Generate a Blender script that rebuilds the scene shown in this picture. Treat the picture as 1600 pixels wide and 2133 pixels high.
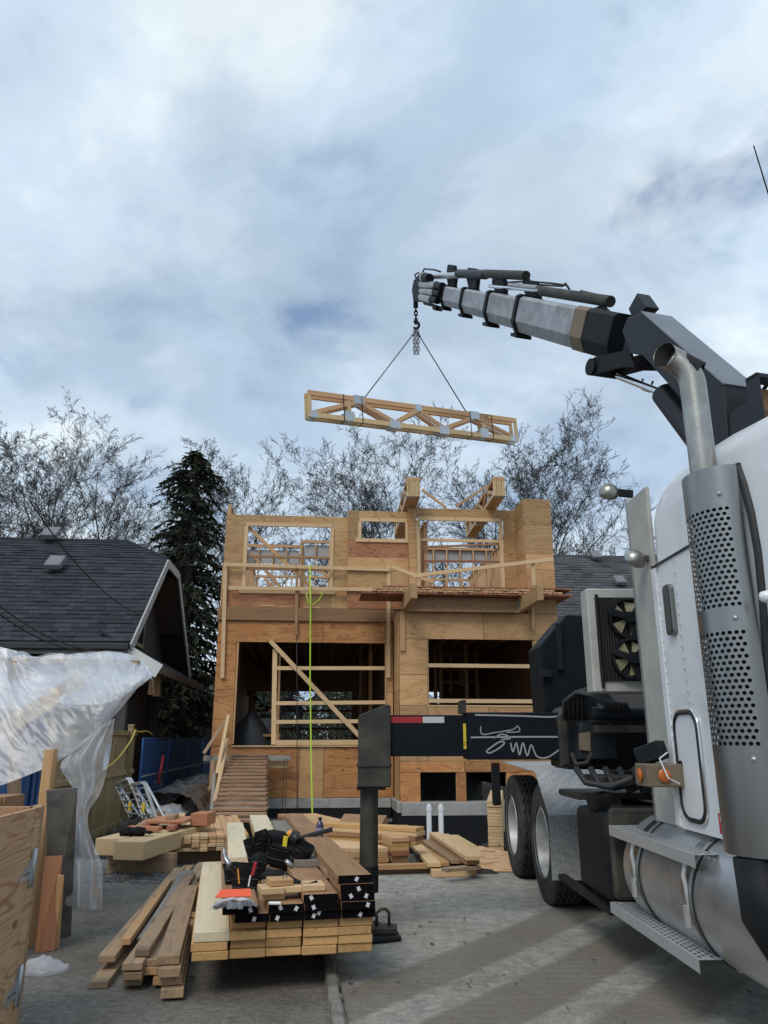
import bpy, bmesh, math, random
from mathutils import Vector, Matrix, noise as mnoise
R_ = math.radians
for o in list(bpy.data.objects): bpy.data.objects.remove(o)
SC = bpy.context.scene
COL = SC.collection
# ---------------------------------------------------------------- camera
PIT, CAMH, FPX = R_(16.5), 1.4, 1600.0
cam = bpy.data.cameras.new('camera'); cam_o = bpy.data.objects.new('camera', cam); COL.objects.link(cam_o)
cam_o.location = (0, 0, CAMH); cam_o.rotation_euler = (math.pi/2 + PIT, 0, 0)
cam.sensor_fit = 'HORIZONTAL'; cam.sensor_width = 36; cam.lens = 36*FPX/1600; cam.clip_start = .05; cam.clip_end = 3000
SC.camera = cam_o
# ---------------------------------------------------------------- sky, sun, exposure
SUN_EL, SUN_AZ = 48, 205      # degrees; azimuth clockwise from +Y (behind the camera, a little to its left)
W = bpy.data.worlds.new('World'); SC.world = W; W.use_nodes = True
def build_world():
    nt = W.node_tree; N = nt.nodes; L = nt.links; N.clear()
    def nd(t, **k):
        n = N.new(t)
        for a, b in k.items():
            if a.startswith('i_'): n.inputs[a[2:].replace('_', ' ')].default_value = b
            else: setattr(n, a, b)
        return n
    out = nd('ShaderNodeOutputWorld'); mix = nd('ShaderNodeMixShader'); L.new(mix.outputs[0], out.inputs[0])
    sky = nd('ShaderNodeTexSky', sky_type='NISHITA', sun_disc=False, sun_elevation=R_(SUN_EL), sun_rotation=R_(SUN_AZ), altitude=50, air_density=1.0, dust_density=1.2)
    b1 = nd('ShaderNodeBackground'); b1.inputs[1].default_value = .15; L.new(sky.outputs[0], b1.inputs[0])
    b2 = nd('ShaderNodeBackground'); b2.inputs[1].default_value = 1.0
    L.new(b1.outputs[0], mix.inputs[1]); L.new(b2.outputs[0], mix.inputs[2])
    tc = nd('ShaderNodeTexCoord')
    sep = nd('ShaderNodeSeparateXYZ'); L.new(tc.outputs['Generated'], sep.inputs[0])
    # directions projected on a flat cloud deck
    zz = nd('ShaderNodeMath', operation='MAXIMUM'); zz.inputs[1].default_value = 0.0; L.new(sep.outputs[2], zz.inputs[0])
    za = nd('ShaderNodeMath', operation='ADD'); za.inputs[1].default_value = .22; L.new(zz.outputs[0], za.inputs[0])
    dx = nd('ShaderNodeMath', operation='DIVIDE'); L.new(sep.outputs[0], dx.inputs[0]); L.new(za.outputs[0], dx.inputs[1])
    dy = nd('ShaderNodeMath', operation='DIVIDE'); L.new(sep.outputs[1], dy.inputs[0]); L.new(za.outputs[0], dy.inputs[1])
    cx = nd('ShaderNodeCombineXYZ'); L.new(dx.outputs[0], cx.inputs[0]); L.new(dy.outputs[0], cx.inputs[1])
    def noise(scale, det, rough, off, dist=0.0):
        mp = nd('ShaderNodeMapping'); mp.inputs['Location'].default_value = off; L.new(cx.outputs[0], mp.inputs[0])
        n = nd('ShaderNodeTexNoise'); n.inputs['Scale'].default_value = scale; n.inputs['Detail'].default_value = det
        n.inputs['Roughness'].default_value = rough; n.inputs['Distortion'].default_value = dist
        L.new(mp.outputs[0], n.inputs[0]); return n.outputs[0]
    def ramp(src, stops, interp='EASE'):
        r = nd('ShaderNodeValToRGB'); r.color_ramp.interpolation = interp; e = r.color_ramp.elements
        while len(e) < len(stops): e.new(.5)
        for k, (p, c) in enumerate(stops):
            e[k].position = p; e[k].color = (c, c, c, 1) if not isinstance(c, tuple) else (*c, 1)
        L.new(src, r.inputs[0]); return r.outputs[0]
    body = ramp(noise(1.75, 8, .55, (6.9, 3.2, 0), .3), [(.32, (.36, .475, .63)), (.43, (.455, .575, .72)), (.54, (.58, .70, .82)), (.68, (.82, .905, .95))])
    fine = ramp(noise(3.1, 6, .55, (7.7, 2.2, 4), .3), [(.30, .86), (.70, 1.12)], 'LINEAR')
    mm = nd('ShaderNodeMix', data_type='RGBA', blend_type='MULTIPLY'); mm.inputs[0].default_value = 1
    L.new(body, mm.inputs[6]); L.new(fine, mm.inputs[7]); L.new(mm.outputs[2], b2.inputs[0])
    cov = ramp(noise(2.3, 6, .52, (2.4, 8.1, 2), .2), [(.30, .15), (.44, .97)])
    L.new(cov, mix.inputs[0])
build_world()
sun = bpy.data.lights.new('sun', 'SUN'); sun.energy = 1.5; sun.angle = R_(25); sun.color = (1, .95, .88)
sun_o = bpy.data.objects.new('sun', sun); COL.objects.link(sun_o)
_e, _a = R_(SUN_EL), R_(SUN_AZ)
_d = Vector((math.sin(_a)*math.cos(_e), math.cos(_a)*math.cos(_e), math.sin(_e)))
sun_o.rotation_euler = _d.to_track_quat('Z', 'Y').to_euler(); sun_o.location = _d*60
SC.view_settings.view_transform = 'Standard'; SC.view_settings.look = 'None'; SC.view_settings.gamma = 1; SC.view_settings.exposure = .16
SC.render.engine = 'CYCLES'; SC.cycles.max_bounces = 7; SC.cycles.transparent_max_bounces = 12
# ---------------------------------------------------------------- photo pixel -> place
_c, _s = math.cos(PIT), math.sin(PIT)
CAM = Vector((0, 0, CAMH))
def ray(x, y):
    a = (x-800)/FPX; b = (1066.5-y)/FPX
    return Vector((a, _c-b*_s, _s+b*_c))
def atY(x, y, Y): r = ray(x, y); return CAM + r*(Y/r.y)
def atZ(x, y, Z=0.0): r = ray(x, y); return CAM + r*((Z-CAMH)/r.z)
def onP(x, y, p, n): r = ray(x, y); return CAM + r*((Vector(p)-CAM).dot(n)/r.dot(n))
# ---------------------------------------------------------------- materials
MATS = {}
def _nodes(name):
    m = bpy.data.materials.new(name); m.use_nodes = True; nt = m.node_tree; nt.nodes.clear()
    def nd(t, **k):
        n = nt.nodes.new(t)
        for a, b in k.items(): setattr(n, a, b)
        return n
    MATS[name] = m
    return m, nd, nt.links.new
def _ramp(nd, L, src, stops):
    r = nd('ShaderNodeValToRGB'); e = r.color_ramp.elements
    while len(e) < len(stops): e.new(.5)
    for k, (p, c) in enumerate(stops):
        e[k].position = p; e[k].color = (c, c, c, 1) if not isinstance(c, tuple) else (*c[:3], 1)
    L(src, r.inputs[0]); return r.outputs[0]
def _noise(nd, L, vec, scale, det=5, rough=.55, dist=0):
    n = nd('ShaderNodeTexNoise'); n.inputs['Scale'].default_value = scale; n.inputs['Detail'].default_value = det
    n.inputs['Roughness'].default_value = rough; n.inputs['Distortion'].default_value = dist; L(vec, n.inputs['Vector']); return n.outputs[0]
def _math(nd, L, op, a, b=None, c=None):
    n = nd('ShaderNodeMath', operation=op)
    for i, q in enumerate((a, b, c)):
        if q is None: continue
        if isinstance(q, (int, float)): n.inputs[i].default_value = q
        else: L(q, n.inputs[i])
    return n.outputs[0]
def _mix(nd, L, f, a, b, bt='MIX'):
    n = nd('ShaderNodeMix', data_type='RGBA', blend_type=bt)
    for i, q in ((0, f), (6, a), (7, b)):
        if isinstance(q, (int, float)): n.inputs[i].default_value = q if i == 0 else (q, q, q, 1)
        elif isinstance(q, tuple): n.inputs[i].default_value = (*q[:3], 1)
        else: L(q, n.inputs[i])
    return n.outputs[2]
def _vec(nd, L, scale=(1, 1, 1), shift=True):
    tc = nd('ShaderNodeTexCoord'); src = tc.outputs['Object']
    if shift:
        oi = nd('ShaderNodeObjectInfo'); m = _math(nd, L, 'MULTIPLY', oi.outputs['Random'], 37.0)
        cb = nd('ShaderNodeCombineXYZ'); L(m, cb.inputs[0]); L(m, cb.inputs[1]); L(m, cb.inputs[2])
        va = nd('ShaderNodeVectorMath', operation='ADD'); L(src, va.inputs[0]); L(cb.outputs[0], va.inputs[1]); src = va.outputs[0]
    mp = nd('ShaderNodeMapping'); mp.inputs['Scale'].default_value = scale; L(src, mp.inputs[0]); return mp.outputs[0]
def _finish(nd, L, col, rough, metal=0, bump=None, bdist=.01, bstr=.5, spec=.5, alpha=None, coat=0):
    p = nd('ShaderNodeBsdfPrincipled'); o = nd('ShaderNodeOutputMaterial'); L(p.outputs[0], o.inputs[0])
    if isinstance(col, tuple): p.inputs['Base Color'].default_value = (*col[:3], 1)
    else: L(col, p.inputs['Base Color'])
    if isinstance(rough, (int, float)): p.inputs['Roughness'].default_value = rough
    else: L(rough, p.inputs['Roughness'])
    p.inputs['Metallic'].default_value = metal; p.inputs['Specular IOR Level'].default_value = spec; p.inputs['Coat Weight'].default_value = coat
    if bump is not None:
        b = nd('ShaderNodeBump'); b.inputs['Distance'].default_value = bdist; b.inputs['Strength'].default_value = bstr
        L(bump, b.inputs['Height']); L(b.outputs[0], p.inputs['Normal'])
    return p
def _rand(nd, L, col, amt):
    oi = nd('ShaderNodeObjectInfo'); mr = nd('ShaderNodeMapRange'); L(oi.outputs['Random'], mr.inputs[0])
    mr.inputs[3].default_value = 1-amt; mr.inputs[4].default_value = 1+amt
    return _mix(nd, L, 1.0, col, mr.outputs[0], 'MULTIPLY')
def surf(name, c1, c2=None, rough=.6, metal=0, nscale=4, scale=(1, 1, 1), dirt=None, dirt_amt=(.5, .68), dscale=1.3, bump=0, bscale=60, rnd=0, spec=.5, rvar=.12, coat=0):
    m, nd, L = _nodes(name); v = _vec(nd, L, scale)
    c2 = c2 or tuple(x*.8 for x in c1)
    n1 = _noise(nd, L, v, nscale, 7, .6)
    col = _ramp(nd, L, n1, [(.32, c1), (.68, c2)])
    if dirt:
        d = _ramp(nd, L, _noise(nd, L, v, dscale, 8, .65, .3), [(dirt_amt[0], 0.0), (dirt_amt[1], 1.0)])
        col = _mix(nd, L, d, col, dirt)
    if rnd: col = _rand(nd, L, col, rnd)
    r = _math(nd, L, 'MULTIPLY_ADD', n1, rvar*2, rough-rvar)
    bm = _noise(nd, L, v, bscale, 4, .6) if bump else None
    _finish(nd, L, col, r, metal, bm, bump or .01, .6, spec, coat=coat)
    return m
def wood(name, c1, c2, grain=(1.0, 30, 30), rough=.68, rnd=.16, knot=(.22, .11, .05), kscale=5.0, stain=None, stain_amt=(.55, .75), bump=.002):
    m, nd, L = _nodes(name)
    v = _vec(nd, L, grain); v2 = _vec(nd, L, (1, 1, 1)); vk = _vec(nd, L, (.55, 1.6, 1.6))
    g = _noise(nd, L, v, 1.3, 6, .62, .6)
    col = _ramp(nd, L, g, [(.30, c2), (.50, c1), (.72, tuple(x*.84 for x in c1))])
    vo = nd('ShaderNodeTexVoronoi'); vo.inputs['Scale'].default_value = kscale; L(vk, vo.inputs['Vector'])
    k = _ramp(nd, L, vo.outputs['Distance'], [(.06, 1.0), (.13, 0.0)])
    col = _mix(nd, L, k, col, knot)
    if stain:
        s = _ramp(nd, L, _noise(nd, L, v2, 2.3, 7, .6, .5), [(stain_amt[0], 0.0), (stain_amt[1], 1.0)])
        col = _mix(nd, L, s, col, stain)
    col = _rand(nd, L, col, rnd)
    _finish(nd, L, col, rough, 0, g, bump, .7, .3)
    return m
def ply(name, c1, c2, c3, rnd=.2, rings=7.0, stain=None, stain_amt=(.5, .7), axis='xz', blotch=.75):
    """rotary-cut plywood: contour lines of a stretched noise, knots, nail dots"""
    m, nd, L = _nodes(name)
    sc = (.55, 2.6, 2.6); v = _vec(nd, L, sc); v2 = _vec(nd, L, (1, 1, 1)); vf = _vec(nd, L, (1.2, 34, 34))
    n = _noise(nd, L, v, 1.0, 3, .5, .35)
    w = _math(nd, L, 'PINGPONG', _math(nd, L, 'MULTIPLY', n, rings), .5)
    col = _ramp(nd, L, w, [(.02, c2), (.16, c1), (.34, c1), (.5, tuple(a*.6+b*.4 for a, b in zip(c1, c2)))])
    f = _ramp(nd, L, _noise(nd, L, vf, 1.6, 5, .6), [(.3, .84), (.7, 1.1)])
    col = _mix(nd, L, 1.0, col, f, 'MULTIPLY')
    b = _ramp(nd, L, _noise(nd, L, v2, 1.1, 6, .62, .4), [(.36, 0.0), (.66, 1.0)])
    col = _mix(nd, L, _math(nd, L, 'MULTIPLY', b, blotch), col, _mix(nd, L, 1.0, col, c3, 'MULTIPLY'))
    if stain:
        s = _ramp(nd, L, _noise(nd, L, v2, 2.1, 8, .66, .8), [(stain_amt[0], 0.0), (stain_amt[1], .8)])
        col = _mix(nd, L, s, col, stain)
    vk = _vec(nd, L, (.8, 1.5, 1.5))
    for sc_, lo, hi, kc in ((2.6, .055, .10, tuple(x*.35 for x in c2)), (6.0, .035, .06, (.08, .045, .025))):
        vo = nd('ShaderNodeTexVoronoi'); vo.inputs['Scale'].default_value = sc_; L(vk, vo.inputs['Vector'])
        col = _mix(nd, L, _ramp(nd, L, vo.outputs['Distance'], [(lo, .85), (hi, 0.0)]), col, kc)
    col = _rand(nd, L, col, rnd)
    _finish(nd, L, col, .66, 0, w, .0012, .6, .3)
    return m
def flat(name, c, rough=.5, metal=0, spec=.5, coat=0):
    m, nd, L = _nodes(name); _finish(nd, L, tuple(c), rough, metal, spec=spec, coat=coat); return m
# ---------------------------------------------------------------- mesh builders, naming
class MB:
    def __init__(s): s.v = []; s.f = []
    def add(s, vs, fs):
        k = len(s.v); s.v += [tuple(p) for p in vs]; s.f += [tuple(i+k for i in q) for q in fs]; return s
    def hexa(s, p): return s.add(p, [(0, 3, 2, 1), (4, 5, 6, 7), (0, 1, 5, 4), (1, 2, 6, 5), (2, 3, 7, 6), (3, 0, 4, 7)])
    def box(s, x0, x1, y0, y1, z0, z1, M=None):
        p = [Vector(q) for q in ((x0, y0, z0), (x1, y0, z0), (x1, y1, z0), (x0, y1, z0), (x0, y0, z1), (x1, y0, z1), (x1, y1, z1), (x0, y1, z1))]
        if M: p = [M @ q for q in p]
        return s.hexa(p)
    def beam(s, a, b, w, t, up=(0, 0, 1)):
        M, Ln = frame(a, b, up); return s.box(0, Ln, -w/2, w/2, -t/2, t/2, M)
    def prism(s, poly, vec):
        poly = [Vector(p) for p in poly]; vec = Vector(vec); n = len(poly)
        vs = poly+[p+vec for p in poly]
        return s.add(vs, [tuple(reversed(range(n))), tuple(range(n, 2*n))]+[(i, (i+1) % n, n+(i+1) % n, n+i) for i in range(n)])
    def tube(s, pts, r, n=8, caps=True):
        pts = [Vector(p) for p in pts]; rs = r if isinstance(r, (list, tuple)) else [r]*len(pts)
        k = len(s.v); u = None
        for i, p in enumerate(pts):
            d = (pts[min(i+1, len(pts)-1)]-pts[max(i-1, 0)])
            d = d.normalized() if d.length > 1e-9 else Vector((0, 0, 1))
            if u is None:
                u = d.cross(Vector((0, 0, 1)) if abs(d.z) < .9 else Vector((1, 0, 0))).normalized()
            else:
                u = (u-d*u.dot(d)); u = u.normalized() if u.length > 1e-9 else d.orthogonal().normalized()
            w = d.cross(u)
            for j in range(n):
                a = 2*math.pi*j/n; s.v.append(tuple(p+(u*math.cos(a)+w*math.sin(a))*rs[i]))
        for i in range(len(pts)-1):
            for j in range(n):
                a = k+i*n+j; b = k+i*n+(j+1) % n; s.f.append((a, b, b+n, a+n))
        if caps:
            s.f.append(tuple(k+j for j in reversed(range(n)))); s.f.append(tuple(k+(len(pts)-1)*n+j for j in range(n)))
        return s
    def lathe(s, prof, c, ax, n=48, closed=False, a0=0, a1=2*math.pi):
        """prof: (radius, offset along axis)"""
        c = Vector(c); ax = Vector(ax).normalized(); u = ax.orthogonal().normalized()
        if abs(ax.z) < .9: u = (Vector((0, 0, 1))-ax*ax.z).normalized()
        w = ax.cross(u); k = len(s.v); m = len(prof); full = abs(a1-a0-2*math.pi) < 1e-6; nn = n if full else n+1
        for j in range(nn):
            a = a0+(a1-a0)*j/n
            for r, h in prof: s.v.append(tuple(c+ax*h+(u*math.cos(a)+w*math.sin(a))*r))
        for j in range(n):
            j2 = (j+1) % nn
            for i in range(m if closed else m-1):
                i2 = (i+1) % m
                s.f.append((k+j*m+i, k+j2*m+i, k+j2*m+i2, k+j*m+i2))
        return s
    def grid(s, P, closed=False):
        k = len(s.v); r = len(P); c_ = len(P[0])
        for row in P: s.v += [tuple(p) for p in row]
        for i in range(r-1):
            for j in range(c_-1 if not closed else c_):
                j2 = (j+1) % c_; s.f.append((k+i*c_+j, k+i*c_+j2, k+(i+1)*c_+j2, k+(i+1)*c_+j))
        return s
    def mesh(s, name, bevel=0, seg=1, smooth=False, fixn=True):
        me = bpy.data.meshes.new(name); bm = bmesh.new()
        vs = [bm.verts.new(p) for p in s.v]
        for q in s.f:
            try: bm.faces.new([vs[i] for i in q])
            except ValueError: pass
        if fixn: bmesh.ops.recalc_face_normals(bm, faces=bm.faces)
        if bevel:
            es = [e for e in bm.edges if len(e.link_faces) == 2 and e.calc_face_angle(0) > .5]
            bmesh.ops.bevel(bm, geom=es, offset=bevel, segments=seg, affect='EDGES', profile=.6)
        bm.to_mesh(me); bm.free()
        if smooth:
            for p in me.polygons: p.use_smooth = True
            if smooth is not True: me.set_sharp_from_angle(angle=R_(smooth))
        return me
    def build(s, name, m, parent=None, M=None, bevel=0, seg=1, smooth=False, kind=None, fixn=True):
        return obj(name, s.mesh(name, bevel, seg, smooth, fixn), m, parent, M, kind)
def frame(a, b, up=(0, 0, 1)):
    a = Vector(a); b = Vector(b); x = (b-a); Ln = x.length; x.normalize(); up = Vector(up)
    z = up-x*up.dot(x)
    if z.length < 1e-4: z = Vector((0, 1, 0))-x*x.y
    if z.length < 1e-4: z = Vector((1, 0, 0))
    z.normalize(); y = z.cross(x)
    M = Matrix((x, y, z)).transposed().to_4x4(); M.translation = a
    return M, Ln
def obj(name, me, m, parent=None, M=None, kind=None):
    o = bpy.data.objects.new(name, me); COL.objects.link(o)
    if m is not None and not me.materials: me.materials.append(MATS[m] if isinstance(m, str) else m)
    if parent is not None: o.parent = parent
    if M is not None: o.matrix_basis = M
    if kind: o['kind'] = kind
    return o
def tag(o, label, cat, group=None):
    o['label'] = label; o['category'] = cat
    if group: o['group'] = group
    return o
def thing(name, label, cat, loc=(0, 0, 0), rotz=0, group=None, M=None):
    o = bpy.data.objects.new(name, None); COL.objects.link(o); o.empty_display_size = .2
    o.matrix_basis = M if M is not None else (Matrix.Translation(loc) @ Matrix.Rotation(rotz, 4, 'Z'))
    return tag(o, label, cat, group)
def struct(o): o['kind'] = 'structure'; return o
_BM = {}
def board_mesh(L, w, t, m, bev=.003):
    key = (round(L, 2), round(w, 3), round(t, 3), m)
    if key not in _BM:
        me = MB().box(0, key[0], -w/2, w/2, -t/2, t/2).mesh('board', min(bev, t*.2, w*.2)); me.materials.append(MATS[m]); _BM[key] = me
    return _BM[key]
def board(name, a, b, w, t, m, parent=None, up=(0, 0, 1), F=None, roll=0, bev=.003):
    """one stick of timber from a to b, w wide across, t thick along up; grain runs along it"""
    M, Ln = frame(a, b, up)
    if roll: M = M @ Matrix.Rotation(roll, 4, 'X')
    if F is not None: M = F @ M
    return obj(name, board_mesh(Ln, w, t, m, bev), None, parent, M)
def dup(root, M, label=None, group=None):
    r = root.copy(); COL.objects.link(r); r.matrix_basis = M
    if label: r['label'] = label
    if group: r['group'] = group
    for ch in list(root.children):
        c2 = ch.copy(); COL.objects.link(c2); c2.parent = r
        for g in ch.children:
            d = g.copy(); COL.objects.link(d); d.parent = c2
    return r
def text_obj(name, txt, size, m, parent, M, ext=.001):
    cu = bpy.data.curves.new(name, 'FONT'); cu.body = txt; cu.size = size; cu.extrude = ext; cu.align_x = 'CENTER'; cu.align_y = 'CENTER'
    o = bpy.data.objects.new('tmp', cu); COL.objects.link(o); bpy.context.view_layer.update()
    me = bpy.data.meshes.new_from_object(o.evaluated_get(bpy.context.evaluated_depsgraph_get())); bpy.data.objects.remove(o)
    me.name = name; me.materials.clear()
    return obj(name, me, m, parent, M)
def perforated(mb, nu, nv, fn, r=.32, stagger=True, n=8):
    """sheet of nu x nv cells, each with a real round hole; fn(u,v) -> point, u in 0..nu, v in 0..nv"""
    cor = [(-.5, -.5), (0, -.5), (.5, -.5), (.5, 0), (.5, .5), (0, .5), (-.5, .5), (-.5, 0)]
    for j in range(nv):
        for i in range(nu if not (stagger and j % 2) else nu-1):
            cx = i+.5+(.5 if stagger and j % 2 else 0); cy = j+.5
            vs = [fn(cx+a, cy+b) for a, b in cor]
            for a, b in cor:
                l = math.hypot(a, b); vs.append(fn(cx+a/l*r, cy+b/l*r))
            mb.add(vs, [(k, (k+1) % 8, 8+(k+1) % 8, 8+k) for k in range(8)])
        if stagger and j % 2:
            for a, b in ((0, .5), (nu-.5, nu)):
                mb.add([fn(a, j), fn(b, j), fn(b, j+1), fn(a, j+1)], [(0, 1, 2, 3)])
# ---------------------------------------------------------------- palette
wood('fresh_pine', (.60, .42, .235), (.50, .32, .165), rnd=.10)
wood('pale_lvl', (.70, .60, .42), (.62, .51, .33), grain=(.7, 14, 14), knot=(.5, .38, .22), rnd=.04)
wood('fir', (.50, .305, .15), (.38, .20, .09), rnd=.14)
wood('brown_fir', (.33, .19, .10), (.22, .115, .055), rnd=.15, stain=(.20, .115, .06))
wood('old_board', (.37, .255, .155), (.21, .145, .09), rnd=.22, stain=(.14, .12, .10), grain=(1.2, 22, 22))
wood('grey_board', (.25, .23, .20), (.15, .135, .12), rnd=.15)
wood('red_board', (.32, .13, .075), (.20, .075, .04), rnd=.2)
wood('truss_wood', (.55, .34, .18), (.42, .235, .115), rnd=.14)
wood('truss_pale', (.58, .43, .24), (.48, .33, .16), rnd=.10)
wood('cedar_fence', (.34, .26, .14), (.19, .145, .08), grain=(1.0, 26, 26), rnd=.22, stain=(.13, .115, .075), kscale=2)
wood('glulam', (.42, .27, .13), (.30, .18, .085), rnd=.05)
wood('block_red', (.42, .19, .10), (.30, .12, .06), rnd=.1)
ply('ply_orange', (.54, .27, .105), (.385, .165, .062), (.72, .58, .50), stain=(.27, .10, .04), stain_amt=(.52, .8))
ply('ply_tan', (.54, .33, .16), (.45, .255, .115), (.86, .78, .70))
ply('ply_olive', (.44, .28, .135), (.36, .215, .10), (.85, .78, .68))
ply('ply_red', (.40, .19, .095), (.26, .105, .05), (.8, .66, .6))
ply('ply_door', (.60, .40, .24), (.40, .22, .11), (.9, .82, .76), rings=15, rnd=.02)
ply('osb', (.36, .225, .115), (.22, .125, .06), (.85, .75, .65), rings=40)
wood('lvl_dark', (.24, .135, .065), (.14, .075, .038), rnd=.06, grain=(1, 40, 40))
surf('concrete_wall', (.36, .35, .33), (.25, .245, .23), rough=.85, nscale=3, dirt=(.16, .15, .14), bump=.004)
surf('membrane', (.004, .005, .0065), (.009, .010, .012), spec=.25, rough=.6, nscale=8, bump=.004, bscale=20)
flat('hatch_white', (.45, .48, .5), .6)
flat('dark_void', (.012, .011, .010), .9)
flat('black_marker', (.015, .013, .012), .8)
surf('galv', (.55, .58, .60), (.44, .47, .49), rough=.42, metal=.7, nscale=30)
surf('white_trim', (.62, .62, .60), (.52, .52, .50), rough=.6, nscale=2)
# ================================================================= GROUND
rng = random.Random(4)
HA = R_(5.0)
_u = Vector((math.cos(HA), math.sin(HA), 0)); _v = Vector((-math.sin(HA), math.cos(HA), 0))
_pb = atY(437, 1640, 18.0); HO = _pb-_v*1.0; HO.z = 0
HM = Matrix.Translation(HO) @ Matrix.Rotation(HA, 4, 'Z')
HMI = HM.inverted()
def HB(x, y, v):      # pixel -> house frame on the wall plane v
    return HMI @ onP(x, y, HO+_v*v, _v)
def hp(u, v, h): return HM @ Vector((u, v, h))
def sstep(a, b, x):
    t = max(0, min(1, (x-a)/(b-a))); return t*t*(3-2*t)
def gz(X, Y):
    p = HMI @ Vector((X, Y, 0)); u, v = p.x, p.y
    inpit = sstep(-1.4, -.5, u)*(1-sstep(8.4, 9.2, u))*sstep(-6.6, -5.0, v)*(1-sstep(12, 13, v))
    z = -1.15*inpit
    if Y < 40: z += .025*mnoise.noise(Vector((X*.9, Y*.9, 0)))*sstep(8.8, 10, Y) + .008*mnoise.noise(Vector((X*2.2, Y*2.2, 3)))
    z += -.18*sstep(9.6, 12, Y)*(1-sstep(-2.2, -1.4, X))*(1-sstep(14, 18, Y))
    return z
def ground_mat():
    m, nd, L = _nodes('yard_dirt'); v = _vec(nd, L, shift=False)
    a = _noise(nd, L, v, .7, 8, .65, .4); b = _noise(nd, L, v, 22, 6, .7); c2 = _noise(nd, L, v, 130, 3, .6)
    col = _ramp(nd, L, a, [(.32, (.105, .095, .08)), (.5, (.175, .162, .14)), (.68, (.25, .235, .205))])
    col = _mix(nd, L, 1.0, col, _ramp(nd, L, b, [(.28, .52), (.72, 1.4)]), 'MULTIPLY')
    col = _mix(nd, L, 1.0, col, _ramp(nd, L, c2, [(.3, .72), (.7, 1.22)]), 'MULTIPLY')
    _finish(nd, L, col, .88, 0, _math(nd, L, 'ADD', b, c2), .012, .7, .25)
ground_mat()
def drive_mat():
    m, nd, L = _nodes('drive_concrete'); v = _vec(nd, L, shift=False)
    a = _noise(nd, L, v, .8, 8, .62, .5); b = _noise(nd, L, v, 9, 8, .72, .4); c2 = _noise(nd, L, v, 120, 3, .6); d = _noise(nd, L, _vec(nd, L, (14, 60, 1), False), 1, 4, .6, 1.2)
    col = _ramp(nd, L, a, [(.30, (.23, .215, .18)), (.5, (.31, .295, .26)), (.68, (.38, .37, .335))])
    col = _mix(nd, L, 1.0, col, _ramp(nd, L, b, [(.30, .58), (.70, 1.28)]), 'MULTIPLY')
    col = _mix(nd, L, 1.0, col, _ramp(nd, L, c2, [(.3, .80), (.7, 1.15)]), 'MULTIPLY')
    e_ = _noise(nd, L, v, 34, 5, .7, .6); col = _mix(nd, L, 1.0, col, _ramp(nd, L, e_, [(.30, .70), (.5, 1.0), (.72, 1.22)]), 'MULTIPLY')
    col = _mix(nd, L, _ramp(nd, L, d, [(.60, 0.0), (.72, .55)]), col, (.06, .055, .045))
    # dried mud carried in by tyres: bands bending towards the truck wheels
    sx = nd('ShaderNodeSeparateXYZ'); L(v, sx.inputs[0])
    q = _math(nd, L, 'POWER', _math(nd, L, 'MAXIMUM', _math(nd, L, 'SUBTRACT', 9.0, sx.outputs[1]), 0.01), 1.25)
    t = _math(nd, L, 'MULTIPLY_ADD', q, .46, sx.outputs[0])        # X + .46*(9-Y)^1.25
    t = _math(nd, L, 'ADD', t, _math(nd, L, 'MULTIPLY', _math(nd, L, 'SUBTRACT', b, .5), .08))
    mr = nd('ShaderNodeMapRange'); L(t, mr.inputs[0]); mr.inputs[1].default_value = 2.0; mr.inputs[2].default_value = 5.0
    band = _ramp(nd, L, mr.outputs[0], [(.10, 0.0), (.125, .8), (.27, .8), (.29, .05), (.39, .05), (.41, .85), (.57, .9), (.59, .1), (.68, .1), (.70, .85), (.86, .8), (.89, 0.0)])
    lug = _math(nd, L, 'SINE', _math(nd, L, 'MULTIPLY_ADD', _math(nd, L, 'ABSOLUTE', _math(nd, L, 'SINE', _math(nd, L, 'MULTIPLY', t, 22.0))), 2.2, _math(nd, L, 'MULTIPLY', sx.outputs[1], 62.0)))
    band = _math(nd, L, 'MULTIPLY', band, _math(nd, L, 'MULTIPLY', _ramp(nd, L, b, [(.25, .5), (.65, 1.0)]), _ramp(nd, L, lug, [(.35, .86), (.6, 1.0)])))
    col = _mix(nd, L, band, col, (.12, .10, .07))
    wet = _ramp(nd, L, _noise(nd, L, v, .5, 5, .6, .6), [(.52, 0.0), (.66, 1.0)])
    _finish(nd, L, col, _math(nd, L, 'MULTIPLY_ADD', wet, -.12, .82), 0, _math(nd, L, 'MULTIPLY_ADD', c2, .4, b), .010, .6, .3)
drive_mat()
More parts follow.
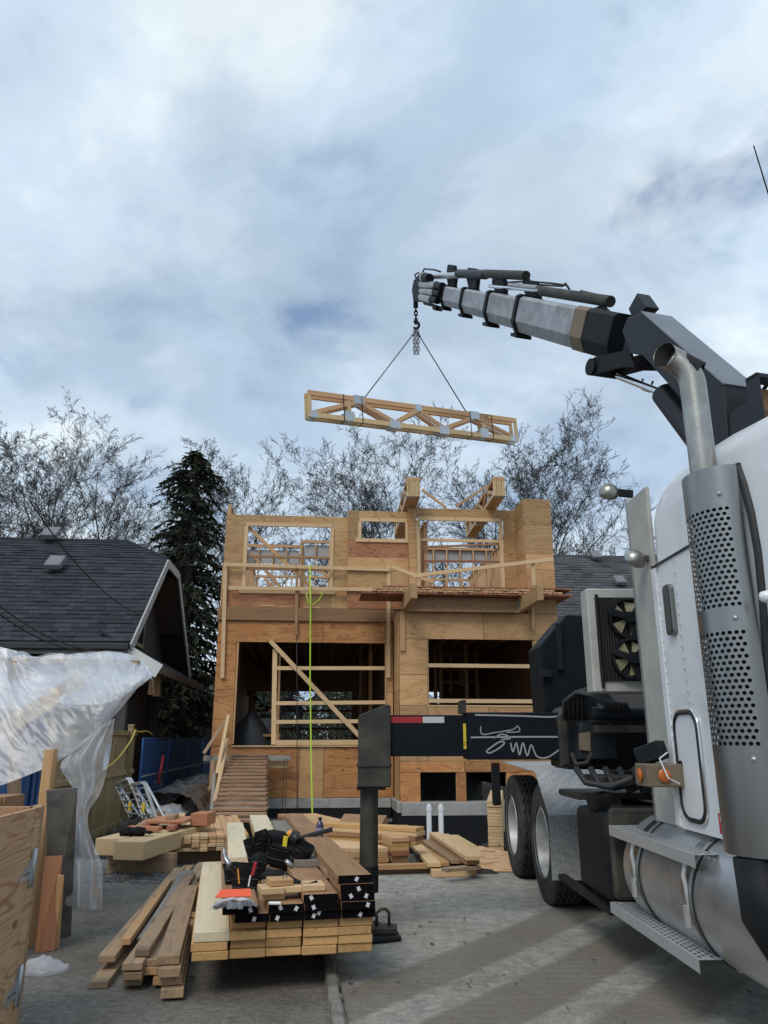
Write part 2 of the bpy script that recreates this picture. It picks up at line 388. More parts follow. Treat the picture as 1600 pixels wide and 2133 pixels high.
def make_ground():
    xs = [-900, -300, -120, -60, -30, -18, -12]+[-9+.3*i for i in range(61)]+[12, 18, 30, 60, 120, 300, 900]
    ys = [-60, -20, -6, 0]+[1+.3*i for i in range(100)]+[34, 40, 60, 90, 150, 300, 700, 1500]
    mb = MB(); mb.grid([[(x, y, gz(x, y) if abs(x) < 12 and y < 34 else 0) for x in xs] for y in ys])
    struct(mb.build('ground', 'yard_dirt', smooth=True))
    # driveway slab: a sheet a little above the dirt, with a ragged far edge
    mb = MB(); P = []
    for i in range(60):
        t = i/59; row = []
        for j in range(34):
            s = j/33; far = 9.12+.18*mnoise.noise(Vector((s*5, 0, 9)))+.25*s
            Y = 1.0+(far-1.0)*t; kx = -.19+.115*(4.53-Y) if Y < 9 else -.19+.115*(4.53-9)
            X = kx+(6.5-kx)*s
            row.append((X, Y, .012+.006*mnoise.noise(Vector((X*1.7, Y*1.7, 3)))))
        P.append(row)
    mb.grid(P); struct(mb.build('driveway', 'drive_concrete', smooth=True))
    surf('kerb_concrete', (.27, .255, .225), (.16, .15, .13), rough=.9, nscale=9, dirt=(.09, .085, .075), dirt_amt=(.5, .7), dscale=5, bump=.006, bscale=60)
    mb = MB(); P = []
    for i in range(160):
        Y = 2.5+6.4*i/159; x0 = -.275+.115*(4.53-Y); w = .072
        r = lambda k: .012*mnoise.noise(Vector((Y*13, k*3.7, 1)))
        P.append([(x0+r(1), Y, -.02), (x0+.004+r(1), Y, .055+r(2)), (x0+.016+r(3), Y, .065+r(3)), (x0+w-.016+r(4), Y, .065+r(5)), (x0+w+r(6), Y, .05+r(7)), (x0+w+.004+r(6), Y, -.02)])
    mb.grid(P); struct(mb.build('kerb', 'kerb_concrete', smooth=25))
make_ground()
# loose gravel beside the excavation (uncountable)
surf('gravel', (.20, .205, .21), (.09, .093, .097), rough=.85, nscale=9, bump=0)
def gravel():
    mb = MB(); r = random.Random(8)
    for i in range(5200):
        X = r.uniform(-4.2, -1.25); Y = r.uniform(8.2, 10.6)
        if Y < 8.45+.3*mnoise.noise(Vector((X*2, 0, 0)))+.1: continue
        s = r.uniform(.010, .024); z = gz(X, Y)+s*.35
        p = [Vector((X+s*r.uniform(-.5, .5)+s*a, Y+s*b, z+s*c_*r.uniform(.5, 1))) for a, b, c_ in ((1, 0, 0), (0, 1, 0), (-1, 0, 0), (0, -1, 0), (0, 0, 1), (0, 0, -.6))]
        mb.add(p, [(0, 1, 4), (1, 2, 4), (2, 3, 4), (3, 0, 4), (1, 0, 5), (2, 1, 5), (3, 2, 5), (0, 3, 5)])
    o = mb.build('gravel', 'gravel', kind='stuff', fixn=False); tag(o, 'grey crushed gravel beside the timber stacks on the left', 'gravel')
gravel()
# twigs, crumbs and chips lying on the driveway
def litter():
    mb = MB(); r = random.Random(3)
    for i in range(260):
        X = r.uniform(-2.4, 3.6); Y = r.uniform(4.2, 9.0); z = .022; s = r.choice((.003, .003, .004, .006, .010))
        a = r.uniform(0, 6.3); d = Vector((math.cos(a), math.sin(a), 0))*s*r.uniform(.6, 2.5); n = Vector((-d.y, d.x, 0))*r.uniform(.15, .5); p = Vector((X, Y, z))
        mb.hexa([p-d-n, p+d-n*.6, p+d+n, p-d+n*.7]+[q+Vector((0, 0, s*.5)) for q in (p-d-n*.8, p+d-n*.5, p+d+n*.7, p-d+n*.5)])
    o = mb.build('litter', flat('litter', (.05, .042, .034), .9), kind='stuff'); tag(o, 'small dark twigs and crumbs scattered over the concrete', 'debris')
litter()
# ================================================================= HOUSE UNDER CONSTRUCTION
house = thing('house_under_construction', 'half built two storey house of bare plywood sheathing and stud framing', 'house', M=HM)
PT = .014
def section(name, parent=None):
    o = bpy.data.objects.new(name, None); COL.objects.link(o); o.parent = house; return o
def panel(par, u0, u1, h0, h1, v, m, name='plywood_panel'):
    g = .0015 if h0 > 4.3 else .0035
    me = MB().box(0, u1-u0-2*g, 0, PT, 0, h1-h0-2*g).mesh('plywood_panel', .0045); me.materials.append(MATS[m])
    return obj(name, me, None, par, Matrix.Translation((u0+g, v+random.Random(u0*7+h0).uniform(0, .003), h0+g)))
def vpanel(par, v0, v1, h0, h1, u, m, name='plywood_panel'):
    g = .003
    me = MB().box(0, v1-v0-2*g, 0, PT, 0, h1-h0-2*g).mesh('plywood_panel', .0045); me.materials.append(MATS[m])
    return obj(name, me, None, par, Matrix.Translation((u+PT, v0+g, h0+g)) @ Matrix.Rotation(math.pi/2, 4, 'Z'))
def stick(par, a, b, w=.038, t=.089, m='fir', name='stud', up=(0, 1, 0)):
    return board(name, a, b, w, t, m, par, up)
# --- lower wall, left bay (plane v = 1)
wl = section('lower_wall')
for r in ((-.03, .43, 1.27, 2.50, 'ply_orange'), (-.03, .43, 2.50, 3.55, 'ply_orange'), (-.03, 2.42, 3.58, 4.08, 'ply_orange'), (2.42, 4.08, 3.58, 4.08, 'ply_orange'),
          (-.03, 1.95, .15, 1.27, 'ply_orange'), (1.95, 2.50, .15, 1.27, 'ply_tan'), (2.50, 4.08, .15, 1.27, 'ply_orange'), (3.93, 4.08, 1.27, 2.45, 'ply_tan'), (3.93, 4.08, 2.45, 3.58, 'ply_tan')):
    panel(wl, r[0], r[1], r[2], r[3], 1.0, r[4])
panel(wl, -.03, .43, 3.55, 3.58, 1.0, 'ply_orange')
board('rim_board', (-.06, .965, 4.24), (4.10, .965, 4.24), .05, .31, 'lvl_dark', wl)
# jog, left cheek of the right bay
for h0, h1 in ((.15, 1.2), (1.2, 2.45), (2.45, 3.5), (3.5, 4.2)): vpanel(wl, PT, 1.0, h0, h1, 4.10, 'ply_tan')
# framing of the big opening
stick(wl, (.45, 1.06, 1.3), (.45, 1.06, 3.58)); stick(wl, (3.91, 1.06, 1.3), (3.91, 1.06, 3.58))
stick(wl, (.43, 1.02, 1.255), (3.93, 1.02, 1.255), .14, .03, 'fresh_pine', 'window_sill', (0, 0, 1))
# --- lower wall, right bay (plane v = 0)
wr = section('bay_wall')
A = .006
for r in ((4.12, 4.745, .95, 2.12, 'ply_tan'), (4.12, 4.745, 2.12, 2.78, 'ply_tan'), (4.12, 4.745, 2.78, 3.57, 'ply_tan'), (7.22, 7.80, .95, 2.12, 'ply_tan'), (7.22, 7.80, 2.12, 2.78, 'ply_tan'),
          (7.22, 7.80, 2.78, 3.57, 'ply_tan'), (4.12, 6.05, 3.57, 4.18, 'ply_tan'), (6.05, 7.80, 3.57, 4.18, 'ply_tan'), (4.745, 6.1, .95, 2.12, 'ply_tan'), (6.1, 7.22, .95, 2.12, 'ply_tan'),
          (4.12, 5.53, .72, .95, 'ply_orange'), (5.53, 7.80, .72, .95, 'ply_orange'), (4.12, 4.56, .1, .72, 'ply_orange'), (5.35, 5.55, .1, .72, 'ply_orange'), (6.45, 7.80, .1, .72, 'ply_orange')):
    panel(wr, *r[:4], 0, r[4])
for u in (4.76, 7.205): stick(wr, (u, .06, 2.12), (u, .06, 3.57))
stick(wr, (4.73, .05, 2.11), (7.23, .05, 2.11), .12, .03, 'fresh_pine', 'window_sill', (0, 0, 1))
for u0, u1 in ((4.56, 5.35), (5.55, 6.45)):
    for u in (u0-.012, u1+.012): stick(wr, (u, .07, .12), (u, .07, .72))
# crawl space behind the two low openings
MB().box(-.1, 7.8, 9.0, 9.05, -1.4, 1.09).build('crawl_space_wall', 'concrete_wall', wr)
# guard boards nailed across the openings
for h in (2.99, 2.22): stick(wr, (4.77, .03, h), (7.19, .03, h-.005), .085, .038, 'fresh_pine', 'guard_board', (0, 1, 0))
p = lambda x, y, v=1.0: tuple(HB(x, y, v))
def px_stick(par, x0, y0, x1, y1, v, w=.085, t=.038, m='fresh_pine', name='guard_board'):
    return board(name, p(x0, y0, v), p(x1, y1, v), w, t, m, par, (0, 1, 0))
for x0, y0, x1, y1 in ((576, 1392, 806, 1392), (576, 1465, 806, 1463), (574, 1504, 806, 1502)): px_stick(wl, x0, y0, x1, y1, 1.05)
px_stick(wl, 575, 1547, 806, 1546, 1.04, .11, .04)
px_stick(wl, 573, 1352, 570, 1551, 1.11, .11)
px_stick(wl, 563, 1335, 770, 1556, 1.01, .10, .038, name='brace')
px_stick(wl, 583, 1365, 578, 1548, 1.5, .05, m='fir')
# --- upper walls
ul = section('upper_wall')
for r in ((0, .45, 5.33, 6.69, 'ply_olive'), (0, .45, 4.83, 5.33, 'ply_olive'), (.45, 1.6, 6.44, 6.69, 'ply_olive'), (1.6, 2.62, 6.44, 6.69, 'ply_olive'), (2.62, 2.98, 5.3, 6.68, 'ply_olive'), (2.62, 2.98, 4.40, 5.3, 'ply_olive'),
          (0, 1.95, 4.41, 4.83, 'ply_red'), (1.95, 2.62, 4.41, 4.83, 'ply_olive')): panel(ul, *r[:4], 1.04, r[4])
u2 = section('stair_wall')
for r in ((2.98, 3.22, 5.95, 6.83, 'ply_olive'), (3.22, 4.47, 6.62, 6.83, 'ply_olive'), (2.98, 4.47, 5.65, 6.08, 'ply_red'), (2.98, 4.47, 5.33, 5.65, 'ply_tan'), (2.98, 4.47, 4.85, 5.33, 'ply_olive'), (2.98, 4.47, 4.385, 4.85, 'ply_red')):
    if r[3] == 6.83 and r[0] == 2.98: r = (2.98, 3.22, 6.08, 6.83, 'ply_olive')
    panel(u2, *r[:4], .93, r[4])
vpanel(u2, .93+PT, 1.04, 4.41, 6.83, 2.985-PT, 'ply_tan')
u3 = section('bedroom_wall')
for r in ((4.46, 4.64, 4.41, 5.6, 'ply_tan'), (4.46, 4.64, 5.6, 6.9, 'ply_tan'), (4.64, 6.9, 6.63, 6.9, 'ply_olive'), (6.82, 7.122, 4.41, 5.6, 'ply_olive'), (6.82, 7.122, 5.6, 6.63, 'ply_olive'), (6.9, 7.122, 6.63, 6.9, 'ply_olive'), (4.64, 6.82, 4.41, 4.75, 'ply_olive')): panel(u3, *r[:4], .8, r[4])
vpanel(u3, .8+PT, .93, 4.41, 6.9, 4.465-PT, 'ply_tan')
u4 = section('corner_wall')
for h0, h1, m in ((4.18, 4.62, 'ply_tan'), (4.62, 5.22, 'ply_tan'), (5.22, 5.6, 'ply_door'), (5.6, 6.3, 'ply_olive'), (6.3, 6.95, 'ply_olive')):
    panel(u4, 7.13, 7.80, h0, h1, 0, 'ply_tan' if m == 'ply_door' else m)
    vpanel(u4, PT, .8, h0, h1, 7.13-PT, 'ply_tan' if h0 < 5.5 else 'ply_olive')
    vpanel(u4, PT, 2.6, h0, h1, 7.80-2*PT, 'ply_tan', 'plywood_panel')
# window bucks (2x4 frames standing proud)
def buck(par, u0, u1, h0, h1, v, bottom=True, w=.09):
    kw = dict(w=w, t=.04, m='fresh_pine', name='window_frame')
    stick(par, (u0-.04, v, h1+w/2-.02), (u1+.04, v, h1+w/2-.02), **kw)
    for u in (u0-.005, u1+.005): stick(par, (u-(w/2-.02 if u < u1 else -(w/2-.02)), v, h0), (u-(w/2-.02 if u < u1 else -(w/2-.02)), v, h1-.022), **kw)
    if bottom: stick(par, (u0-.13, v, h0-w/2+.0), (u1+.13, v, h0-w/2+.0), **kw)
buck(ul, .53, 2.56, 4.83, 6.42, 1.03); buck(u2, 3.29, 4.40, 6.12, 6.57, .92); buck(u3, 4.72, 6.72, 4.5, 6.6, .79, False)
for h in (5.66, 5.36): stick(ul, (.5, 1.10, h), (2.6, 1.10, h-.01), .06, .038, 'brown_fir', 'guard_board')
px_stick(ul, 514, 1095, 650, 1225, 1.12, .09, m='fir', name='brace')
for y0, y1, m, w in ((1124, 1128, 'fresh_pine', .075), (1140, 1134, 'brown_fir', .05), (1168, 1170, 'red_board', .04)): px_stick(u3, 869, y0, 1040, y1, .9, w, m=m)
# --- studs and plates of the roofless upper storey
fr = section('stud_framing')
def stud_wall(u0, u1, v, h0=4.42, h1=6.95, step=.406, m='truss_wood', skip=()):
    for h in (h1-.02, h1-.06): stick(fr, (u0, v, h), (u1, v, h), .089, .038, m, 'wall_plate', (0, 0, 1))
    stick(fr, (u0, v, h0+.02), (u1, v, h0+.02), .089, .038, m, 'wall_plate', (0, 0, 1))
    k = 0; u = u0+.02
    while u < u1:
        if k not in skip: stick(fr, (u, v, h0+.04), (u, v, h1-.08), .038, .089, m)
        u += step; k += 1
def stud_wall_v(v0, v1, u, h0=4.42, h1=6.95, step=.406, m='truss_wood'):
    for h in (h1-.02, h0+.02): stick(fr, (u, v0, h), (u, v1, h), .089, .038, m, 'wall_plate', (0, 0, 1))
    v = v0+.02
    while v < v1: board('stud', (u, v, h0+.04), (u, v, h1-.04), .089, .038, m, fr, (0, 1, 0)); v += step
stud_wall(.1, 1.75, 4.9, h1=6.9); stud_wall(1.75, 4.2, 4.6, h1=6.98); stud_wall(4.9, 7.6, 5.2, h1=7.0)
stud_wall(.1, 7.7, 9.6, h1=6.95, step=.61); stud_wall_v(4.7, 9.5, 1.78); stud_wall_v(1.0, 5.1, 4.9, h1=6.6); stud_wall_v(1.1, 9.5, 7.65); stud_wall_v(5.3, 9.5, 5.2); stud_wall_v(1.1, 9.5, .06)
surf('vapour_sheet', (.40, .39, .37), (.33, .32, .31), rough=.35, nscale=3)
for k, (u0, u1, v, h) in enumerate(((.15, 1.7, 4.96, 6.35), (1.85, 4.1, 4.66, 6.45), (5.0, 7.5, 5.26, 6.55))):
    MB().box(u0, u1, v, v+.012, h, h+.40).build('sheathing_strip', 'vapour_sheet', fr)
for a, b in (((.3, 4.8, 6.6), (2.2, 4.8, 4.5)), ((5.1, 5.1, 6.4), (6.6, 5.1, 4.6)), ((7.3, 5.1, 6.4), (5.9, 5.1, 4.6)), ((2.0, 4.5, 6.2), (4.0, 4.5, 5.2)), ((.4, 9.4, 6.8), (2.6, 9.4, 4.6))): stick(fr, a, b, .089, .038, 'fir', 'brace')
for a, b in ((p(1094-215, 985+35, .9), p(930, 1058, .9)), (p(950, 1055, .95), p(1015, 1012, .95))): board('brace', a, b, .06, .03, 'fir', fr, (0, 1, 0))
# --- floors, side and rear walls, posts, joists
st = section('main_storey')
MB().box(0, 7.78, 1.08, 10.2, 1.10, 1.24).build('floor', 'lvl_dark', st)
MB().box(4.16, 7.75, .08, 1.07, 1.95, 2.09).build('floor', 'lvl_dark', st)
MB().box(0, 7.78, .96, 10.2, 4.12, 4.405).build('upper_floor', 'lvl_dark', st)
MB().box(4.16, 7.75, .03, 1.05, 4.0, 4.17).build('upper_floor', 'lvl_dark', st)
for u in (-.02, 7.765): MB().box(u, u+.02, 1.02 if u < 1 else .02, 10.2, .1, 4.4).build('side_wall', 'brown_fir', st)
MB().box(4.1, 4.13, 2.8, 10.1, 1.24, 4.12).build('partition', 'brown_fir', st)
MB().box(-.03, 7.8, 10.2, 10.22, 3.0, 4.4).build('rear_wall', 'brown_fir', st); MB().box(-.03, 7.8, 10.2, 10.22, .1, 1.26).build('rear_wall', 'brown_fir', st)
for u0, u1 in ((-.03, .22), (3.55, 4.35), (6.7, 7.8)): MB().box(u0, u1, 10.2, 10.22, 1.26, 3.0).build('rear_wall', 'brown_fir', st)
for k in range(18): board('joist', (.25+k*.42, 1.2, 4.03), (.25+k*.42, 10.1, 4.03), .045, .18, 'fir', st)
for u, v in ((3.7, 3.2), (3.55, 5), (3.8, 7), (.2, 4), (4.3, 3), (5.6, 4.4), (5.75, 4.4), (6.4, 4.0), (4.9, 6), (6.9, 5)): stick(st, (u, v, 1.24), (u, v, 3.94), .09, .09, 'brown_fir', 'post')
for h in (1.75, 2.35): stick(st, (.2, 10.1, h), (3.6, 10.1, h), .08, .038, 'brown_fir', 'guard_board')
for x0, y0, x1, y1, m in ((917, 1364, 985, 1364, 'truss_pale'), (917, 1393, 985, 1393, 'truss_pale'), (917, 1421, 985, 1421, 'truss_pale'), (939, 1360, 939, 1445, 'truss_pale')): px_stick(st, x0, y0, x1, y1, 7.0, .09, m=m, name='shelf_frame')
_a, _b = HB(955, 1365, 7.1), HB(978, 1430, 7.1); panel(st, _a.x, _b.x, _b.z, _a.z, 7.1, 'ply_tan', 'plywood_scrap')
# --- foundation
fo = section('foundation')
MB().box(-.1, 4.02, .95, 1.25, -.06, .145).build('concrete_wall', 'concrete_wall', fo, bevel=.01)
MB().box(-.1, 4.02, .97, 1.25, -1.5, -.065).build('membrane', 'membrane', fo)
_b = fo
MB().box(4.03, 4.12, -.25, 1.24, -.07, .15).build('concrete_wall', 'concrete_wall', _b, bevel=.01)
MB().box(4.05, 4.12, -.23, 1.24, -1.5, -.075).build('membrane', 'membrane', _b)
MB().box(4.125, 7.9, -.25, .25, -.13, .13).build('concrete_wall', 'concrete_wall', _b, bevel=.01)
MB().box(4.125, 7.9, -.23, .25, -1.5, -.135).build('membrane', 'membrane', _b)
# printed band on the membrane: white hatching and lettering
mb = MB()
for k in range(150):
    u = -.05+k*.0272
    if 1.2 < (u % 1.02)*1.6 < 1.62 and u > 0: continue
    for z in (-.375, -.335, -.295): mb.add([(u, .962, z), (u+.012, .962, z), (u+.026, .962, z+.032), (u+.014, .962, z+.032)], [(0, 1, 2, 3)])
mb.build('membrane_print', 'hatch_white', fo, kind='stuff')
for k in range(4): text_obj('membrane_lettering', 'SUPERSEAL', .085, 'hatch_white', fo, Matrix.Translation((.88+k*1.02, .962, -.32)) @ Matrix.Rotation(math.pi/2, 4, 'X'))
# deck carried by two glulam beams
dk = section('deck')
bl0, bl1 = HB(838, 1262, .0), HB(856, 1244, -1.7); br0, br1 = HB(1105, 1260, 0), HB(1142, 1247, -1.7)
for a, b in (((bl0.x+.06, .0, 4.35), (bl0.x+.06, -1.7, 4.35)), ((br1.x-.16, .0, 4.35), (br1.x-.16, -1.7, 4.35))):
    board('beam', a, b, .13, .31, 'glulam', dk)
    M = Matrix.Translation((0, 0, 0))
board('joist', (bl0.x+.13, -.16, 4.33), (br1.x-.23, -.16, 4.33), .012, .26, 'osb', dk)
for h in (4.475, 4.185): board('joist_flange', (bl0.x+.13, -.16, h), (br1.x-.23, -.16, h), .09, .038, 'brown_fir', dk)
for u in (bl0.x+.14, br1.x-.24): MB().box(u-.006, u+.006, -.24, -.06, 4.17, 4.5).build('joist_hanger', 'galv', dk)
stick(dk, (bl0.x-.0, -.03, 3.3), (bl0.x-.0, -.03, 4.2), .12, .04, 'fir', 'ledger')
stick(dk, tuple(HB(1110, 1258, -.05)), tuple(HB(1110, 1312, -.05)), .07, .04, 'fir', 'ledger')
# guard rails
gr = section('guard_rail')
for a in ((470, 1176, 812, 1187, .88), (476, 1225, 775, 1228, .88)): px_stick(gr, *a, .085)
for a in ((470, 1172, 463, 1413, .94), (619, 1178, 617, 1322, .94), (810, 1176, 809, 1412, .93)): px_stick(gr, *a, .07 if a[0] == 619 else .09, .04, 'brown_fir' if a[0] == 619 else 'fresh_pine', 'rail_post')
px_stick(gr, 466, 1180, 452, 1400, 1.6, .05, .04, 'fir', 'rail_post'); px_stick(gr, 473, 1174, 463, 1180, 1.3, .06, .04, 'fir')
px_stick(gr, 815, 1180, 905, 1214, -.3, .085); px_stick(gr, 860, 1200, 1152, 1165, -.5, .085); px_stick(gr, 1110, 1166, 1112, 1220, -.45, .085, .04, 'fresh_pine', 'rail_post')
# --- deck planks stacked across the beams, ends towards the viewer
def deck_planks():
    r = random.Random(5); g = 'reddish planks stacked on the deck beams'
    a = HB(758, 1232, -.45); b = HB(1190, 1240, -.45)
    lab = 'short reddish plank laid in the row on the unfinished deck'
    for row, (h, s, e, m) in enumerate(((4.537, 0, 1, 'red_board'), (4.585, .05, .95, 'truss_wood'), (4.635, .06, .93, 'truss_wood'), (4.68, .1, 1.0, 'red_board'))):
        u = a.x+(b.x-a.x)*s; ue = a.x+(b.x-a.x)*e
        while u < ue:
            o = board('deck_plank', (u, -.45+r.uniform(-.02, .02), h), (u, .62, h), .105, .038, m, None, F=HM); tag(o, lab, 'plank', g); u += .112+r.uniform(0, .004)
deck_planks()
_a, _b = HB(758, 1232, -.45), HB(1190, 1240, -.45)
for v_ in (-.38, -.28): board('bearer_plank', (_a.x, v_, 4.51), (_b.x, v_, 4.51), .08, .012, 'red_board', dk)
for k, (x0, x1, y) in enumerate(((545, 572, 1258), (556, 568, 1262), (580, 608, 1262), (632, 668, 1259), (495, 505, 1263))):
    a, b = HB(x0, y, .965), HB(x1, y, .965); a.z = b.z = 4.412+.022*(1 if k == 0 else 0)+(.0 if k != 1 else .0)
    if k == 1: continue
    tag(board('scrap_block', a, b, .03, .022, ('fresh_pine', 'brown_fir', 'fir', 'fresh_pine', 'fir')[k], None, F=HM), ('longest pale offcut on the ledge under the upper left window', '', 'short offcut between the rail post and the pale offcut on the ledge', 'pale offcut beside the green rope on the ledge', 'small offcut at the left end of the ledge')[k], 'offcut')
# ================================================================= RAMP
wood('ramp_board', (.30, .185, .11), (.17, .10, .06), rnd=.14, stain=(.13, .09, .065), stain_amt=(.5, .7))
def ramp_():
    t = thing('cleated_ramp', 'wooden cleated ramp climbing to the big ground floor opening', 'ramp', M=HM)
    tl, tr_ = HB(478, 1573, .75), HB(556, 1573, .75)
    bl = HMI @ atY(440, 1718, 11.9); br = HMI @ atY(556, 1718, 11.9)
    tl.z = tr_.z = (tl.z+tr_.z)/2; z1 = (bl.z+br.z)/2
    n = 17; up = (Vector((0, bl.y-tl.y, bl.z-tl.z)).cross(Vector((-1, 0, 0)))).normalized(); up = up if up.z > 0 else -up
    for k in range(n):
        f = (k+.5)/n; a = tl.lerp(bl, f); b = tr_.lerp(br, f); r = random.Random(k)
        a.x += r.uniform(-.03, .02); b.x += r.uniform(-.015, .015)
        w = (bl-tl).length/n*.985
        board('tread', a+up*.02, b+up*.02, w*1.0, .036, 'ramp_board', t, up, roll=-.13)
    for a, b in ((tl, bl), (tr_, br)): board('stringer', a.lerp(b, .0)-up*.08+Vector((.08 if a is tl else -.08, 0, 0)), b-up*.08+Vector((.08 if a is tl else -.08, 0, 0)), .04, .14, 'brown_fir', t)
    board('landing_plank', HB(424, 1580, .7), HB(606, 1580, .7), .12, .06, 'grey_board', t, (0, -1, .2))
    board('cleat', HB(556, 1594, .8), HB(598, 1594, .8), .11, .04, 'fresh_pine', t, (0, 1, 0))
    for a, b, m in (((476, 1490, .6), (452, 1612, -1.6), 'fresh_pine'), ((474, 1540, .2), (448, 1670, -3), 'fresh_pine'), ((470, 1500, .8), (424, 1570, .5), 'old_board'), ((447, 1612, -1.2), (440, 1715, -3.4), 'grey_board'), ((440, 1635, .2), (410, 1712, -1.6), 'old_board')):
        board('handrail', HB(*a), HB(*b), .07, .04, m, t, (0, 1, 0))
    board('rail_post', HB(444, 1585, .6), HB(437, 1690, .6), .09, .05, 'old_board', t, (0, 1, 0))
ramp_()
# ================================================================= TRUSSES
TL, TH = 4.05, .48
def make_truss():
    t = thing('roof_truss', 'x', 'truss')
    c = .089; T = .036
    board('top_chord', (0, 0, TH-c/2), (TL, 0, TH-c/2), T, c, 'truss_wood', t); board('bottom_chord', (0, 0, c/2), (TL, 0, c/2), T, c, 'truss_pale', t)
    for x in (.03, TL-.03): board('end_post', (x, 0, c+.001), (x, 0, TH-c-.001), T-.002, .06, 'truss_pale', t, (1, 0, 0))
    xs = [.10, .9, 1.55, 2.02, 2.5, 3.15, TL-.10]; zs = [c, TH-c, c, TH-c, c, TH-c, c]
    for k in range(6): board('web', (xs[k], 0, zs[k]), (xs[k+1], 0, zs[k+1]), T-.004, .075, 'truss_wood', t)
    board('web', (.72, 0, c), (.72, 0, TH-c), T-.004, .06, 'truss_pale', t, (1, 0, 0)); board('web', (TL-.72, 0, c), (TL-.72, 0, TH-c), T-.004, .06, 'truss_pale', t, (1, 0, 0))
    for k, (x, z, w, h) in enumerate([(xs[k], (c*.6 if zs[k] == c else TH-c*.6), .19 if k in (1, 2, 4, 5) else .13, .15 if k in (1, 2, 4, 5) else .12) for k in range(7)]+[(.72, .1, .16, .17), (TL-.72, .1, .16, .17)]):
        MB().box(x-w/2, x+w/2, -T/2-.0015, T/2+.0015, z-h/2, z+h/2).build('nail_plate', 'galv', t)
    return t
truss0 = make_truss()
tl_ = onP(640, 868, (0, 0, 0), Vector((0, 1, 0))) if False else atY(642, 868, 11.6)
tr2 = atY(1080, 921, 13.6)
def lifted():
    a = atY(642, 868, 11.75); b = atY(1080, 921, 13.55); d = (b-a); M, Ln = frame(a, b)
    s = Ln/TL; print('lift len', Ln)
    S = Matrix.Diagonal((s, 1, 1, 1))
    truss0.matrix_basis = M @ S; tag(truss0, 'front truss of the pair hanging from the crane, marked TOP', 'truss', None)
    text_obj('lettering', 'TOP', .10, 'black_marker', truss0, Matrix.Translation((TL-.70/1, -.0200, TH-.045)) @ Matrix.Rotation(math.pi/2, 4, 'X'), .0006)
    sb = MB()
    for x in (.62, .95, 3.05, 3.5): sb.box(x-.008, x+.008, -.022, .17, TH-.0, TH+.004); sb.box(x-.008, x+.008, -.022, -.0195, 0, TH+.004); sb.box(x-.008, x+.008, -.022, .17, -.004, 0)
    sb.build('banding_strap', 'black_marker', truss0)
    M2 = M @ Matrix.Translation((Ln*1.0, .15, 0)) @ Matrix.Rotation(math.pi, 4, 'Z') @ S
    t2 = make_truss(); t2.matrix_basis = M2; tag(t2, 'rear truss of the pair hanging from the crane', 'truss')
    return M, Ln, t2
LM, LLn, t2_ = lifted()
def bundle(xa, xb, ya, lab, g, n, hx):
    """trusses lying on the wall tops; xa, xb pixel columns of the near end, its foot at ya"""
    z0 = 6.99; a = atZ(xa, ya, z0); h = HMI @ a
    yaw = R_(-1.5)
    for k in range(n):
        M = HM @ Matrix.Translation((h.x+k*.0415, h.y+.012*math.sin(k*2.1), z0-.03)) @ Matrix.Rotation(math.pi/2+yaw, 4, 'Z')
        t = dup(t2_, M, ('first', 'second', 'third', 'fourth', 'fifth', 'sixth', 'seventh', 'eighth')[k]+lab, g)
    f = MB().box(0, .0415*n, 0, .004, 0, .45)
bundle(849, 0, 1031, ' truss from the left in the left bundle on the walls', 'left truss bundle on the walls', 8, 0)
bundle(1042-12, 0, 1030, ' truss from the left in the right bundle on the walls', 'right truss bundle on the walls', 7, 0)
def bundle_marks():
    pass
# ================================================================= CORDS, HOIST LINES
flat('green_cord', (.42, .62, .04), .6); flat('black_cord', (.02, .02, .022), .7); flat('yellow_cord', (.55, .42, .08), .7); flat('wire_rope', (.10, .105, .11), .45, .6)
def rope(name, pts, r, m, label, cat, n=6):
    mb = MB().tube(pts, r, n); o = mb.build(name, m, smooth=True); return tag(o, label, cat)
rope('climbing_rope', [HM @ HB(646, 1177, .82), HM @ HB(647, 1260, .80), HM @ HB(646, 1400, .80), HM @ HB(648, 1560, .7), HM @ HB(651, 1712, -1.2)], .018, 'green_cord', 'bright green rope hanging from the upper guard rail to the ground', 'rope')
rope('climbing_rope', [HM @ HB(638, 1235, .78), HM @ HB(642, 1255, .76), HM @ HB(650, 1260, .75), HM @ HB(664, 1250, .74), HM @ HB(671, 1238, .74), HM @ HB(669, 1233, .74)], .012, 'green_cord', 'loose green rope end looped below the guard rail', 'rope')
rope('hanging_cable', [HM @ HB(618, 1322, .85), HM @ HB(619, 1440, .85), HM @ HB(619, 1560, .85), HM @ HB(619, 1700, .3)], .010, 'black_cord', 'thin black cable hanging down the facade below the middle rail post', 'cable')
for k, x in enumerate((588, 594)): rope('hanging_cable', [HM @ HB(x+5, 1580, .62), HM @ HB(x, 1680, .4), HM @ HB(x-3, 1712, 0)], .008, 'black_cord', ('left of two thin dark cables hanging beside the ramp', 'right of two thin dark cables hanging beside the ramp')[k], 'cable')
# ================================================================= WHITE PIPES
flat('pvc', (.72, .74, .75), .4)
for k, x in enumerate((897, 922)):
    b = atY(x-2, 1775, 16.3); t_ = atY(x-1, 1684, 16.3); t = thing('drain_pipe', ('left white plastic pipe standing by the foundation wall', 'right white plastic pipe standing by the foundation wall')[k], 'pipe', (b.x, b.y, b.z))
    hh = t_.z-b.z; MB().tube([(0, 0, 0), (0, 0, hh)], .052, 14).build('pipe', 'pvc', t, smooth=40)
    MB().tube([(0, 0, hh-.05), (0, 0, hh+.05)], .060, 14).build('coupling', 'pvc', t, smooth=40); MB().tube([(0, 0, hh+.05), (0, 0, hh+.09)], .035, 12).build('cap', 'pvc', t, smooth=40)
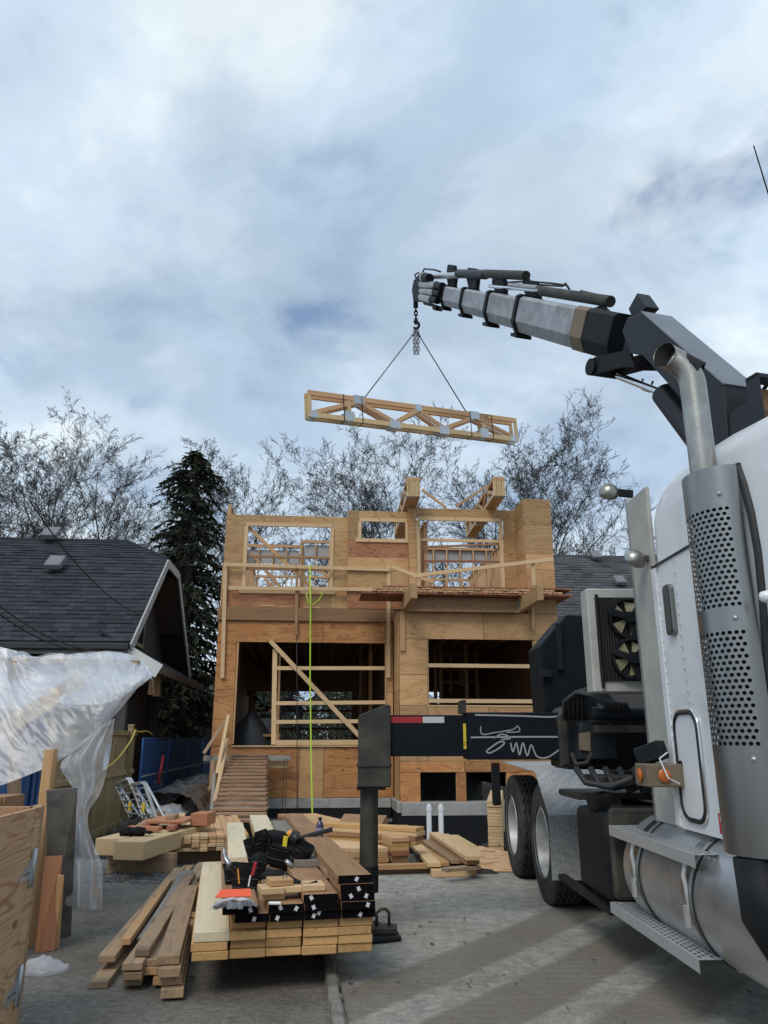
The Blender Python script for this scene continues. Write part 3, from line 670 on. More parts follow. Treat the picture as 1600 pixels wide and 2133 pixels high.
# ================================================================= WORKER
surf('navy_cloth', (.016, .019, .032), (.010, .012, .02), rough=.9, nscale=12); flat('skin', (.34, .19, .13), .6); flat('hair', (.02, .015, .012), .8)
def worker():
    base = HB(620, 1550, 2.6); t = thing('person', 'person in dark clothes bending over inside the ground floor opening', 'person', M=HM @ Matrix.Translation((base.x, 2.6, 1.245)))
    me = bpy.data.meshes.new('body')
    V = [(0, 0, .86), (-.10, -.02, .97), (-.26, -.06, 1.05), (-.42, -.08, 1.04), (-.52, -.10, .97), (-.57, -.10, .90),
         (.03, -.12, .80), (.0, -.16, .45), (.05, -.16, .08), (-.06, -.20, .03), (.03, .12, .80), (-.03, .17, .45), (.04, .17, .08), (-.08, .19, .03),
         (-.42, -.25, .96), (-.44, -.30, .68), (-.54, -.26, .46), (-.42, .10, .98), (-.46, .16, .70), (-.56, .10, .47)]
    E = [(0, 1), (1, 2), (2, 3), (3, 4), (4, 5), (0, 6), (6, 7), (7, 8), (8, 9), (0, 10), (10, 11), (11, 12), (12, 13), (3, 14), (14, 15), (15, 16), (3, 17), (17, 18), (18, 19)]
    rad = [.15, .16, .17, .15, .07, .06, .10, .075, .05, .05, .10, .075, .05, .05, .085, .055, .04, .085, .055, .04]
    me.from_pydata(V, E, []); o = obj('body', me, 'navy_cloth', t)
    sk = o.modifiers.new('skin', 'SKIN'); o.modifiers.new('sub', 'SUBSURF').levels = 1
    for i, r in enumerate(rad):
        d = me.skin_vertices[0].data[i]; d.radius = (r, r); d.use_root = (i == 0)
    MB().lathe([(.001, -.12), (.06, -.105), (.088, -.05), (.095, .01), (.08, .07), (.045, .11), (.001, .125)], (-.63, -.10, .84), (-.45, 0, -.8), 14).build('head', 'skin', t, smooth=True)
    MB().lathe([(.104, -.02), (.102, .04), (.085, .09), (.05, .125), (.001, .14)], (-.61, -.10, .86), (.35, 0, .9), 14).build('cap', 'navy_cloth', t, smooth=True)
    for y in (-.26, .10):
        mb = MB(); x = -.56
        for k in range(4): mb.tube([(x-.01, y-.03+.02*k, .42), (x-.03, y-.03+.02*k, .36), (x-.02, y-.03+.02*k, .32-.01*(k in (1, 2)))], [.012, .010, .008], 6)
        mb.tube([(x, y+.04, .44), (x-.03, y+.06, .39)], [.013, .009], 6); mb.box(x-.03, x+.01, y-.04, y+.04, .41, .48)
        mb.build('hand', 'skin', t, smooth=True)
    # the work table he leans on
    w = thing('work_table', 'dark work table with boards inside the ground floor opening', 'table', M=HM @ Matrix.Translation((base.x-.05, 2.5, 1.245)))
    MB().box(-1.1, -.35, -.5, .5, .22, .28).build('table_top', 'brown_fir', w)
    for x in (-1.05, -.42):
        for y in (-.45, .42): MB().box(x, x+.06, y, y+.06, 0, .215).build('leg', 'brown_fir', w)
worker()
def interior_heap():
    b = HB(535, 1548, 2.2); P = []
    for i in range(12):
        a = 2*math.pi*i/12; row = []
        for j in range(7):
            f = j/6; r = (.55+.12*mnoise.noise(Vector((a*2, f*3, 1))))*(1-f**1.6); row.append((b.x-.15+r*math.cos(a)*1.0, 2.2+r*math.sin(a)*.6, 1.25+.85*f*(1+.15*mnoise.noise(Vector((a, 2, 0))))))
        P.append(row)
    P = list(map(list, zip(*P))); o = MB().grid(P, True).build('tarp_heap', surf('black_tarp', (.02, .022, .025), (.035, .037, .04), rough=.4, nscale=6, bump=.01, bscale=9), M=HM, smooth=True)
    tag(o, 'black tarpaulin heap at the left end of the big opening', 'tarp')
    for k, (x0, x1, y) in enumerate(((522, 566, 1504), (530, 566, 1518))):
        a, c = HB(x0, y, 4), HB(x1, y, 4); o = MB().box(a.x, c.x, 4, 4.1, a.z-.09, a.z+.09).build('white_panel', 'white_trim', M=HM); tag(o, ('upper white panel inside the opening behind the tarpaulin heap', 'lower white panel inside the opening behind the tarpaulin heap')[k], 'panel')
interior_heap()
# ================================================================= BOOM TRUCK
TA = R_(1.6)
_n = Vector((math.cos(TA), math.sin(TA), 0)); _w = Vector((-math.sin(TA), math.cos(TA), 0)); TO = _n*1.627
TM = Matrix.Translation(TO) @ Matrix.Rotation(TA, 4, 'Z'); TMI = TM.inverted()
def TR(x, y, t): return TMI @ onP(x, y, TO+_n*t, _n)
def TS(x, y, s): return TMI @ onP(x, y, _w*s, _w)
truck = thing('boom_truck', 'white sleeper cab boom truck with dark knuckle crane and chrome exhaust', 'truck', M=TM)
surf('white_paint', (.76, .79, .81), (.70, .73, .75), rough=.30, nscale=2, dirt=(.42, .42, .40), dirt_amt=(.55, .9), rvar=.05, coat=.3)
surf('dull_white', (.44, .44, .40), (.34, .34, .31), rough=.5, nscale=5, dirt=(.26, .24, .20), dirt_amt=(.5, .8))
surf('black_steel', (.008, .010, .012), (.016, .018, .020), rough=.55, spec=.15, nscale=6, dirt=(.030, .028, .025), dirt_amt=(.55, .8), dscale=3, bump=.002, bscale=80)
surf('navy_steel', (.005, .008, .012), (.009, .012, .017), rough=.55, spec=.12, nscale=5, dirt=(.016, .017, .017), dirt_amt=(.62, .85), dscale=4)
surf('grimy_steel', (.034, .033, .027), (.021, .021, .019), rough=.6, spec=.3, nscale=5, dirt=(.085, .078, .062), dirt_amt=(.45, .75), dscale=3, bump=.003, bscale=40)
surf('boom_grey', (.155, .17, .195), (.13, .145, .165), rough=.45, nscale=3)
surf('boom_dark', (.014, .017, .021), (.022, .026, .031), rough=.5, spec=.3, nscale=3, dirt=(.05, .05, .05), dirt_amt=(.6, .85), dscale=3)
surf('boom_white', (.34, .365, .39), (.24, .26, .285), rough=.55, nscale=6, scale=(1, 1, 1), dirt=(.14, .15, .155), dirt_amt=(.48, .72), dscale=2.2, bump=.003, bscale=30)
surf('rust_plate', (.22, .115, .045), (.15, .075, .03), rough=.75, nscale=3, dirt=(.05, .045, .042), dirt_amt=(.52, .6), dscale=5)
surf('old_yellow', (.20, .155, .105), (.15, .115, .08), rough=.7, nscale=5, dirt=(.08, .07, .06))
surf('chrome_worn', (.42, .41, .38), (.27, .265, .24), rough=.34, metal=.95, nscale=8, dirt=(.30, .28, .24), dirt_amt=(.5, .78), dscale=4, bump=.0015, bscale=50)
surf('stainless', (.52, .53, .52), (.44, .45, .44), rough=.24, metal=1.0, nscale=2, scale=(1, 1, .12), dirt=(.34, .33, .30), dirt_amt=(.5, .85), rvar=.08)
surf('shield_steel', (.33, .34, .335), (.25, .26, .255), rough=.33, metal=.9, nscale=2, scale=(1, 1, .12), dirt=(.13, .125, .11), dirt_amt=(.45, .85), rvar=.08)
surf('aluminium', (.60, .61, .61), (.50, .51, .51), rough=.36, metal=.85, nscale=5, dirt=(.34, .33, .31), dirt_amt=(.48, .8), dscale=3)
surf('step_metal', (.56, .57, .57), (.48, .49, .49), rough=.45, metal=.5, nscale=8)
surf('rubber', (.018, .018, .019), (.03, .03, .03), spec=.3, rough=.82, nscale=7, dirt=(.085, .082, .075), dirt_amt=(.45, .8), dscale=3, bump=.002, bscale=60)
surf('rim_paint', (.52, .53, .52), (.42, .42, .41), rough=.45, metal=.3, nscale=5, dirt=(.22, .20, .17), dirt_amt=(.5, .8), dscale=5)
flat('chrome', (.75, .76, .77), .12, 1.0); flat('amber', (.45, .12, .02), .3); flat('red_tape', (.33, .015, .02), .45); flat('silver_tape', (.50, .50, .50), .35); flat('yellow_tape', (.62, .45, .03), .5)
flat('red_sticker', (.42, .03, .045), .5); flat('white_print', (.75, .75, .75), .5); flat('fan_blade', (.30, .28, .17), .6); flat('spray_white', (.30, .32, .33), .8); flat('gasket', (.014, .015, .017), .6)
def tread_mat():
    m, nd, L = _nodes('tread_plate'); v = _vec(nd, L, (26, 26, 26), False)
    w1 = nd('ShaderNodeTexBrick'); w1.inputs['Scale'].default_value = 1; L(v, w1.inputs[0]); w1.offset = .5
    n = _noise(nd, L, _vec(nd, L), 3, 6, .6); ck = nd('ShaderNodeTexChecker'); ck.inputs['Scale'].default_value = 1.0; mp = nd('ShaderNodeMapping'); mp.inputs['Rotation'].default_value = (.785, .785, .785); L(v, mp.inputs[0]); L(mp.outputs[0], ck.inputs[0])
    col = _ramp(nd, L, n, [(.3, (.50, .51, .51)), (.7, (.36, .36, .35))])
    col = _mix(nd, L, 1.0, col, _ramp(nd, L, ck.outputs[1], [(.0, .86), (1.0, 1.06)]), 'MULTIPLY'); col = _mix(nd, L, _ramp(nd, L, _noise(nd, L, _vec(nd, L), 2.2, 7, .65, .5), [(.5, 0.0), (.75, .7)]), col, (.20, .19, .17))
    _finish(nd, L, col, .45, .35, ck.outputs[1], .003, 1.0)
tread_mat()
# ---- wheels
def make_wheel():
    w = bpy.data.objects.new('wheel', None); COL.objects.link(w); w.parent = truck
    Rr, Wd, nseg = .515, .27, 120
    cols = [(-.5, .30), (-.5, .34), (-.515, .40), (-.50, .455), (-.465, .492), (-.44, .505)]
    groove = [-.28, -.10, .08, .26]
    prof = [(r, x*Wd) for x, r in [(-.42, .285)]+cols]
    mb = MB(); P = []
    for j in range(nseg):
        a = 2*math.pi*j/nseg; zig = .035*(1 if (j // 2) % 2 else -1)
        row = list(prof)
        for g in groove:
            gx = (g+zig)*Wd; e = .012
            row += [(Rr, gx-e), (Rr-.016, gx-e*.6), (Rr-.016, gx+e*.6), (Rr, gx+e)]
        row += [(.505, .44*Wd), (.492, .465*Wd), (.455, .5*Wd), (.40, .515*Wd), (.34, .5*Wd), (.30, .5*Wd), (.285, .42*Wd)]
        P.append([(x, r*math.cos(a), r*math.sin(a)) for r, x in row])
    P.append(P[0]); mb.grid(P); mb.build('tyre', 'rubber', w, smooth=35)
    rp = [(.300, -.52), (.305, -.47), (.292, -.455), (.278, -.44), (.272, -.30), (.262, -.1), (.255, .06), (.235, .12), (.20, .13), (.17, .11), (.14, .10), (.14, .02), (.10, -.0), (.09, -.06), (.001, -.07)]
    rim = MB().lathe([(r, x*Wd) for r, x in rp], (0, 0, 0), (1, 0, 0), 64).build('rim', 'rim_paint', w, smooth=40)
    nb = MB()
    for k in range(10):
        a = 2*math.pi*k/10; c_ = Vector((.08*Wd, .172*math.cos(a), .172*math.sin(a))); nb.tube([c_, c_+Vector((-.03, 0, 0))], .014, 6)
    nb.build('wheel_nuts', 'black_steel', w, kind='stuff')
    text_obj('tyre_lettering', '11R', .05, 'grimy_steel', w, Matrix.Translation((-.518*Wd, .02, .40)) @ Matrix.Rotation(-math.pi/2, 4, 'Z') @ Matrix.Rotation(math.pi/2, 4, 'X'), .0008)
    return w
wh = make_wheel()
first = True
for s in (7.45, 8.87):
    for t in (.14, .46, 1.95, 2.27):
        M = Matrix.Translation((t, s, .512)) @ Matrix.Rotation(.7*s+t, 4, 'X')
        if t > 1: M = Matrix.Translation((t, s, .512)) @ Matrix.Rotation(math.pi, 4, 'Z')
        if first: wh.matrix_basis = M; first = False
        else:
            w = dup(wh, M); w.parent = truck
for s in (7.45, 8.87): MB().tube([(.3, s, .512), (2.2, s, .512)], .07, 12).lathe([(.001, -.2), (.16, -.17), (.2, 0), (.16, .17), (.001, .2)], (1.25, s, .52), (1, 0, 0), 16).build('axle', 'black_steel', truck, smooth=40)
# ---- frame, deck, fender, boxes
for t in (.82, 1.60): MB().box(t, t+.09, 1.0, 10.3, .72, 1.02).build('frame_rail', 'black_steel', truck, bevel=.008)
for s in (4.9, 6.0, 7.9, 9.8): MB().box(.91, 1.60, s, s+.1, .76, .98).build('cross_member', 'black_steel', truck)
MB().box(.66, 1.86, 9.2, 10.4, 1.03, 1.10).build('rear_deck', 'black_steel', truck, bevel=.01)
f = MB()
for pr in ([(9.05, 1.165), (7.32, 1.12)], [(7.32, 1.12), (6.88, .79)], [(6.88, .79), (6.87, .29)]):
    (s0, h0), (s1, h1) = pr; d = Vector((0, s1-s0, h1-h0)).normalized(); nn = Vector((0, -d.z, d.y))*.008
    f.hexa([(-.05, s0, h0), (.62, s0, h0), (.62, s1, h1), (-.05, s1, h1)]+[Vector(q)+nn for q in ((-.05, s0, h0), (.62, s0, h0), (.62, s1, h1), (-.05, s1, h1))])
f.build('fender', 'tread_plate', truck)
MB().box(0, .10, 10.05, 10.13, .62, 1.12).build('mudflap_bracket', 'black_steel', truck, bevel=.01)
for k in range(3): MB().lathe([(.001, -.02), (.015, -.015), (.02, 0)], (.015+.035*k, 10.04, 1.10), (0, -1, .3), 10).build('tail_lamp', flat('tail_red', (.25, .02, .02), .3) if k == 0 else 'tail_red', truck)
MB().box(.02, .70, 5.52, 6.28, .36, .92).build('battery_box', 'black_steel', truck, bevel=.06, seg=3, smooth=40)
MB().box(.03, .68, 5.44, 5.50, .40, .96).build('box_strap', 'grimy_steel', truck, bevel=.02)
MB().box(.0, .06, 5.5, 6.9, .30, .34).build('side_rail', 'black_steel', truck)
MB().box(.05, .7, 6.3, 6.9, .95, 1.0).build('catwalk', 'grimy_steel', truck, bevel=.01)
MB().box(.35, .80, 6.3, 6.9, .45, .92).build('hydraulic_tank', 'black_steel', truck, bevel=.03)
# ---- fuel tank, straps, steps
tr_, tc, th_ = .335, .36, .625
MB().lathe([(.001, 5.30), (.22, 5.295), (.30, 5.275), (tr_-.006, 5.24), (tr_, 5.20), (tr_, 2.15), (tr_-.03, 2.10), (.001, 2.08)], (tc, 0, th_), (0, 1, 0), 64).build('fuel_tank', 'aluminium', truck, smooth=40)
for s in (5.02, 4.25, 3.35): MB().lathe([(tr_+.001, s-.045), (tr_+.006, s-.045), (tr_+.006, s+.045), (tr_+.001, s+.045)], (tc, 0, th_), (0, 1, 0), 64, closed=True).build('tank_strap', 'stainless', truck, smooth=30)
for s in (4.93, 4.16): MB().lathe([(tr_+.001, s-.006), (tr_+.007, s-.006), (tr_+.007, s+.006), (tr_+.001, s+.006)], (tc, 0, th_), (0, 1, 0), 64, closed=True).build('strap_gasket', 'gasket', truck)
MB().lathe([(.06, 0), (.06, .05), (.05, .06), (.001, .06)], (tc-.20, 3.75, th_+.27), (-.6, 0, .8), 20).build('filler_cap', 'black_steel', truck, smooth=40)
def step(s0, s1, h, name='step'):
    wid = .20; mb = MB(); nu = 24; nv = 6; L_ = s1-s0
    sx = lambda u: s0+.03+(L_-.06)*u/nu; tx = lambda v: .012+(wid-.024)*v/nv
    perforated(mb, nu, nv, lambda u, v: (tx(v), sx(u), h), .31)
    mb.add([(0, s0, h), (wid, s0, h), (wid, s0+.03, h), (0, s0+.03, h)], [(0, 1, 2, 3)]); mb.add([(0, s1-.03, h), (wid, s1-.03, h), (wid, s1, h), (0, s1, h)], [(0, 1, 2, 3)])
    for a, b in ((0, .012), (wid-.012, wid)): mb.add([(a, s0+.03, h), (b, s0+.03, h), (b, s1-.03, h), (a, s1-.03, h)], [(0, 1, 2, 3)])
    for t in (0, wid): mb.add([(t, s0, h), (t, s1, h), (t, s1, h-.06), (t, s0, h-.06)], [(0, 1, 2, 3)])
    return mb.build(name, 'step_metal', truck, fixn=True)
step(4.10, 5.48, .385); step(4.02, 5.38, .86)
for s in (5.0, 4.22):
    MB().tube([(.03, s, .80), (.012, s, .74), (.03, s, .58)], .012, 8).box(.0, .02, s-.015, s+.015, .50, .60).build('step_bracket', 'step_metal', truck, smooth=40)
    MB().prism([(.16, s-.05, .37), (.25, s-.05, .42), (.14, s-.05, .50), (.07, s-.05, .52)], (0, .012, 0)).build('step_bracket', 'step_metal', truck)
# ---- sleeper
def sleeper():
    t0, t1, s0, s1, h0, h1 = .15, 2.35, 2.2, 4.58, .93, 2.93
    # outline in (s,h) with a rounded upper rear corner, lofted across t with softened shoulders
    def prof(ins):
        pts = [(s0, h0), (s1-.0, h0), (s1, h0+.02)]
        r = .38
        for k in range(9):
            a = k/8*math.pi/2; pts.append((s1-ins*.7-r+r*math.cos(a), h1-ins-r*.52+r*.52*math.sin(a)+.0))
        pts += [(3.9, h1-.005-ins), (3.5, h1-.04-ins), (3.0, h1-.11-ins), (s0, h1-.25-ins)]
        return pts
    rows = []
    for t, ins in ((t0, .16), (t0+.015, .09), (t0+.06, .035), (t0+.16, .0), (t1-.16, 0), (t1-.06, .035), (t1-.015, .09), (t1, .16)): rows.append([(t, s, h) for s, h in prof(ins)])
    mb = MB(); mb.grid(rows, True); n = len(rows[0]); mb.f.append(tuple(range(n))); k = len(mb.v)-n; mb.f.append(tuple(k+i for i in range(n)))
    b = mb.build('sleeper_cab', 'white_paint', truck, smooth=38)
    return b
slp = sleeper()
tq = .145
# belt seam, corner trim, rivets
MB().box(tq-.003, tq+.01, 3.4, 4.575, 2.405, 2.417).build('panel_seam', 'gasket', truck)
MB().box(tq-.004, tq+.02, 4.52, 4.584, .94, 2.40).build('corner_trim', 'white_paint', truck, bevel=.002)
MB().box(tq-.004, tq+.02, 3.86, 3.875, .94, 2.40).build('corner_trim', 'white_paint', truck, bevel=.002)
rv = MB()
for k in range(24):
    for s in (4.50, 4.24, 3.90):
        if s == 4.24 and k < 8: continue
        rv.lathe([(.007, 0), (.005, -.004), (.001, -.005)], (tq-.001, s+.004*math.sin(k), .99+k*.06), (1, 0, 0), 6)
rv.build('rivets', 'aluminium', truck, kind='stuff')
def rrect(s0, s1, h0, h1, r, n=5):
    pts = []
    for cs, ch, a0 in ((s1-r, h1-r, 0), (s0+r, h1-r, 90), (s0+r, h0+r, 180), (s1-r, h0+r, 270)):
        for k in range(n+1): a = R_(a0+90*k/n); pts.append((cs+r*math.cos(a), ch+r*math.sin(a)))
    return pts
d0 = rrect(4.16, 4.46, .99, 1.54, .09)
hd = MB().prism([(tq-.004, s, h) for s, h in d0], (.01, 0, 0)).build('locker_door', 'white_paint', truck)
MB().tube([(tq-.006, s, h) for s, h in d0+[d0[0]]], .010, 8, False).build('door_seal', 'gasket', hd, smooth=True)
d1 = rrect(4.145, 4.475, .975, 1.555, .10); MB().tube([(tq-.002, s, h) for s, h in d1+[d1[0]]], .008, 8, False).build('door_trim', 'chrome', hd, smooth=True)
MB().lathe([(.018, -.008), (.018, 0), (.001, -.01)], (tq-.004, 4.42, 1.27), (1, 0, 0), 14).build('door_latch', 'black_steel', hd)
d2 = rrect(4.285, 4.395, 1.97, 2.26, .03); vt = MB().prism([(tq-.022, s, h) for s, h in d2], (.024, 0, 0)).build('marker_light', 'shield_steel', truck, bevel=.004)
d3 = rrect(4.305, 4.375, 1.985, 2.245, .02); MB().prism([(tq-.026, s, h) for s, h in d3], (.003, 0, 0)).build('lens', flat('smoke_lens', (.10, .10, .10), .15), vt)
st_ = MB().box(tq-.003, tq, 3.93, 4.03, .955, 1.05).build('sticker', 'red_sticker', truck)
for ch, ds, dh in (('F', .02, .024), ('T', -.022, -.024)): text_obj('sticker_letter', ch, .045, 'white_print', st_, Matrix.Translation((tq-.0045, 3.98+ds, 1.0+dh)) @ Matrix.Rotation(-math.pi/2, 4, 'Z') @ Matrix.Rotation(math.pi/2, 4, 'X'), .0005)
# gasket between sleeper and cab, cab behind the stack, antenna
gp = [TR(x, y, .15) for x, y in ((1538, 968), (1541, 980), (1552, 1010), (1568, 1070), (1582, 1150), (1592, 1250), (1600, 1360), (1622, 1560), (1640, 1760))]
MB().tube(gp, .024, 8).build('cab_gasket', 'gasket', truck, smooth=True)
MB().box(.16, 2.34, .6, 2.18, .95, 2.75).build('cab', 'white_paint', truck, bevel=.12, seg=3, smooth=40)
MB().box(.5, 2.0, -1.2, .58, .9, 1.75).build('hood', 'white_paint', truck, bevel=.12, seg=3, smooth=40)
for t in (.28, 2.22):
    w = dup(wh, Matrix.Translation((t, -.5, .512)) @ Matrix.Rotation(0 if t < 1 else math.pi, 4, 'Z')); w.parent = truck
a0, a1 = TS(1615, 450, 3.0), TS(1570, 303, 3.0); MB().tube([a0+(a0-a1)*.8, a0, a1], [.005, .004, .003], 5).build('antenna', 'black_steel', truck)
for y, s in ((1265, 3.22),): MB().lathe([(.001, -.03), (.02, -.025), (.028, 0), (.03, .02)], TR(1597, 1243, .1), (1, 0, 0), 12).build('grab_stud', 'white_paint', truck, smooth=True)
# ---- side extender and lamps
MB().box(.19, .215, 4.66, 5.02, .92, 2.97).build('side_extender', 'dull_white', truck, bevel=.006)
MB().box(.19, .26, 5.02, 5.05, .92, 3.0).build('extender_edge', 'aluminium', truck)
def lamp(c, ax, r, name):
    o = MB().lathe([(.001, -r*.85), (r*.35, -r*.8), (r*.7, -r*.6), (r*.93, -r*.25), (r, .0), (r*.98, r*.08), (r*.85, r*.12), (.001, r*.14)], c, ax, 28).build(name, 'chrome_worn', truck, smooth=50); return o
c1 = TS(1268, 1026, 5.12); lm = lamp(c1, (.1, .85, -.5), .072, 'work_lamp'); MB().beam(c1+Vector((.06, 0, 0)), c1+Vector((.17, 0, -.01)), .03, .05).build('lamp_bracket', 'black_steel', lm)
c2 = TS(1322, 1166, 4.75); lm = lamp(c2, (-.3, .8, -.55), .072, 'work_lamp'); MB().beam(c2+Vector((.05, 0, .01)), c2+Vector((.13, -.06, 0)), .025, .03).tube([c2+Vector((.10, -.05, 0)), c2+Vector((.11, -.05, -.12))], .010, 6).build('lamp_bracket', 'grimy_steel', lm)
# marker box with two amber lamps
mbx = MB().box(-.06, .14, 4.40, 4.60, 1.15, 1.27).build('lamp_box', 'old_yellow', truck, bevel=.006)
MB().lathe([(.036, 0), (.036, -.006), (.028, -.012), (.001, -.016)], (-.065, 4.50, 1.21), (1, 0, 0), 20).build('amber_lamp', 'amber', mbx, smooth=40)
MB().lathe([(.036, 0), (.036, -.006), (.028, -.012), (.001, -.016)], (.03, 4.393, 1.21), (0, 1, 0), 20).build('amber_lamp', 'amber', mbx, smooth=40)
MB().beam((-.02, 4.62, 1.30), (.08, 4.50, 1.35), .09, .10).build('work_light', 'black_steel', truck, bevel=.008)
MB().tube([(.08, 4.45, 1.33), (.0, 4.36, 1.30), (.03, 4.34, 1.20), (.10, 4.37, 1.17)], .004, 6).build('lamp_wire', 'white_print', truck)
# ---- exhaust stack and perforated heat shield
ex_t, ex_s = .05, 3.53
pts = [(ex_t, ex_s, .95), (ex_t, ex_s, 2.0), (ex_t, ex_s, 3.12)]
for k in range(1, 9):
    a = R_(54*k/8); pts.append((ex_t-.20*(1-math.cos(a))*.95, ex_s+.20*(1-math.cos(a))*.3, 3.13+.20*math.sin(a)))
d = (Vector(pts[-1])-Vector(pts[-2])).normalized(); pts.append(tuple(Vector(pts[-1])+d*.05))
def mitre(mb, n, c, d, nrm):
    for k in range(len(mb.v)-n, len(mb.v)):
        p = Vector(mb.v[k]); mb.v[k] = tuple(p+d*((Vector(c)-p).dot(nrm)/d.dot(nrm)))
    return mb
nrm = Vector((-1, -.45, .25)).normalized()
es = mitre(MB().tube(pts, .0640, 28, False), 28, pts[-1], d, nrm).build('exhaust_stack', 'chrome_worn', truck, smooth=True)
mitre(MB().tube([Vector(pts[-1])-d*.20, Vector(pts[-1])-d*.001], .0620, 28, False), 28, Vector(pts[-1])-d*.002, d, nrm).build('pipe_bore', 'dark_void', es, smooth=True)
MB().lathe([(.001, 0), (.0612, 0)], Vector(pts[-1])-d*.16, d, 24).build('pipe_bore', 'dark_void', es)
MB().tube([(ex_t+.03, ex_s, .97), (ex_t+.03, ex_s, 2.58)], .105, 28).build('muffler', 'black_steel', truck, smooth=40)
MB().tube([(ex_t, ex_s-.05, .92), (ex_t, ex_s-.06, .7), (ex_t+.10, ex_s-.10, .48), (ex_t+.45, ex_s-.15, .42)], [.10, .10, .095, .09], 20).build('lower_elbow', 'black_steel', truck, smooth=True)
def shield():
    sr = .155
    def fn(a, h):      # a: 0..1 around, wraps the outboard side
        ang = R_(-8+196*a); tt = ex_t+.05-sr*math.sin(ang)*.95; ss = ex_s+sr*1.18*math.cos(ang)
        return (tt, ss, h)
    mb = MB(); na = 14
    def plain(h0, h1, nh=1):
        mb.grid([[fn(j/28, h0+(h1-h0)*i/nh) for j in range(29)] for i in range(nh+1)])
    zones = [(.93, 1.37), (1.37, 1.87), (1.87, 1.97), (1.97, 2.44), (2.44, 2.64)]
    for i, (h0, h1) in enumerate(zones):
        if i in (1, 3):
            nv = 19
            for j0, j1 in ((0, 3), (25, 28)): mb.grid([[fn(j/28, h) for j in range(j0, j1+1)] for h in (h0, h1)])
            perforated(mb, 15, nv, lambda u, v: fn(3/28+22/28*u/15, h0+(h1-h0)*v/nv), .35)
        else: plain(h0, h1)
    sh = mb.build('heat_shield', 'shield_steel', truck, smooth=60, fixn=False)
    for h in (1.42-.1, 1.92, 2.5):
        for a in (.13, .82): q = Vector(fn(a, h)); ax = (q-Vector((ex_t+.05, ex_s, h))).normalized(); MB().lathe([(.012, 0), (.011, .008), (.001, .012)], q, ax, 10).build('bolt', 'aluminium', sh, smooth=True)
shield()
# ---- crane: everything lies in one upright plane through the slewing column
CA, CB = Vector((2.7, 5.2, 0)), Vector((.66, 12.27, 0)); _bd = (CB-CA).normalized(); _bn = Vector((_bd.y, -_bd.x, 0))
BM_ = TMI @ (Matrix((_bd, -_bn, Vector((0, 0, 1)))).transposed().to_4x4()); BM_ = TMI @ (Matrix.Translation(CA) @ Matrix((_bd, -_bn, Vector((0, 0, 1)))).transposed().to_4x4())
def BP(x, y, off=0.0):
    q = onP(x, y, CA-_bn*off, _bn); return Vector(((q-CA).dot(_bd), off, q.z))
def bprism(name, poly, y0, y1, m, par=truck, bevel=.006, **k):
    return MB().prism([(a, y0, b) for a, b in poly], (0, y1-y0, 0)).build(name, m, par, BM_ if par is truck else None, bevel=bevel, **k)
bprism('crane_column', [(-.16, 1.0), (.34, 1.0), (.36, 3.3), (.36, 3.5), (.1, 3.72), (-.14, 3.72)], -.13, .13, 'boom_dark')
bprism('crane_base', [(-.55, 1.03), (.9, 1.03), (.7, 1.55), (-.4, 1.55)], -.45, .45, 'black_steel', bevel=.03)
# back of the column: channel with a rusty plate and hoses
cp = MB().box(-.185, -.178, -.135, .135, 3.15, 3.80).build('column_plate', 'rust_plate', truck, BM_)
for y in (-.165, .145): MB().box(-.27, -.16, y, y+.02, 2.6, 3.87).build('column_flange', 'boom_dark', truck, BM_)
MB().box(-.27, -.16, -.165, .165, 3.845, 3.875).build('column_flange', 'boom_dark', truck, BM_)
MB().lathe([(.06, 0), (.085, -.01), (.085, -.02), (.001, -.02)], (-.18, .02, 3.25), (1, 0, 0), 20).build('pin_boss', 'black_steel', truck, BM_, smooth=40)
for k in range(5):
    y = -.12+.06*k; MB().tube([(-.2, y, 3.28-.02*k), (-.27, y*.8, 3.15), (-.25, y-.06, 3.0), (-.22, y-.2, 2.85), (-.2, y-.4, 2.80)], .016, 8).build('hydraulic_hose', 'gasket', truck, BM_, smooth=True)
MB().tube([(.0, -.10, 3.86), (-.22, -.10, 3.98), (-.33, -.10, 3.94), (-.30, -.10, 3.82), (-.2, -.10, 3.78)], .014, 8).build('lifting_eye', 'black_steel', truck, BM_, smooth=True)
# inner boom
BW = .15
ibp = [tuple(BP(x, y, BW))[::2] for x, y in ((1296, 690), (1312, 736), (1339, 741), (1374, 780), (1420, 832), (1445, 880), (1450, 960), (1519, 950), (1508, 802), (1336, 651), (1306, 662))]
ib = bprism('inner_boom', ibp, -BW, BW, 'boom_dark', bevel=.006)
_a, _b = Vector((*ibp[9],)), Vector((*ibp[8],)); _n2 = Vector((-(_a-_b).y, (_a-_b).x)).normalized()
bprism('boom_top_plate', [tuple(_a+_n2*.002), tuple(_b+_n2*.002), tuple(_b+_n2*.014), tuple(_a+_n2*.014)], -BW-.008, BW+.008, 'boom_grey', bevel=0)
bprism('counter_block', [(1.08, 5.22), (1.30, 5.20), (1.36, 5.36), (1.20, 5.44)], -.16, -.02, 'boom_dark')
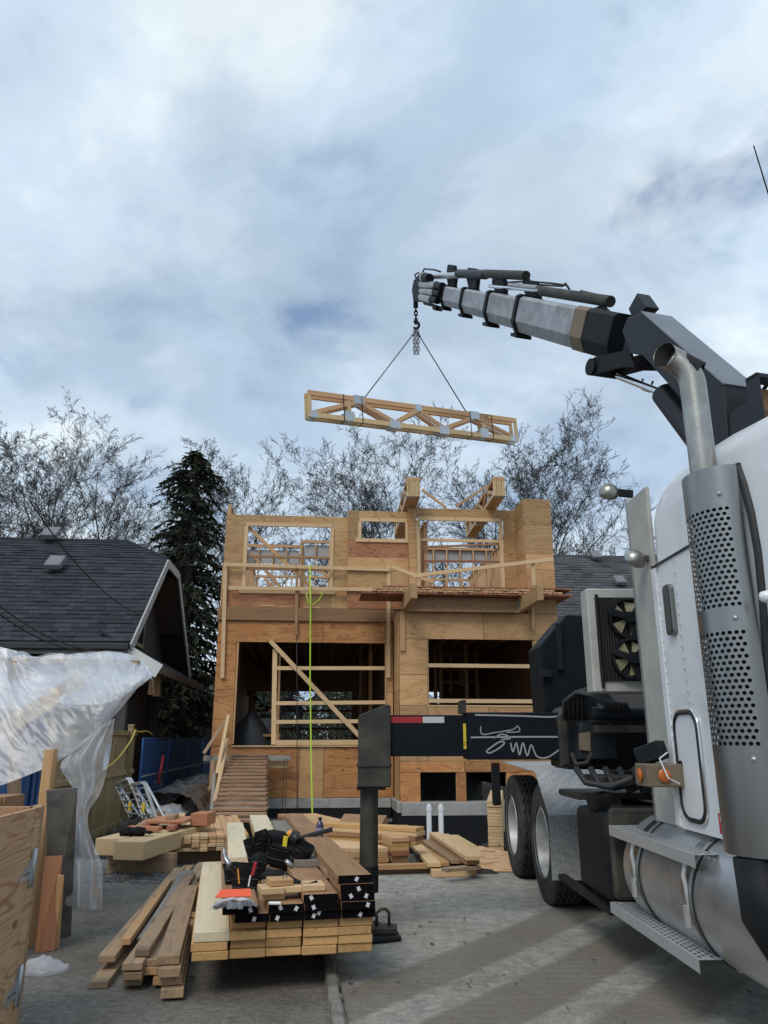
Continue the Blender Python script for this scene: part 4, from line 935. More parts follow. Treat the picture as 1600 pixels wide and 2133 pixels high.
# knuckle linkage and lift cylinder
MB().tube([(.50, -.02, 3.55), (.98, -.02, 4.30)], .105, 20).build('lift_cylinder', 'boom_dark', truck, BM_, smooth=40)
MB().tube([(.98, -.02, 4.30), (1.62, -.02, 4.78)], .034, 14).build('cylinder_rod', 'chrome', truck, BM_, smooth=40)
for y in (-.12, .10):
    MB().prism([(1.16, y, 4.62), (1.36, y, 4.72), (1.84, y, 4.87), (1.90, y, 4.98), (1.78, y, 5.04), (1.30, y, 4.86), (1.22, y, 4.98)], (0, .03, 0)).build('knuckle_link', 'black_steel', truck, BM_, bevel=.004)
MB().tube([(1.82, -.16, 4.95), (1.82, .16, 4.95)], .085, 20).build('knuckle_pin', 'black_steel', truck, BM_, smooth=40)
MB().tube([(1.40, -.13, 4.66), (1.46, -.16, 4.58), (1.38, -.17, 4.52), (1.28, -.15, 4.58)], .010, 6).build('hydraulic_hose', 'gasket', truck, BM_, smooth=True)
MB().beam((1.22, -.1, 4.72), (1.30, -.1, 5.0), .05, .05).build('link_stay', 'black_steel', truck, BM_)
# telescopic outer boom
Q0, Q1 = Vector((1.45, 0, 5.09)), Vector((7.35, 0, 9.255)); _e = (Q1-Q0).normalized(); _up = Vector((-_e.z, 0, _e.x))
def at(k): return Q0+_e*((k-Q0.x)/_e.x)
def sec(name, k0, k1, w, h, m):
    prof = [(-w/2, -.20*h), (-w/2, h*.42), (-w*.36, h/2), (w*.36, h/2), (w/2, h*.42), (w/2, -.20*h), (w*.26, -h/2), (-w*.26, -h/2)]
    a, b = at(k0), at(k1); pa = [a+Vector((0, y, 0))+_up*z for y, z in prof]
    return MB().prism(pa, b-a).build(name, m, truck, BM_, bevel=.004)
sec('boom_heel', 1.46, 1.93, .30, .45, 'black_steel'); sec('boom_cuff', 1.90, 2.12, .315, .455, 'old_yellow')
S = [(2.10, 3.34, .43), (3.30, 4.22, .385), (4.18, 5.12, .345), (5.08, 5.95, .305), (5.9, 7.0, .265)]
for i, (k0, k1, h) in enumerate(S): sec('boom_section', k0, k1, h*.70, h, 'boom_white')
def collar(k, h, top=0.0, tilt=.14):
    c_ = at(k); w = h*.70+.045; hh = h+.05; mb = MB()
    prof = [(-w/2, -.22*hh), (-w/2, hh*.44), (-w*.36, hh/2), (w*.36, hh/2), (w/2, hh*.44), (w/2, -.22*hh), (w*.26, -hh/2), (-w*.26, -hh/2)]
    mb.prism([c_+Vector((0, y, 0))+_up*z for y, z in prof], _e*.085)
    mb.box(-.03, .16, -w*.30, w*.30, -hh/2-.045, -hh/2+.0, Matrix.Translation(c_) @ Matrix(((_e.x, 0, _up.x, 0), (0, 1, 0, 0), (_e.z, 0, _up.z, 0), (0, 0, 0, 1))))
    o = mb.build('boom_collar', 'black_steel', truck, BM_, bevel=.003)
    if top:
        b0 = c_+_up*hh*.45; MB().prism([b0+Vector((0, -w*.42, 0)), b0+_e*.32+Vector((0, -w*.42, 0)), b0+_e*.42+_up*top*.5+Vector((0, -w*.3, 0)), b0+_e*.44+_up*top+Vector((0, -w*.3, 0)), b0+_e*.12+_up*top+Vector((0, -w*.3, 0)), b0+_e*.04+_up*top*.55+Vector((0, -w*.42, 0))], (0, w*.22, 0)).build('cylinder_bracket', 'black_steel', o, bevel=.003)
    return o
collar(3.34, .43, .20); collar(4.22, .385, .24); collar(5.12, .345, .30); collar(5.95, .305, .33)
def cyl(x0, y0, x1, y1, r, name, m, r2=None, n=16, off=-.03):
    return MB().tube([BP(x0, y0, off), BP(x1, y1, off)], [r, r2 or r], n).build(name, m, truck, BM_, smooth=40)
cyl(1128, 606, 1272, 628, .058, 'extension_cylinder', 'grimy_steel'); cyl(1020, 596, 1130, 606, .026, 'cylinder_rod', 'chrome')
cyl(1062, 594, 1120, 600, .034, 'extension_cylinder', 'boom_white')
cyl(1010, 570, 1096, 574, .060, 'extension_cylinder', 'grimy_steel'); cyl(955, 570, 1012, 572, .068, 'extension_cylinder', 'boom_dark'); cyl(895, 576, 958, 573, .052, 'cylinder_rod', 'aluminium')
cyl(1090, 574, 1103, 582, .012, 'hose_end', 'black_steel')
for k, (x0, y0, x1, y1, r) in enumerate(((880, 577, 895, 580, .10), (873, 593, 922, 596, .075), (873, 606, 918, 611, .07), (872, 618, 912, 626, .075))):
    cyl(x0, y0, x1, y1, r*.8, 'tip_cylinder', 'black_steel', off=.14); cyl(x0+6, y0+1, x1-12, y1-2, r*.86, 'tip_sleeve', 'chrome_worn', off=.14)
bprism('boom_head', [tuple(BP(x, y))[::2] for x, y in ((869, 585), (880, 572), (884, 630), (868, 628), (865, 605))], -.07, .07, 'black_steel', bevel=.01)
for pts in (((878, 572), (884, 560), (905, 562), (918, 566)), ((868, 582), (864, 572), (872, 568)), ((864, 625), (861, 606), (870, 604))): MB().tube([BP(*q, -.08) for q in pts], .016, 6).build('hose_guard', 'black_steel', truck, BM_, smooth=True)
bprism('underslung_bracket', [tuple(BP(x, y))[::2] for x, y in ((884, 628), (916, 638), (914, 648), (908, 646), (907, 640), (890, 636))], -.06, .06, 'black_steel', bevel=.004)
for pts in (((1178, 594), (1150, 590), (1100, 586), (1060, 588)), ((1275, 620), (1262, 618), (1210, 606), (1206, 616)), ((1186, 602), (1178, 590), (1172, 596), (1120, 593))):
    MB().tube([BP(*q, -.10) for q in pts], .013, 6).build('hose_guard', 'grimy_steel', truck, BM_, smooth=True)
for k in range(4): MB().tube([BP(1215+6*k, 652, -.08), BP(1235+7*k, 646-3*k, -.05), BP(1262+4*k, 655, -.02), BP(1285+3*k, 668, .03)], .018, 6).build('hydraulic_hose', 'grimy_steel', truck, BM_, smooth=True)
for x, y in ((1193, 706), (1212, 718)): q = BP(x, y, -.155); MB().box(-.02, .02, -.003, .003, -.018, .018, Matrix.Translation(q)).build('access_hole', 'dark_void', truck, BM_)
# ---- oil cooler with two fans (faces the cab)
oc = MB().box(.02, .95, 5.55, 5.72, 1.72, 2.47).build('oil_cooler', 'dull_white', truck, bevel=.01)
MB().box(.075, .92, 5.538, 5.552, 1.80, 2.40).build('cooler_core', 'black_steel', oc)
fins = MB()
for k in range(42): fins.box(.085+.02*k, .090+.02*k, 5.530, 5.540, 1.80, 2.40)
fins.build('cooler_fins', 'grimy_steel', oc, kind='stuff')
for hh in (2.245, 1.955):
    cx_ = .30; sh = MB().lathe([(.145, -.02), (.145, .02), (.13, .02), (.13, -.02)], (cx_, 5.51, hh), (0, 1, 0), 32, closed=True).build('fan_shroud', 'black_steel', oc, smooth=40)
    for k in range(5):
        a = 2*math.pi*k/5+hh; b = a+.75; c0 = Vector((cx_, 5.512, hh)); MB().add([c0+Vector((.03*math.cos(a), 0, .03*math.sin(a))), c0+Vector((.125*math.cos(a), -.008, .125*math.sin(a))), c0+Vector((.125*math.cos(b), .012, .125*math.sin(b))), c0+Vector((.03*math.cos(b), 0, .03*math.sin(b)))], [(0, 1, 2, 3)]).build('fan_blade', 'fan_blade', sh)
    for k in range(3):
        a = R_(35+125*k); MB().beam((cx_, 5.488, hh), (cx_+.16*math.cos(a), 5.488, hh+.16*math.sin(a)), .012, .045, (0, 0, 1)).build('fan_strut', 'black_steel', sh)
    MB().lathe([(.001, -.03), (.04, -.028), (.045, 0)], (cx_, 5.485, hh), (0, 1, 0), 16).build('fan_motor', 'black_steel', sh, smooth=40)
MB().tube([(.085, 5.53, 2.42), (.085, 5.53, 1.75)], .012, 6).build('cooler_pipe', 'black_steel', oc)
# ---- dark side panel, valve bank, hoses
MB().prism([TS(x, y, 6.8) for x, y in ((1125, 1345), (1180, 1280), (1216, 1282), (1250, 1490), (1136, 1484))], (0, .5, 0)).build('crane_pedestal', 'navy_steel', truck, bevel=.012)
MB().beam(TS(1163, 1300, 6.77), TS(1167, 1395, 6.77), .03, .05).build('pedestal_stay', 'black_steel', truck); MB().box(-.08, .02, 6.74, 6.78, 1.92, 1.98).build('stay_bracket', 'black_steel', truck)
MB().prism([TS(x, y, 6.0) for x, y in ((1207, 1512), (1212, 1502), (1262, 1500), (1282, 1514), (1288, 1582), (1206, 1582))], (0, .3, 0)).build('valve_cover', 'boom_dark', truck, bevel=.015, seg=2)
MB().prism([TS(x, y, 5.98) for x, y in ((1207, 1528), (1230, 1524), (1231, 1565), (1208, 1562))], (0, .02, 0)).build('valve_plate', 'old_yellow', truck)
MB().prism([TS(x, y, 6.15) for x, y in ((1162, 1490), (1180, 1470), (1225, 1470), (1232, 1580), (1170, 1600))], (0, .35, 0)).build('outrigger_collar', 'grimy_steel', truck, bevel=.015)
MB().box(-.05, 2.2, 6.15, 6.6, 1.18, 1.62).build('outrigger_housing', 'black_steel', truck, bevel=.015)
MB().box(.05, .9, 5.75, 6.1, 1.08, 1.15).build('valve_tray', 'grimy_steel', truck, bevel=.01)
MB().tube([TS(1232, 1487, 5.9), TS(1400, 1487, 5.9)], .05, 14).build('torque_tube', 'boom_dark', truck, smooth=40)
MB().box(.08, 2.2, 5.78, 5.86, 1.45, 1.50).build('cross_plate', 'grimy_steel', truck)
for k in range(6):
    r = random.Random(k); x = 1185+9*k
    MB().tube([TS(x-8, 1500, 6.0), TS(x-10, 1462-4*k, 5.95), TS(x+15, 1442-3*k, 5.9), TS(x+50, 1450+3*k, 5.85), TS(x+75, 1468, 5.8), TS(x+82, 1482, 5.8)], .018, 8).build('hydraulic_hose', 'gasket', truck, smooth=True)
for k in range(5):
    x = 1200+30*k; MB().tube([TS(x, 1600, 5.7), TS(x+20, 1630+6*k, 5.6), TS(x+70, 1640-5*k, 5.55), TS(x+120, 1620, 5.4)], .022, 8).build('hydraulic_hose', 'gasket', truck, smooth=True)
MB().tube([TS(1192, 1570, 5.95), TS(1200, 1592, 5.9), TS(1222, 1590, 5.9), TS(1232, 1570, 5.95)], .018, 8).build('hydraulic_hose', 'grimy_steel', truck, smooth=True)
MB().prism([TS(x, y, 5.75) for x, y in ((1234, 1660), (1275, 1650), (1300, 1672), (1290, 1692), (1240, 1690))], (0, .2, 0)).build('filler_neck', 'black_steel', truck, bevel=.02, seg=2)
MB().lathe([(.045, 0), (.045, .04), (.001, .05)], TS(1285, 1690, 5.6), (0, -.3, 1), 16).build('tank_cap', 'black_steel', truck, smooth=40)
# ---- outrigger
MB().box(-.80, .02, 6.20, 6.55, 1.25, 1.605).build('outrigger_sleeve', 'navy_steel', truck, bevel=.008)
ob = MB().box(-1.46, -.78, 6.24, 6.51, 1.275, 1.585).build('outrigger_beam', 'navy_steel', truck, bevel=.006)
MB().box(-1.42, -1.15, 6.236, 6.24, 1.525, 1.572).build('reflective_tape', 'red_tape', ob); MB().box(-1.148, -.98, 6.236, 6.24, 1.525, 1.572).build('reflective_tape', 'silver_tape', ob)
MB().box(-.832, -.810, 6.234, 6.24, 1.33, 1.52).build('reflective_tape', 'yellow_tape', ob)
text_obj('tape_lettering', '7.5', .025, 'black_marker', ob, Matrix.Translation((-.821, 6.2325, 1.37)) @ Matrix.Rotation(math.pi/2, 4, 'X') @ Matrix.Rotation(math.pi/2, 4, 'Z'), .0004)
MB().box(-.835, -.805, 6.22, 6.53, 1.6, 1.70).build('sleeve_stop', 'grimy_steel', truck)
def spray():
    for pts, w in ([((-.66, 1.315), (-.62, 1.345), (-.55, 1.385), (-.52, 1.37), (-.58, 1.325), (-.64, 1.30), (-.665, 1.315)), .011], [((-.47, 1.375), (-.455, 1.31), (-.425, 1.375), (-.405, 1.285), (-.375, 1.375), (-.345, 1.28), (-.31, 1.36), (-.27, 1.275), (-.19, 1.268), (-.10, 1.32), (-.05, 1.355)), .011],
                   [((-.78, 1.415), (-.6, 1.418), (-.3, 1.42), (-.05, 1.42)), .012], [((-.7, 1.5), (-.69, 1.44), (-.60, 1.45), (-.45, 1.475), (-.41, 1.50), (-.40, 1.46), (-.5, 1.455)), .008], [((-.74, 1.585), (-.4, 1.578), (-.15, 1.57), (-.05, 1.585)), .012], [((-.60, 1.41), (-.53, 1.44), (-.47, 1.41), (-.54, 1.40)), .010]):
        P = []
        for i, q in enumerate(pts):     # smoothed
            P.append(Vector((q[0], 6.1975, q[1])))
        cr = []
        for i in range(len(P)-1):
            p0, p1, p2, p3 = P[max(i-1, 0)], P[i], P[i+1], P[min(i+2, len(P)-1)]
            for k in range(6):
                t = k/6; cr.append(.5*((2*p1)+(p2-p0)*t+(2*p0-5*p1+4*p2-p3)*t*t+(3*p1-p0-3*p2+p3)*t**3))
        cr.append(P[-1]); rows = []
        for i, q in enumerate(cr):
            dd = (cr[min(i+1, len(cr)-1)]-cr[max(i-1, 0)]).normalized(); nn = Vector((-dd.z, 0, dd.x))*w/2; rows.append([q+nn, q-nn])
        MB().grid(rows).build('spray_mark', 'spray_white', truck)
spray()
lg = MB().prism([(-1.655, 6.2, 1.05), (-1.40, 6.2, 1.05), (-1.40, 6.2, 1.66), (-1.44, 6.2, 1.665), (-1.655, 6.2, 1.58)], (0, .32, 0)).build('outrigger_leg', 'grimy_steel', truck, bevel=.008)
MB().box(-1.665, -1.39, 6.19, 6.53, 1.20, 1.215).build('leg_band', 'grimy_steel', lg)
MB().box(-1.66, -1.44, 6.22, 6.50, 1.03, 1.06).build('leg_band', 'black_steel', lg)
MB().tube([(-1.565, 6.36, 1.05), (-1.565, 6.36, .38)], .070, 24).build('leg_tube', 'grimy_steel', lg, smooth=40)
MB().tube([(-1.565, 6.36, .48), (-1.565, 6.36, .30)], .074, 24).build('leg_collar', 'black_steel', lg, smooth=40)
MB().tube([(-1.555, 6.36, .36), (-1.555, 6.36, .08)], .034, 18).build('leg_piston', 'chrome', lg, smooth=40)
MB().lathe([(.001, .10), (.06, .10), (.12, .055), (.12, .04), (.001, .04)], (-1.555, 6.36, 0), (0, 0, 1), 28).build('leg_foot', 'black_steel', lg, smooth=40)
# outrigger pad lying on the ground beside the foot
pd = thing('outrigger_pad', 'black steel outrigger pad with a bent rod handle on the concrete', 'outrigger pad', atZ(798, 1955, .02)+Vector((-.06, .0, 0)), .3)
MB().prism([(-.30, -.16, 0), (.16, -.13, 0), (.20, .10, 0), (.05, .22, 0), (-.3, .2, 0)], (0, 0, .03)).build('plate', 'black_steel', pd, bevel=.006)
MB().prism([(-.05, -.02, .03), (.14, -.08, .03), (.19, .06, .03), (.02, .12, .03)], (0, 0, .045)).build('raised_block', 'grimy_steel', pd, bevel=.008)
MB().tube([(.02, .02, .07), (.02, .02, .16), (.05, .02, .185), (.09, .02, .185), (.115, .02, .16), (.115, .02, .07)], .012, 8).build('handle', 'grimy_steel', pd, smooth=True)
# ---- hook, chain and slings
def rigging():
    tip = TM @ (BM_ @ BP(866, 628)); hk = TM @ (BM_ @ BP(865, 688))
    hk = Vector((tip.x, tip.y, hk.z))
    t = thing('crane_hook', 'dark crane hook and shackle hanging from the boom tip', 'hook', tip)
    L_ = tip.z-hk.z
    sw = MB().tube([(0, 0, 0), (0, 0, -.12)], .045, 12).build('swivel', 'black_steel', t, smooth=40)
    for k in range(4):
        z = -.16-.085*k; pts = []
        for j in range(13):
            a = 2*math.pi*j/12; pts.append(((.028*math.cos(a), 0, z+.06*math.sin(a)) if k % 2 else (0, .028*math.cos(a), z+.06*math.sin(a))))
        MB().tube(pts, .014, 6, False).build('chain_link', 'black_steel', t, smooth=True)
    pts = [(0, 0, -L_*.62), (0, 0, -L_*.72)]
    for k in range(11): a = R_(120-27*k); pts.append((.055*math.cos(a), 0, -L_*.86+.07*math.sin(a)))
    MB().tube(pts, [.03, .03]+[.026]*9+[.02, .012], 8).build('hook', 'black_steel', t, smooth=True)
    m = Vector((0, 0, 0)); M = LM
    z = hk.z-.02; g = 'slings holding the lifted trusses'
    top = Vector((hk.x, hk.y, hk.z-.03))
    for fx, lab in ((.255, 'left wire sling from the hook to the lifted trusses'), (.75, 'right wire sling from the hook to the lifted trusses')):
        e = M @ Vector((LLn*fx, .075, TH+.02)); s = thing('wire_sling', lab, 'sling', top, group=g)
        MB().tube([(0, 0, 0), e-top], .011, 6).build('rope', 'wire_rope', s, smooth=True)
        MB().tube([e-top+Vector((0, -.10, -.02)), e-top+Vector((0, 0, .02)), e-top+Vector((0, .10, -.02))], .012, 6).build('choker', 'wire_rope', s, smooth=True)
        MB().tube([(e-top)*.03, (e-top)*.08], .02, 6).build('ferrule', 'wire_rope', s)
    c_ = thing('chain_loop', 'loose bundle of chain below the hook', 'chain', top)
    for q in range(3):
        for k in range(7):
            zz = -.0-.075*k; pts = []
            for j in range(9):
                a = 2*math.pi*j/8; o = -.04+.04*q; pts.append(((o+.018*math.cos(a), 0, zz+.045*math.sin(a)) if (k+q) % 2 else (o, .018*math.cos(a), zz+.045*math.sin(a))))
            MB().tube(pts, .009, 5, False).build('chain_link', 'wire_rope', c_, smooth=True)
rigging()
# ================================================================= MAIN LUMBER STACK (foreground)
SA = math.atan2(.2156, 1.043)
S_O = atZ(397, 2003, .2); _sx = Vector((math.cos(SA), math.sin(SA), 0)); _sy = Vector((-math.sin(SA), math.cos(SA), 0))
SWD = (atZ(781, 1990, .2)-S_O).dot(_sx); CWD = SWD/5; LT = .0475
SM = Matrix.Translation(S_O) @ Matrix.Rotation(SA, 4, 'Z'); SMI = SM.inverted()
def SP(x, y, z): return SMI @ atZ(x, y, z)      # pixel -> stack frame at world height z
flat('end_paint', (.003, .002, .003), .8, spec=.1); flat('paper_tag', (.62, .63, .64), .6)
wood('stack_fir', (.56, .34, .145), (.40, .215, .08), rnd=.24, grain=(1.0, 45, 45), stain=(.30, .15, .055), stain_amt=(.56, .8))
rs = random.Random(21)
def lumber(name, c, r, y0, y1, m, lab, grp, dx=0, w=None, t=None):
    w = w or CWD*.975; t = t or LT*.955
    z = r*LT+t/2; x = (c+.5)*CWD+dx
    o = board(name, (x, y0, z), (x, y1, z), w, t, m, None, F=SM, bev=.004); return tag(o, lab, 'lumber', grp)
ORD = ('bottom', 'second', 'third', 'fourth', 'fifth', 'sixth', 'seventh', 'eighth', 'ninth', 'tenth', 'eleventh', 'twelfth', 'thirteenth', 'fourteenth', 'fifteenth', 'top')
COLN = ('leftmost', 'second from left', 'middle', 'fourth from left', 'rightmost')
NTH = ('first', 'second', 'third', 'fourth', 'fifth', 'sixth', 'seventh', 'eighth', 'ninth', 'tenth', 'eleventh')
G1 = 'natural boards at the bottom of the foreground stack'
for r in range(4):
    for c in range(5):
        if c == 0 and r >= 2: continue
        lumber('lumber_board', c, r, rs.uniform(-.015, .02)+(.03 if r == 3 and c == 1 else 0), rs.uniform(2.5, 3.4), 'stack_fir', 'honey coloured board, %s layer, %s in the foreground stack' % (ORD[r], COLN[c]), G1, rs.uniform(-.006, .006))
lumber('lumber_board', 0, 2, -.01, 2.66, 'pale_lvl', 'long pale cream plank on the left edge of the foreground stack', None, .004, t=.055)
G2 = 'dark brown boards with black painted ends on the foreground stack'
tops = {}
def black_board(c, r, y0, y1, dx=0, tags=()):
    o = lumber('lumber_board', c, r, y0, y1, 'brown_fir', 'black ended brown board, %s layer, %s in the foreground stack' % (ORD[r], COLN[c]), G2, dx)
    L_ = y1-y0; w = CWD*.975; t = LT*.955
    MB().box(-.0025, .0005, -w/2+.001, w/2-.001, -t/2+.001, t/2-.001).build('painted_end', 'end_paint', o)
    for a, b, rot in tags:
        M = Matrix.Translation((-.0035, -a*w/2, b*t/2)) @ Matrix.Rotation(rot, 4, 'X')
        MB().add([(0, -.010, -.014), (0, .0, -.011), (0, .010, -.014), (0, .0095, .014), (0, .0, .011), (0, -.0095, .014)], [(0, 1, 2, 3, 4, 5)]).build('paper_tag', 'paper_tag', o, M)
    tops[c] = (r+1)*LT
    return o
black_board(1, 4, -.03, 2.7, .02, ((.1, -.2, .3),))
black_board(1, 5, -.05, 2.4, -.05, ((.55, 0, -.3),))
black_board(2, 4, -.04, 3.1, .01, ((-.55, -.1, .45), )); black_board(2, 5, -.05, 3.2, .0, ((-.3, .2, -.5), (.6, -.1, .5)))
black_board(3, 4, -.035, 3.0, .008, ((-.5, 0, .5), (-.2, .7, .5))); black_board(3, 5, -.05, 3.3, .004, ((-.5, 0, -.4),)); black_board(3, 6, -.055, 3.1, -.006, ((-.55, .2, -.5),))
black_board(4, 4, -.03, 3.4, .016, ((.1, -.2, .5),)); black_board(4, 5, -.055, 3.3, .01, ((.55, .1, .4),)); black_board(4, 6, -.05, 3.5, .006, ((.5, .1, .4), (-.4, .2, -.5))); black_board(4, 7, -.055, 3.9, .0, ((.1, -.2, -.4),))
black_board(4, 8, -.05, 4.0, -.012, ((.1, .0, .5),))
# boards lying further back on the stack
def sboard(px0, px1, z, w, m, lab, t=.045):
    a, b = SP(*px0, z), SP(*px1, z); a.z = b.z = z-.2+t/2; b.x = a.x+(b.x-a.x)*1.0
    return tag(board('lumber_board', a, b, w, t, m, None, F=SM), lab, 'lumber')
zt = .2
sboard((498, 1800), (489, 1724), zt+LT*6, .17, 'pale_lvl', 'narrower cream plank in the middle of the foreground stack', .05)
sboard((478, 1800), (481, 1728), zt+LT*5, .08, 'brown_fir', 'narrow brown board between the two cream planks')
sboard((560, 1760), (538, 1706), zt+LT*6.2, .20, 'pale_lvl', 'cream plank end sticking out behind the tool belt')
sboard((545, 1775), (528, 1712), zt+LT*5, .10, 'fir', 'narrow tan board behind the tool belt')
sboard((648, 1806), (588, 1718), zt+LT*7, .235, 'grey_board', 'weathered grey plank lying on the stack behind the tool belt')
sboard((690, 1830), (645, 1760), zt+LT*7, .07, 'old_board', 'thin weathered strip beside the top brown board')
for k, (y0, c) in enumerate(((.6, .5), (.75, 1.5))):
    o = MB().box(-.1, SWD+.08, y0*1.6, y0*1.6+.15, -.19, -.002).build('dunnage', 'brown_fir', M=SM, bevel=.004); tag(o, ('front timber bearer under the foreground stack', 'rear timber bearer under the foreground stack')[k], 'bearer')
o = MB().box(-.1, SWD+.08, 2.3, 2.45, -.19, -.002).build('dunnage', 'brown_fir', M=SM, bevel=.004); tag(o, 'farthest timber bearer under the foreground stack', 'bearer')
# cut blocks
def block(px, z, sx, sy, sz, rot, m, lab, name='cut_block'):
    q = SP(*px, z); me = MB().box(-sx/2, sx/2, 0, sy, 0, sz).mesh(name, .004); me.materials.append(MATS[m])
    return tag(obj(name, me, None, None, SM @ Matrix.Translation((q.x, q.y, z-.2)) @ Matrix.Rotation(rot, 4, 'Z')), lab, 'wood block')
zb = .2+LT*6
block((569, 1875), zb, .14, .17, .036, .05, 'fresh_pine', 'lower left cut block in front of the tool belt'); block((569, 1864), zb+.037, .14, .17, .036, .1, 'fresh_pine', 'cut block stacked on the lower left block')
block((612, 1860), zb+.037-.0, .135, .17, .036, .05, 'fresh_pine', 'middle cut block in front of the tool belt'); block((655, 1857), zb+LT+.0, .135, .16, .036, .05, 'fresh_pine', 'right cut block beside the top brown board')
block((588, 1846), zb+.075, .14, .14, .036, .15, 'fir', 'topmost cut block under the belt strap')
q = SP(572, 1886, zb); MB_ = MB().tube([(-.035, 0, .009), (.03, .02, .009)], .009, 8); o = MB_.build('chalk_stick', flat('chalk', (.8, .78, .76), .7), M=SM @ Matrix.Translation((q.x, q.y, zb-.2)) @ Matrix.Rotation(-.6, 4, 'Z'), smooth=40); tag(o, 'short white chalk stick on the lower brown board', 'chalk')
# ================================================================= TOOL BELT AND TOOLS
surf('nylon', (.006, .006, .007), (.012, .012, .013), spec=.2, rough=.8, nscale=18, bump=.003, bscale=90); flat('stitch', (.10, .10, .11), .8); flat('tool_steel', (.32, .34, .36), .3, .8); flat('orange_plastic', (.75, .29, .03), .45); flat('red_plastic', (.38, .02, .03), .4); flat('yellow_plastic', (.72, .58, .03), .45); flat('black_plastic', (.018, .018, .02), .45)
def pouch(par, c, w, d, h, rot=0, tilt=(0, 0), name='pouch', open_=True):
    rows = []
    prof = [(.62, 0), (.82, .06), (.95, .3), (1.0, .65), (1.06, 1.0), (1.0, 1.0), (.92, .8)] if open_ else [(.5, 0), (.8, .06), (.97, .3), (1.0, .7), (.85, .93), (.4, 1.0)]
    for f, z in prof:
        ring = []
        for k in range(20):
            a = 2*math.pi*k/20; ca, sa = math.cos(a), math.sin(a); e = .55
            x = math.copysign(abs(ca)**e, ca)*w/2*f; y = math.copysign(abs(sa)**e, sa)*d/2*f
            nz = .010*mnoise.noise(Vector((x*20+c[0]*9, y*20, z*4))); ring.append((x+nz, y+nz, z*h+nz))
        rows.append(ring)
    mb = MB(); mb.grid(rows, True); n = 20; mb.f.append(tuple(reversed(range(n)))); k0 = len(mb.v)-n; mb.f.append(tuple(k0+i for i in range(n)))
    M = Matrix.Translation(c) @ Matrix.Rotation(rot, 4, 'Z') @ Matrix.Rotation(tilt[0], 4, 'X') @ Matrix.Rotation(tilt[1], 4, 'Y')
    o = mb.build(name, 'nylon', par, M, smooth=60)
    for z in (.45, .86) if open_ else (.6,):
        ring = []
        for k in range(21):
            a = 2*math.pi*k/20; ca, sa = math.cos(a), math.sin(a); ring.append((math.copysign(abs(ca)**.55, ca)*w/2*1.02, math.copysign(abs(sa)**.55, sa)*d/2*1.02, z*h))
        MB().tube(ring, .0016, 4, False).build('stitching', 'stitch', o)
    return o
def belt():
    z0 = zb; c = SP(560, 1800, z0)
    t = thing('tool_belt', 'black nylon tool belt with pouches lying on the foreground stack', 'tool belt', M=SM @ Matrix.Translation((c.x, c.y, z0-.2)))
    L = lambda x, y, z: SP(x, y, z)-Vector((c.x, c.y, z0-.2))
    pouch(t, L(508, 1868, z0-LT)+Vector((0, .06, 0)), .17, .10, .19, .1, (-.1, .08)); pouch(t, L(482, 1860, z0-LT)+Vector((0, .06, 0)), .07, .09, .17, .3, (0, -.15)); pouch(t, L(508, 1868, z0-LT)+Vector((.0, .0, .0)), .16, .06, .12, .1, (-.1, .08))
    pouch(t, L(585, 1818, z0)+Vector((0, .1, .03)), .22, .14, .17, -.2, (.3, .2)); pouch(t, L(618, 1820, z0)+Vector((0, .1, .03)), .14, .14, .17, -.4, (.2, .45)); pouch(t, L(545, 1815, z0)+Vector((0, .13, .02)), .18, .12, .20, .2, (.1, -.25))
    pouch(t, L(565, 1800, z0)+Vector((0, .2, .06)), .26, .15, .16, .2, (.2, .1), open_=False); pouch(t, L(535, 1835, z0)+Vector((0, .06, 0)), .10, .10, .17, .6, (-.25, .3), open_=False)
    path = [L(*q) for q in ((548, 1822, z0+.10), (575, 1825, z0+.11), (600, 1838, z0+.075), (625, 1850, z0+.055), (645, 1851, z0+.06), (663, 1841, z0+.075))]
    rows = []
    for i, q in enumerate(path):
        d = (path[min(i+1, 5)]-path[max(i-1, 0)]).normalized(); n = Vector((-d.y, d.x, .55)).normalized(); wd = (.05, .055, .05, .045, .04, .025)[i]; up = d.cross(n)*.012
        rows.append([q+n*wd*.9+up, q-n*wd*.5+up, q-n*wd*.5-up, q+n*wd*.9-up])
    mb = MB(); mb.grid(rows, True); mb.f += [(0, 1, 2, 3), (20, 21, 22, 23)]; mb.build('strap', 'nylon', t, smooth=50, bevel=.003)
    MB().tube([L(540, 1790, z0+.1)+Vector((-.05, 0, .07)), L(540, 1790, z0+.1)+Vector((-.03, .02, .17)), L(545, 1790, z0+.1)+Vector((.02, .03, .19)), L(550, 1790, z0+.1)+Vector((.06, .02, .12))], .012, 8).build('carry_loop', 'nylon', t, smooth=True)
    b = L(595, 1822, z0+.13); MB().tube([b+Vector(q) for q in ((0, 0, 0), (.02, -.01, -.05), (.0, -.015, -.06), (-.018, -.01, -.01), (0, 0, 0))], .004, 6).build('buckle', 'tool_steel', t)
    return t, L
tb, TBL = belt()
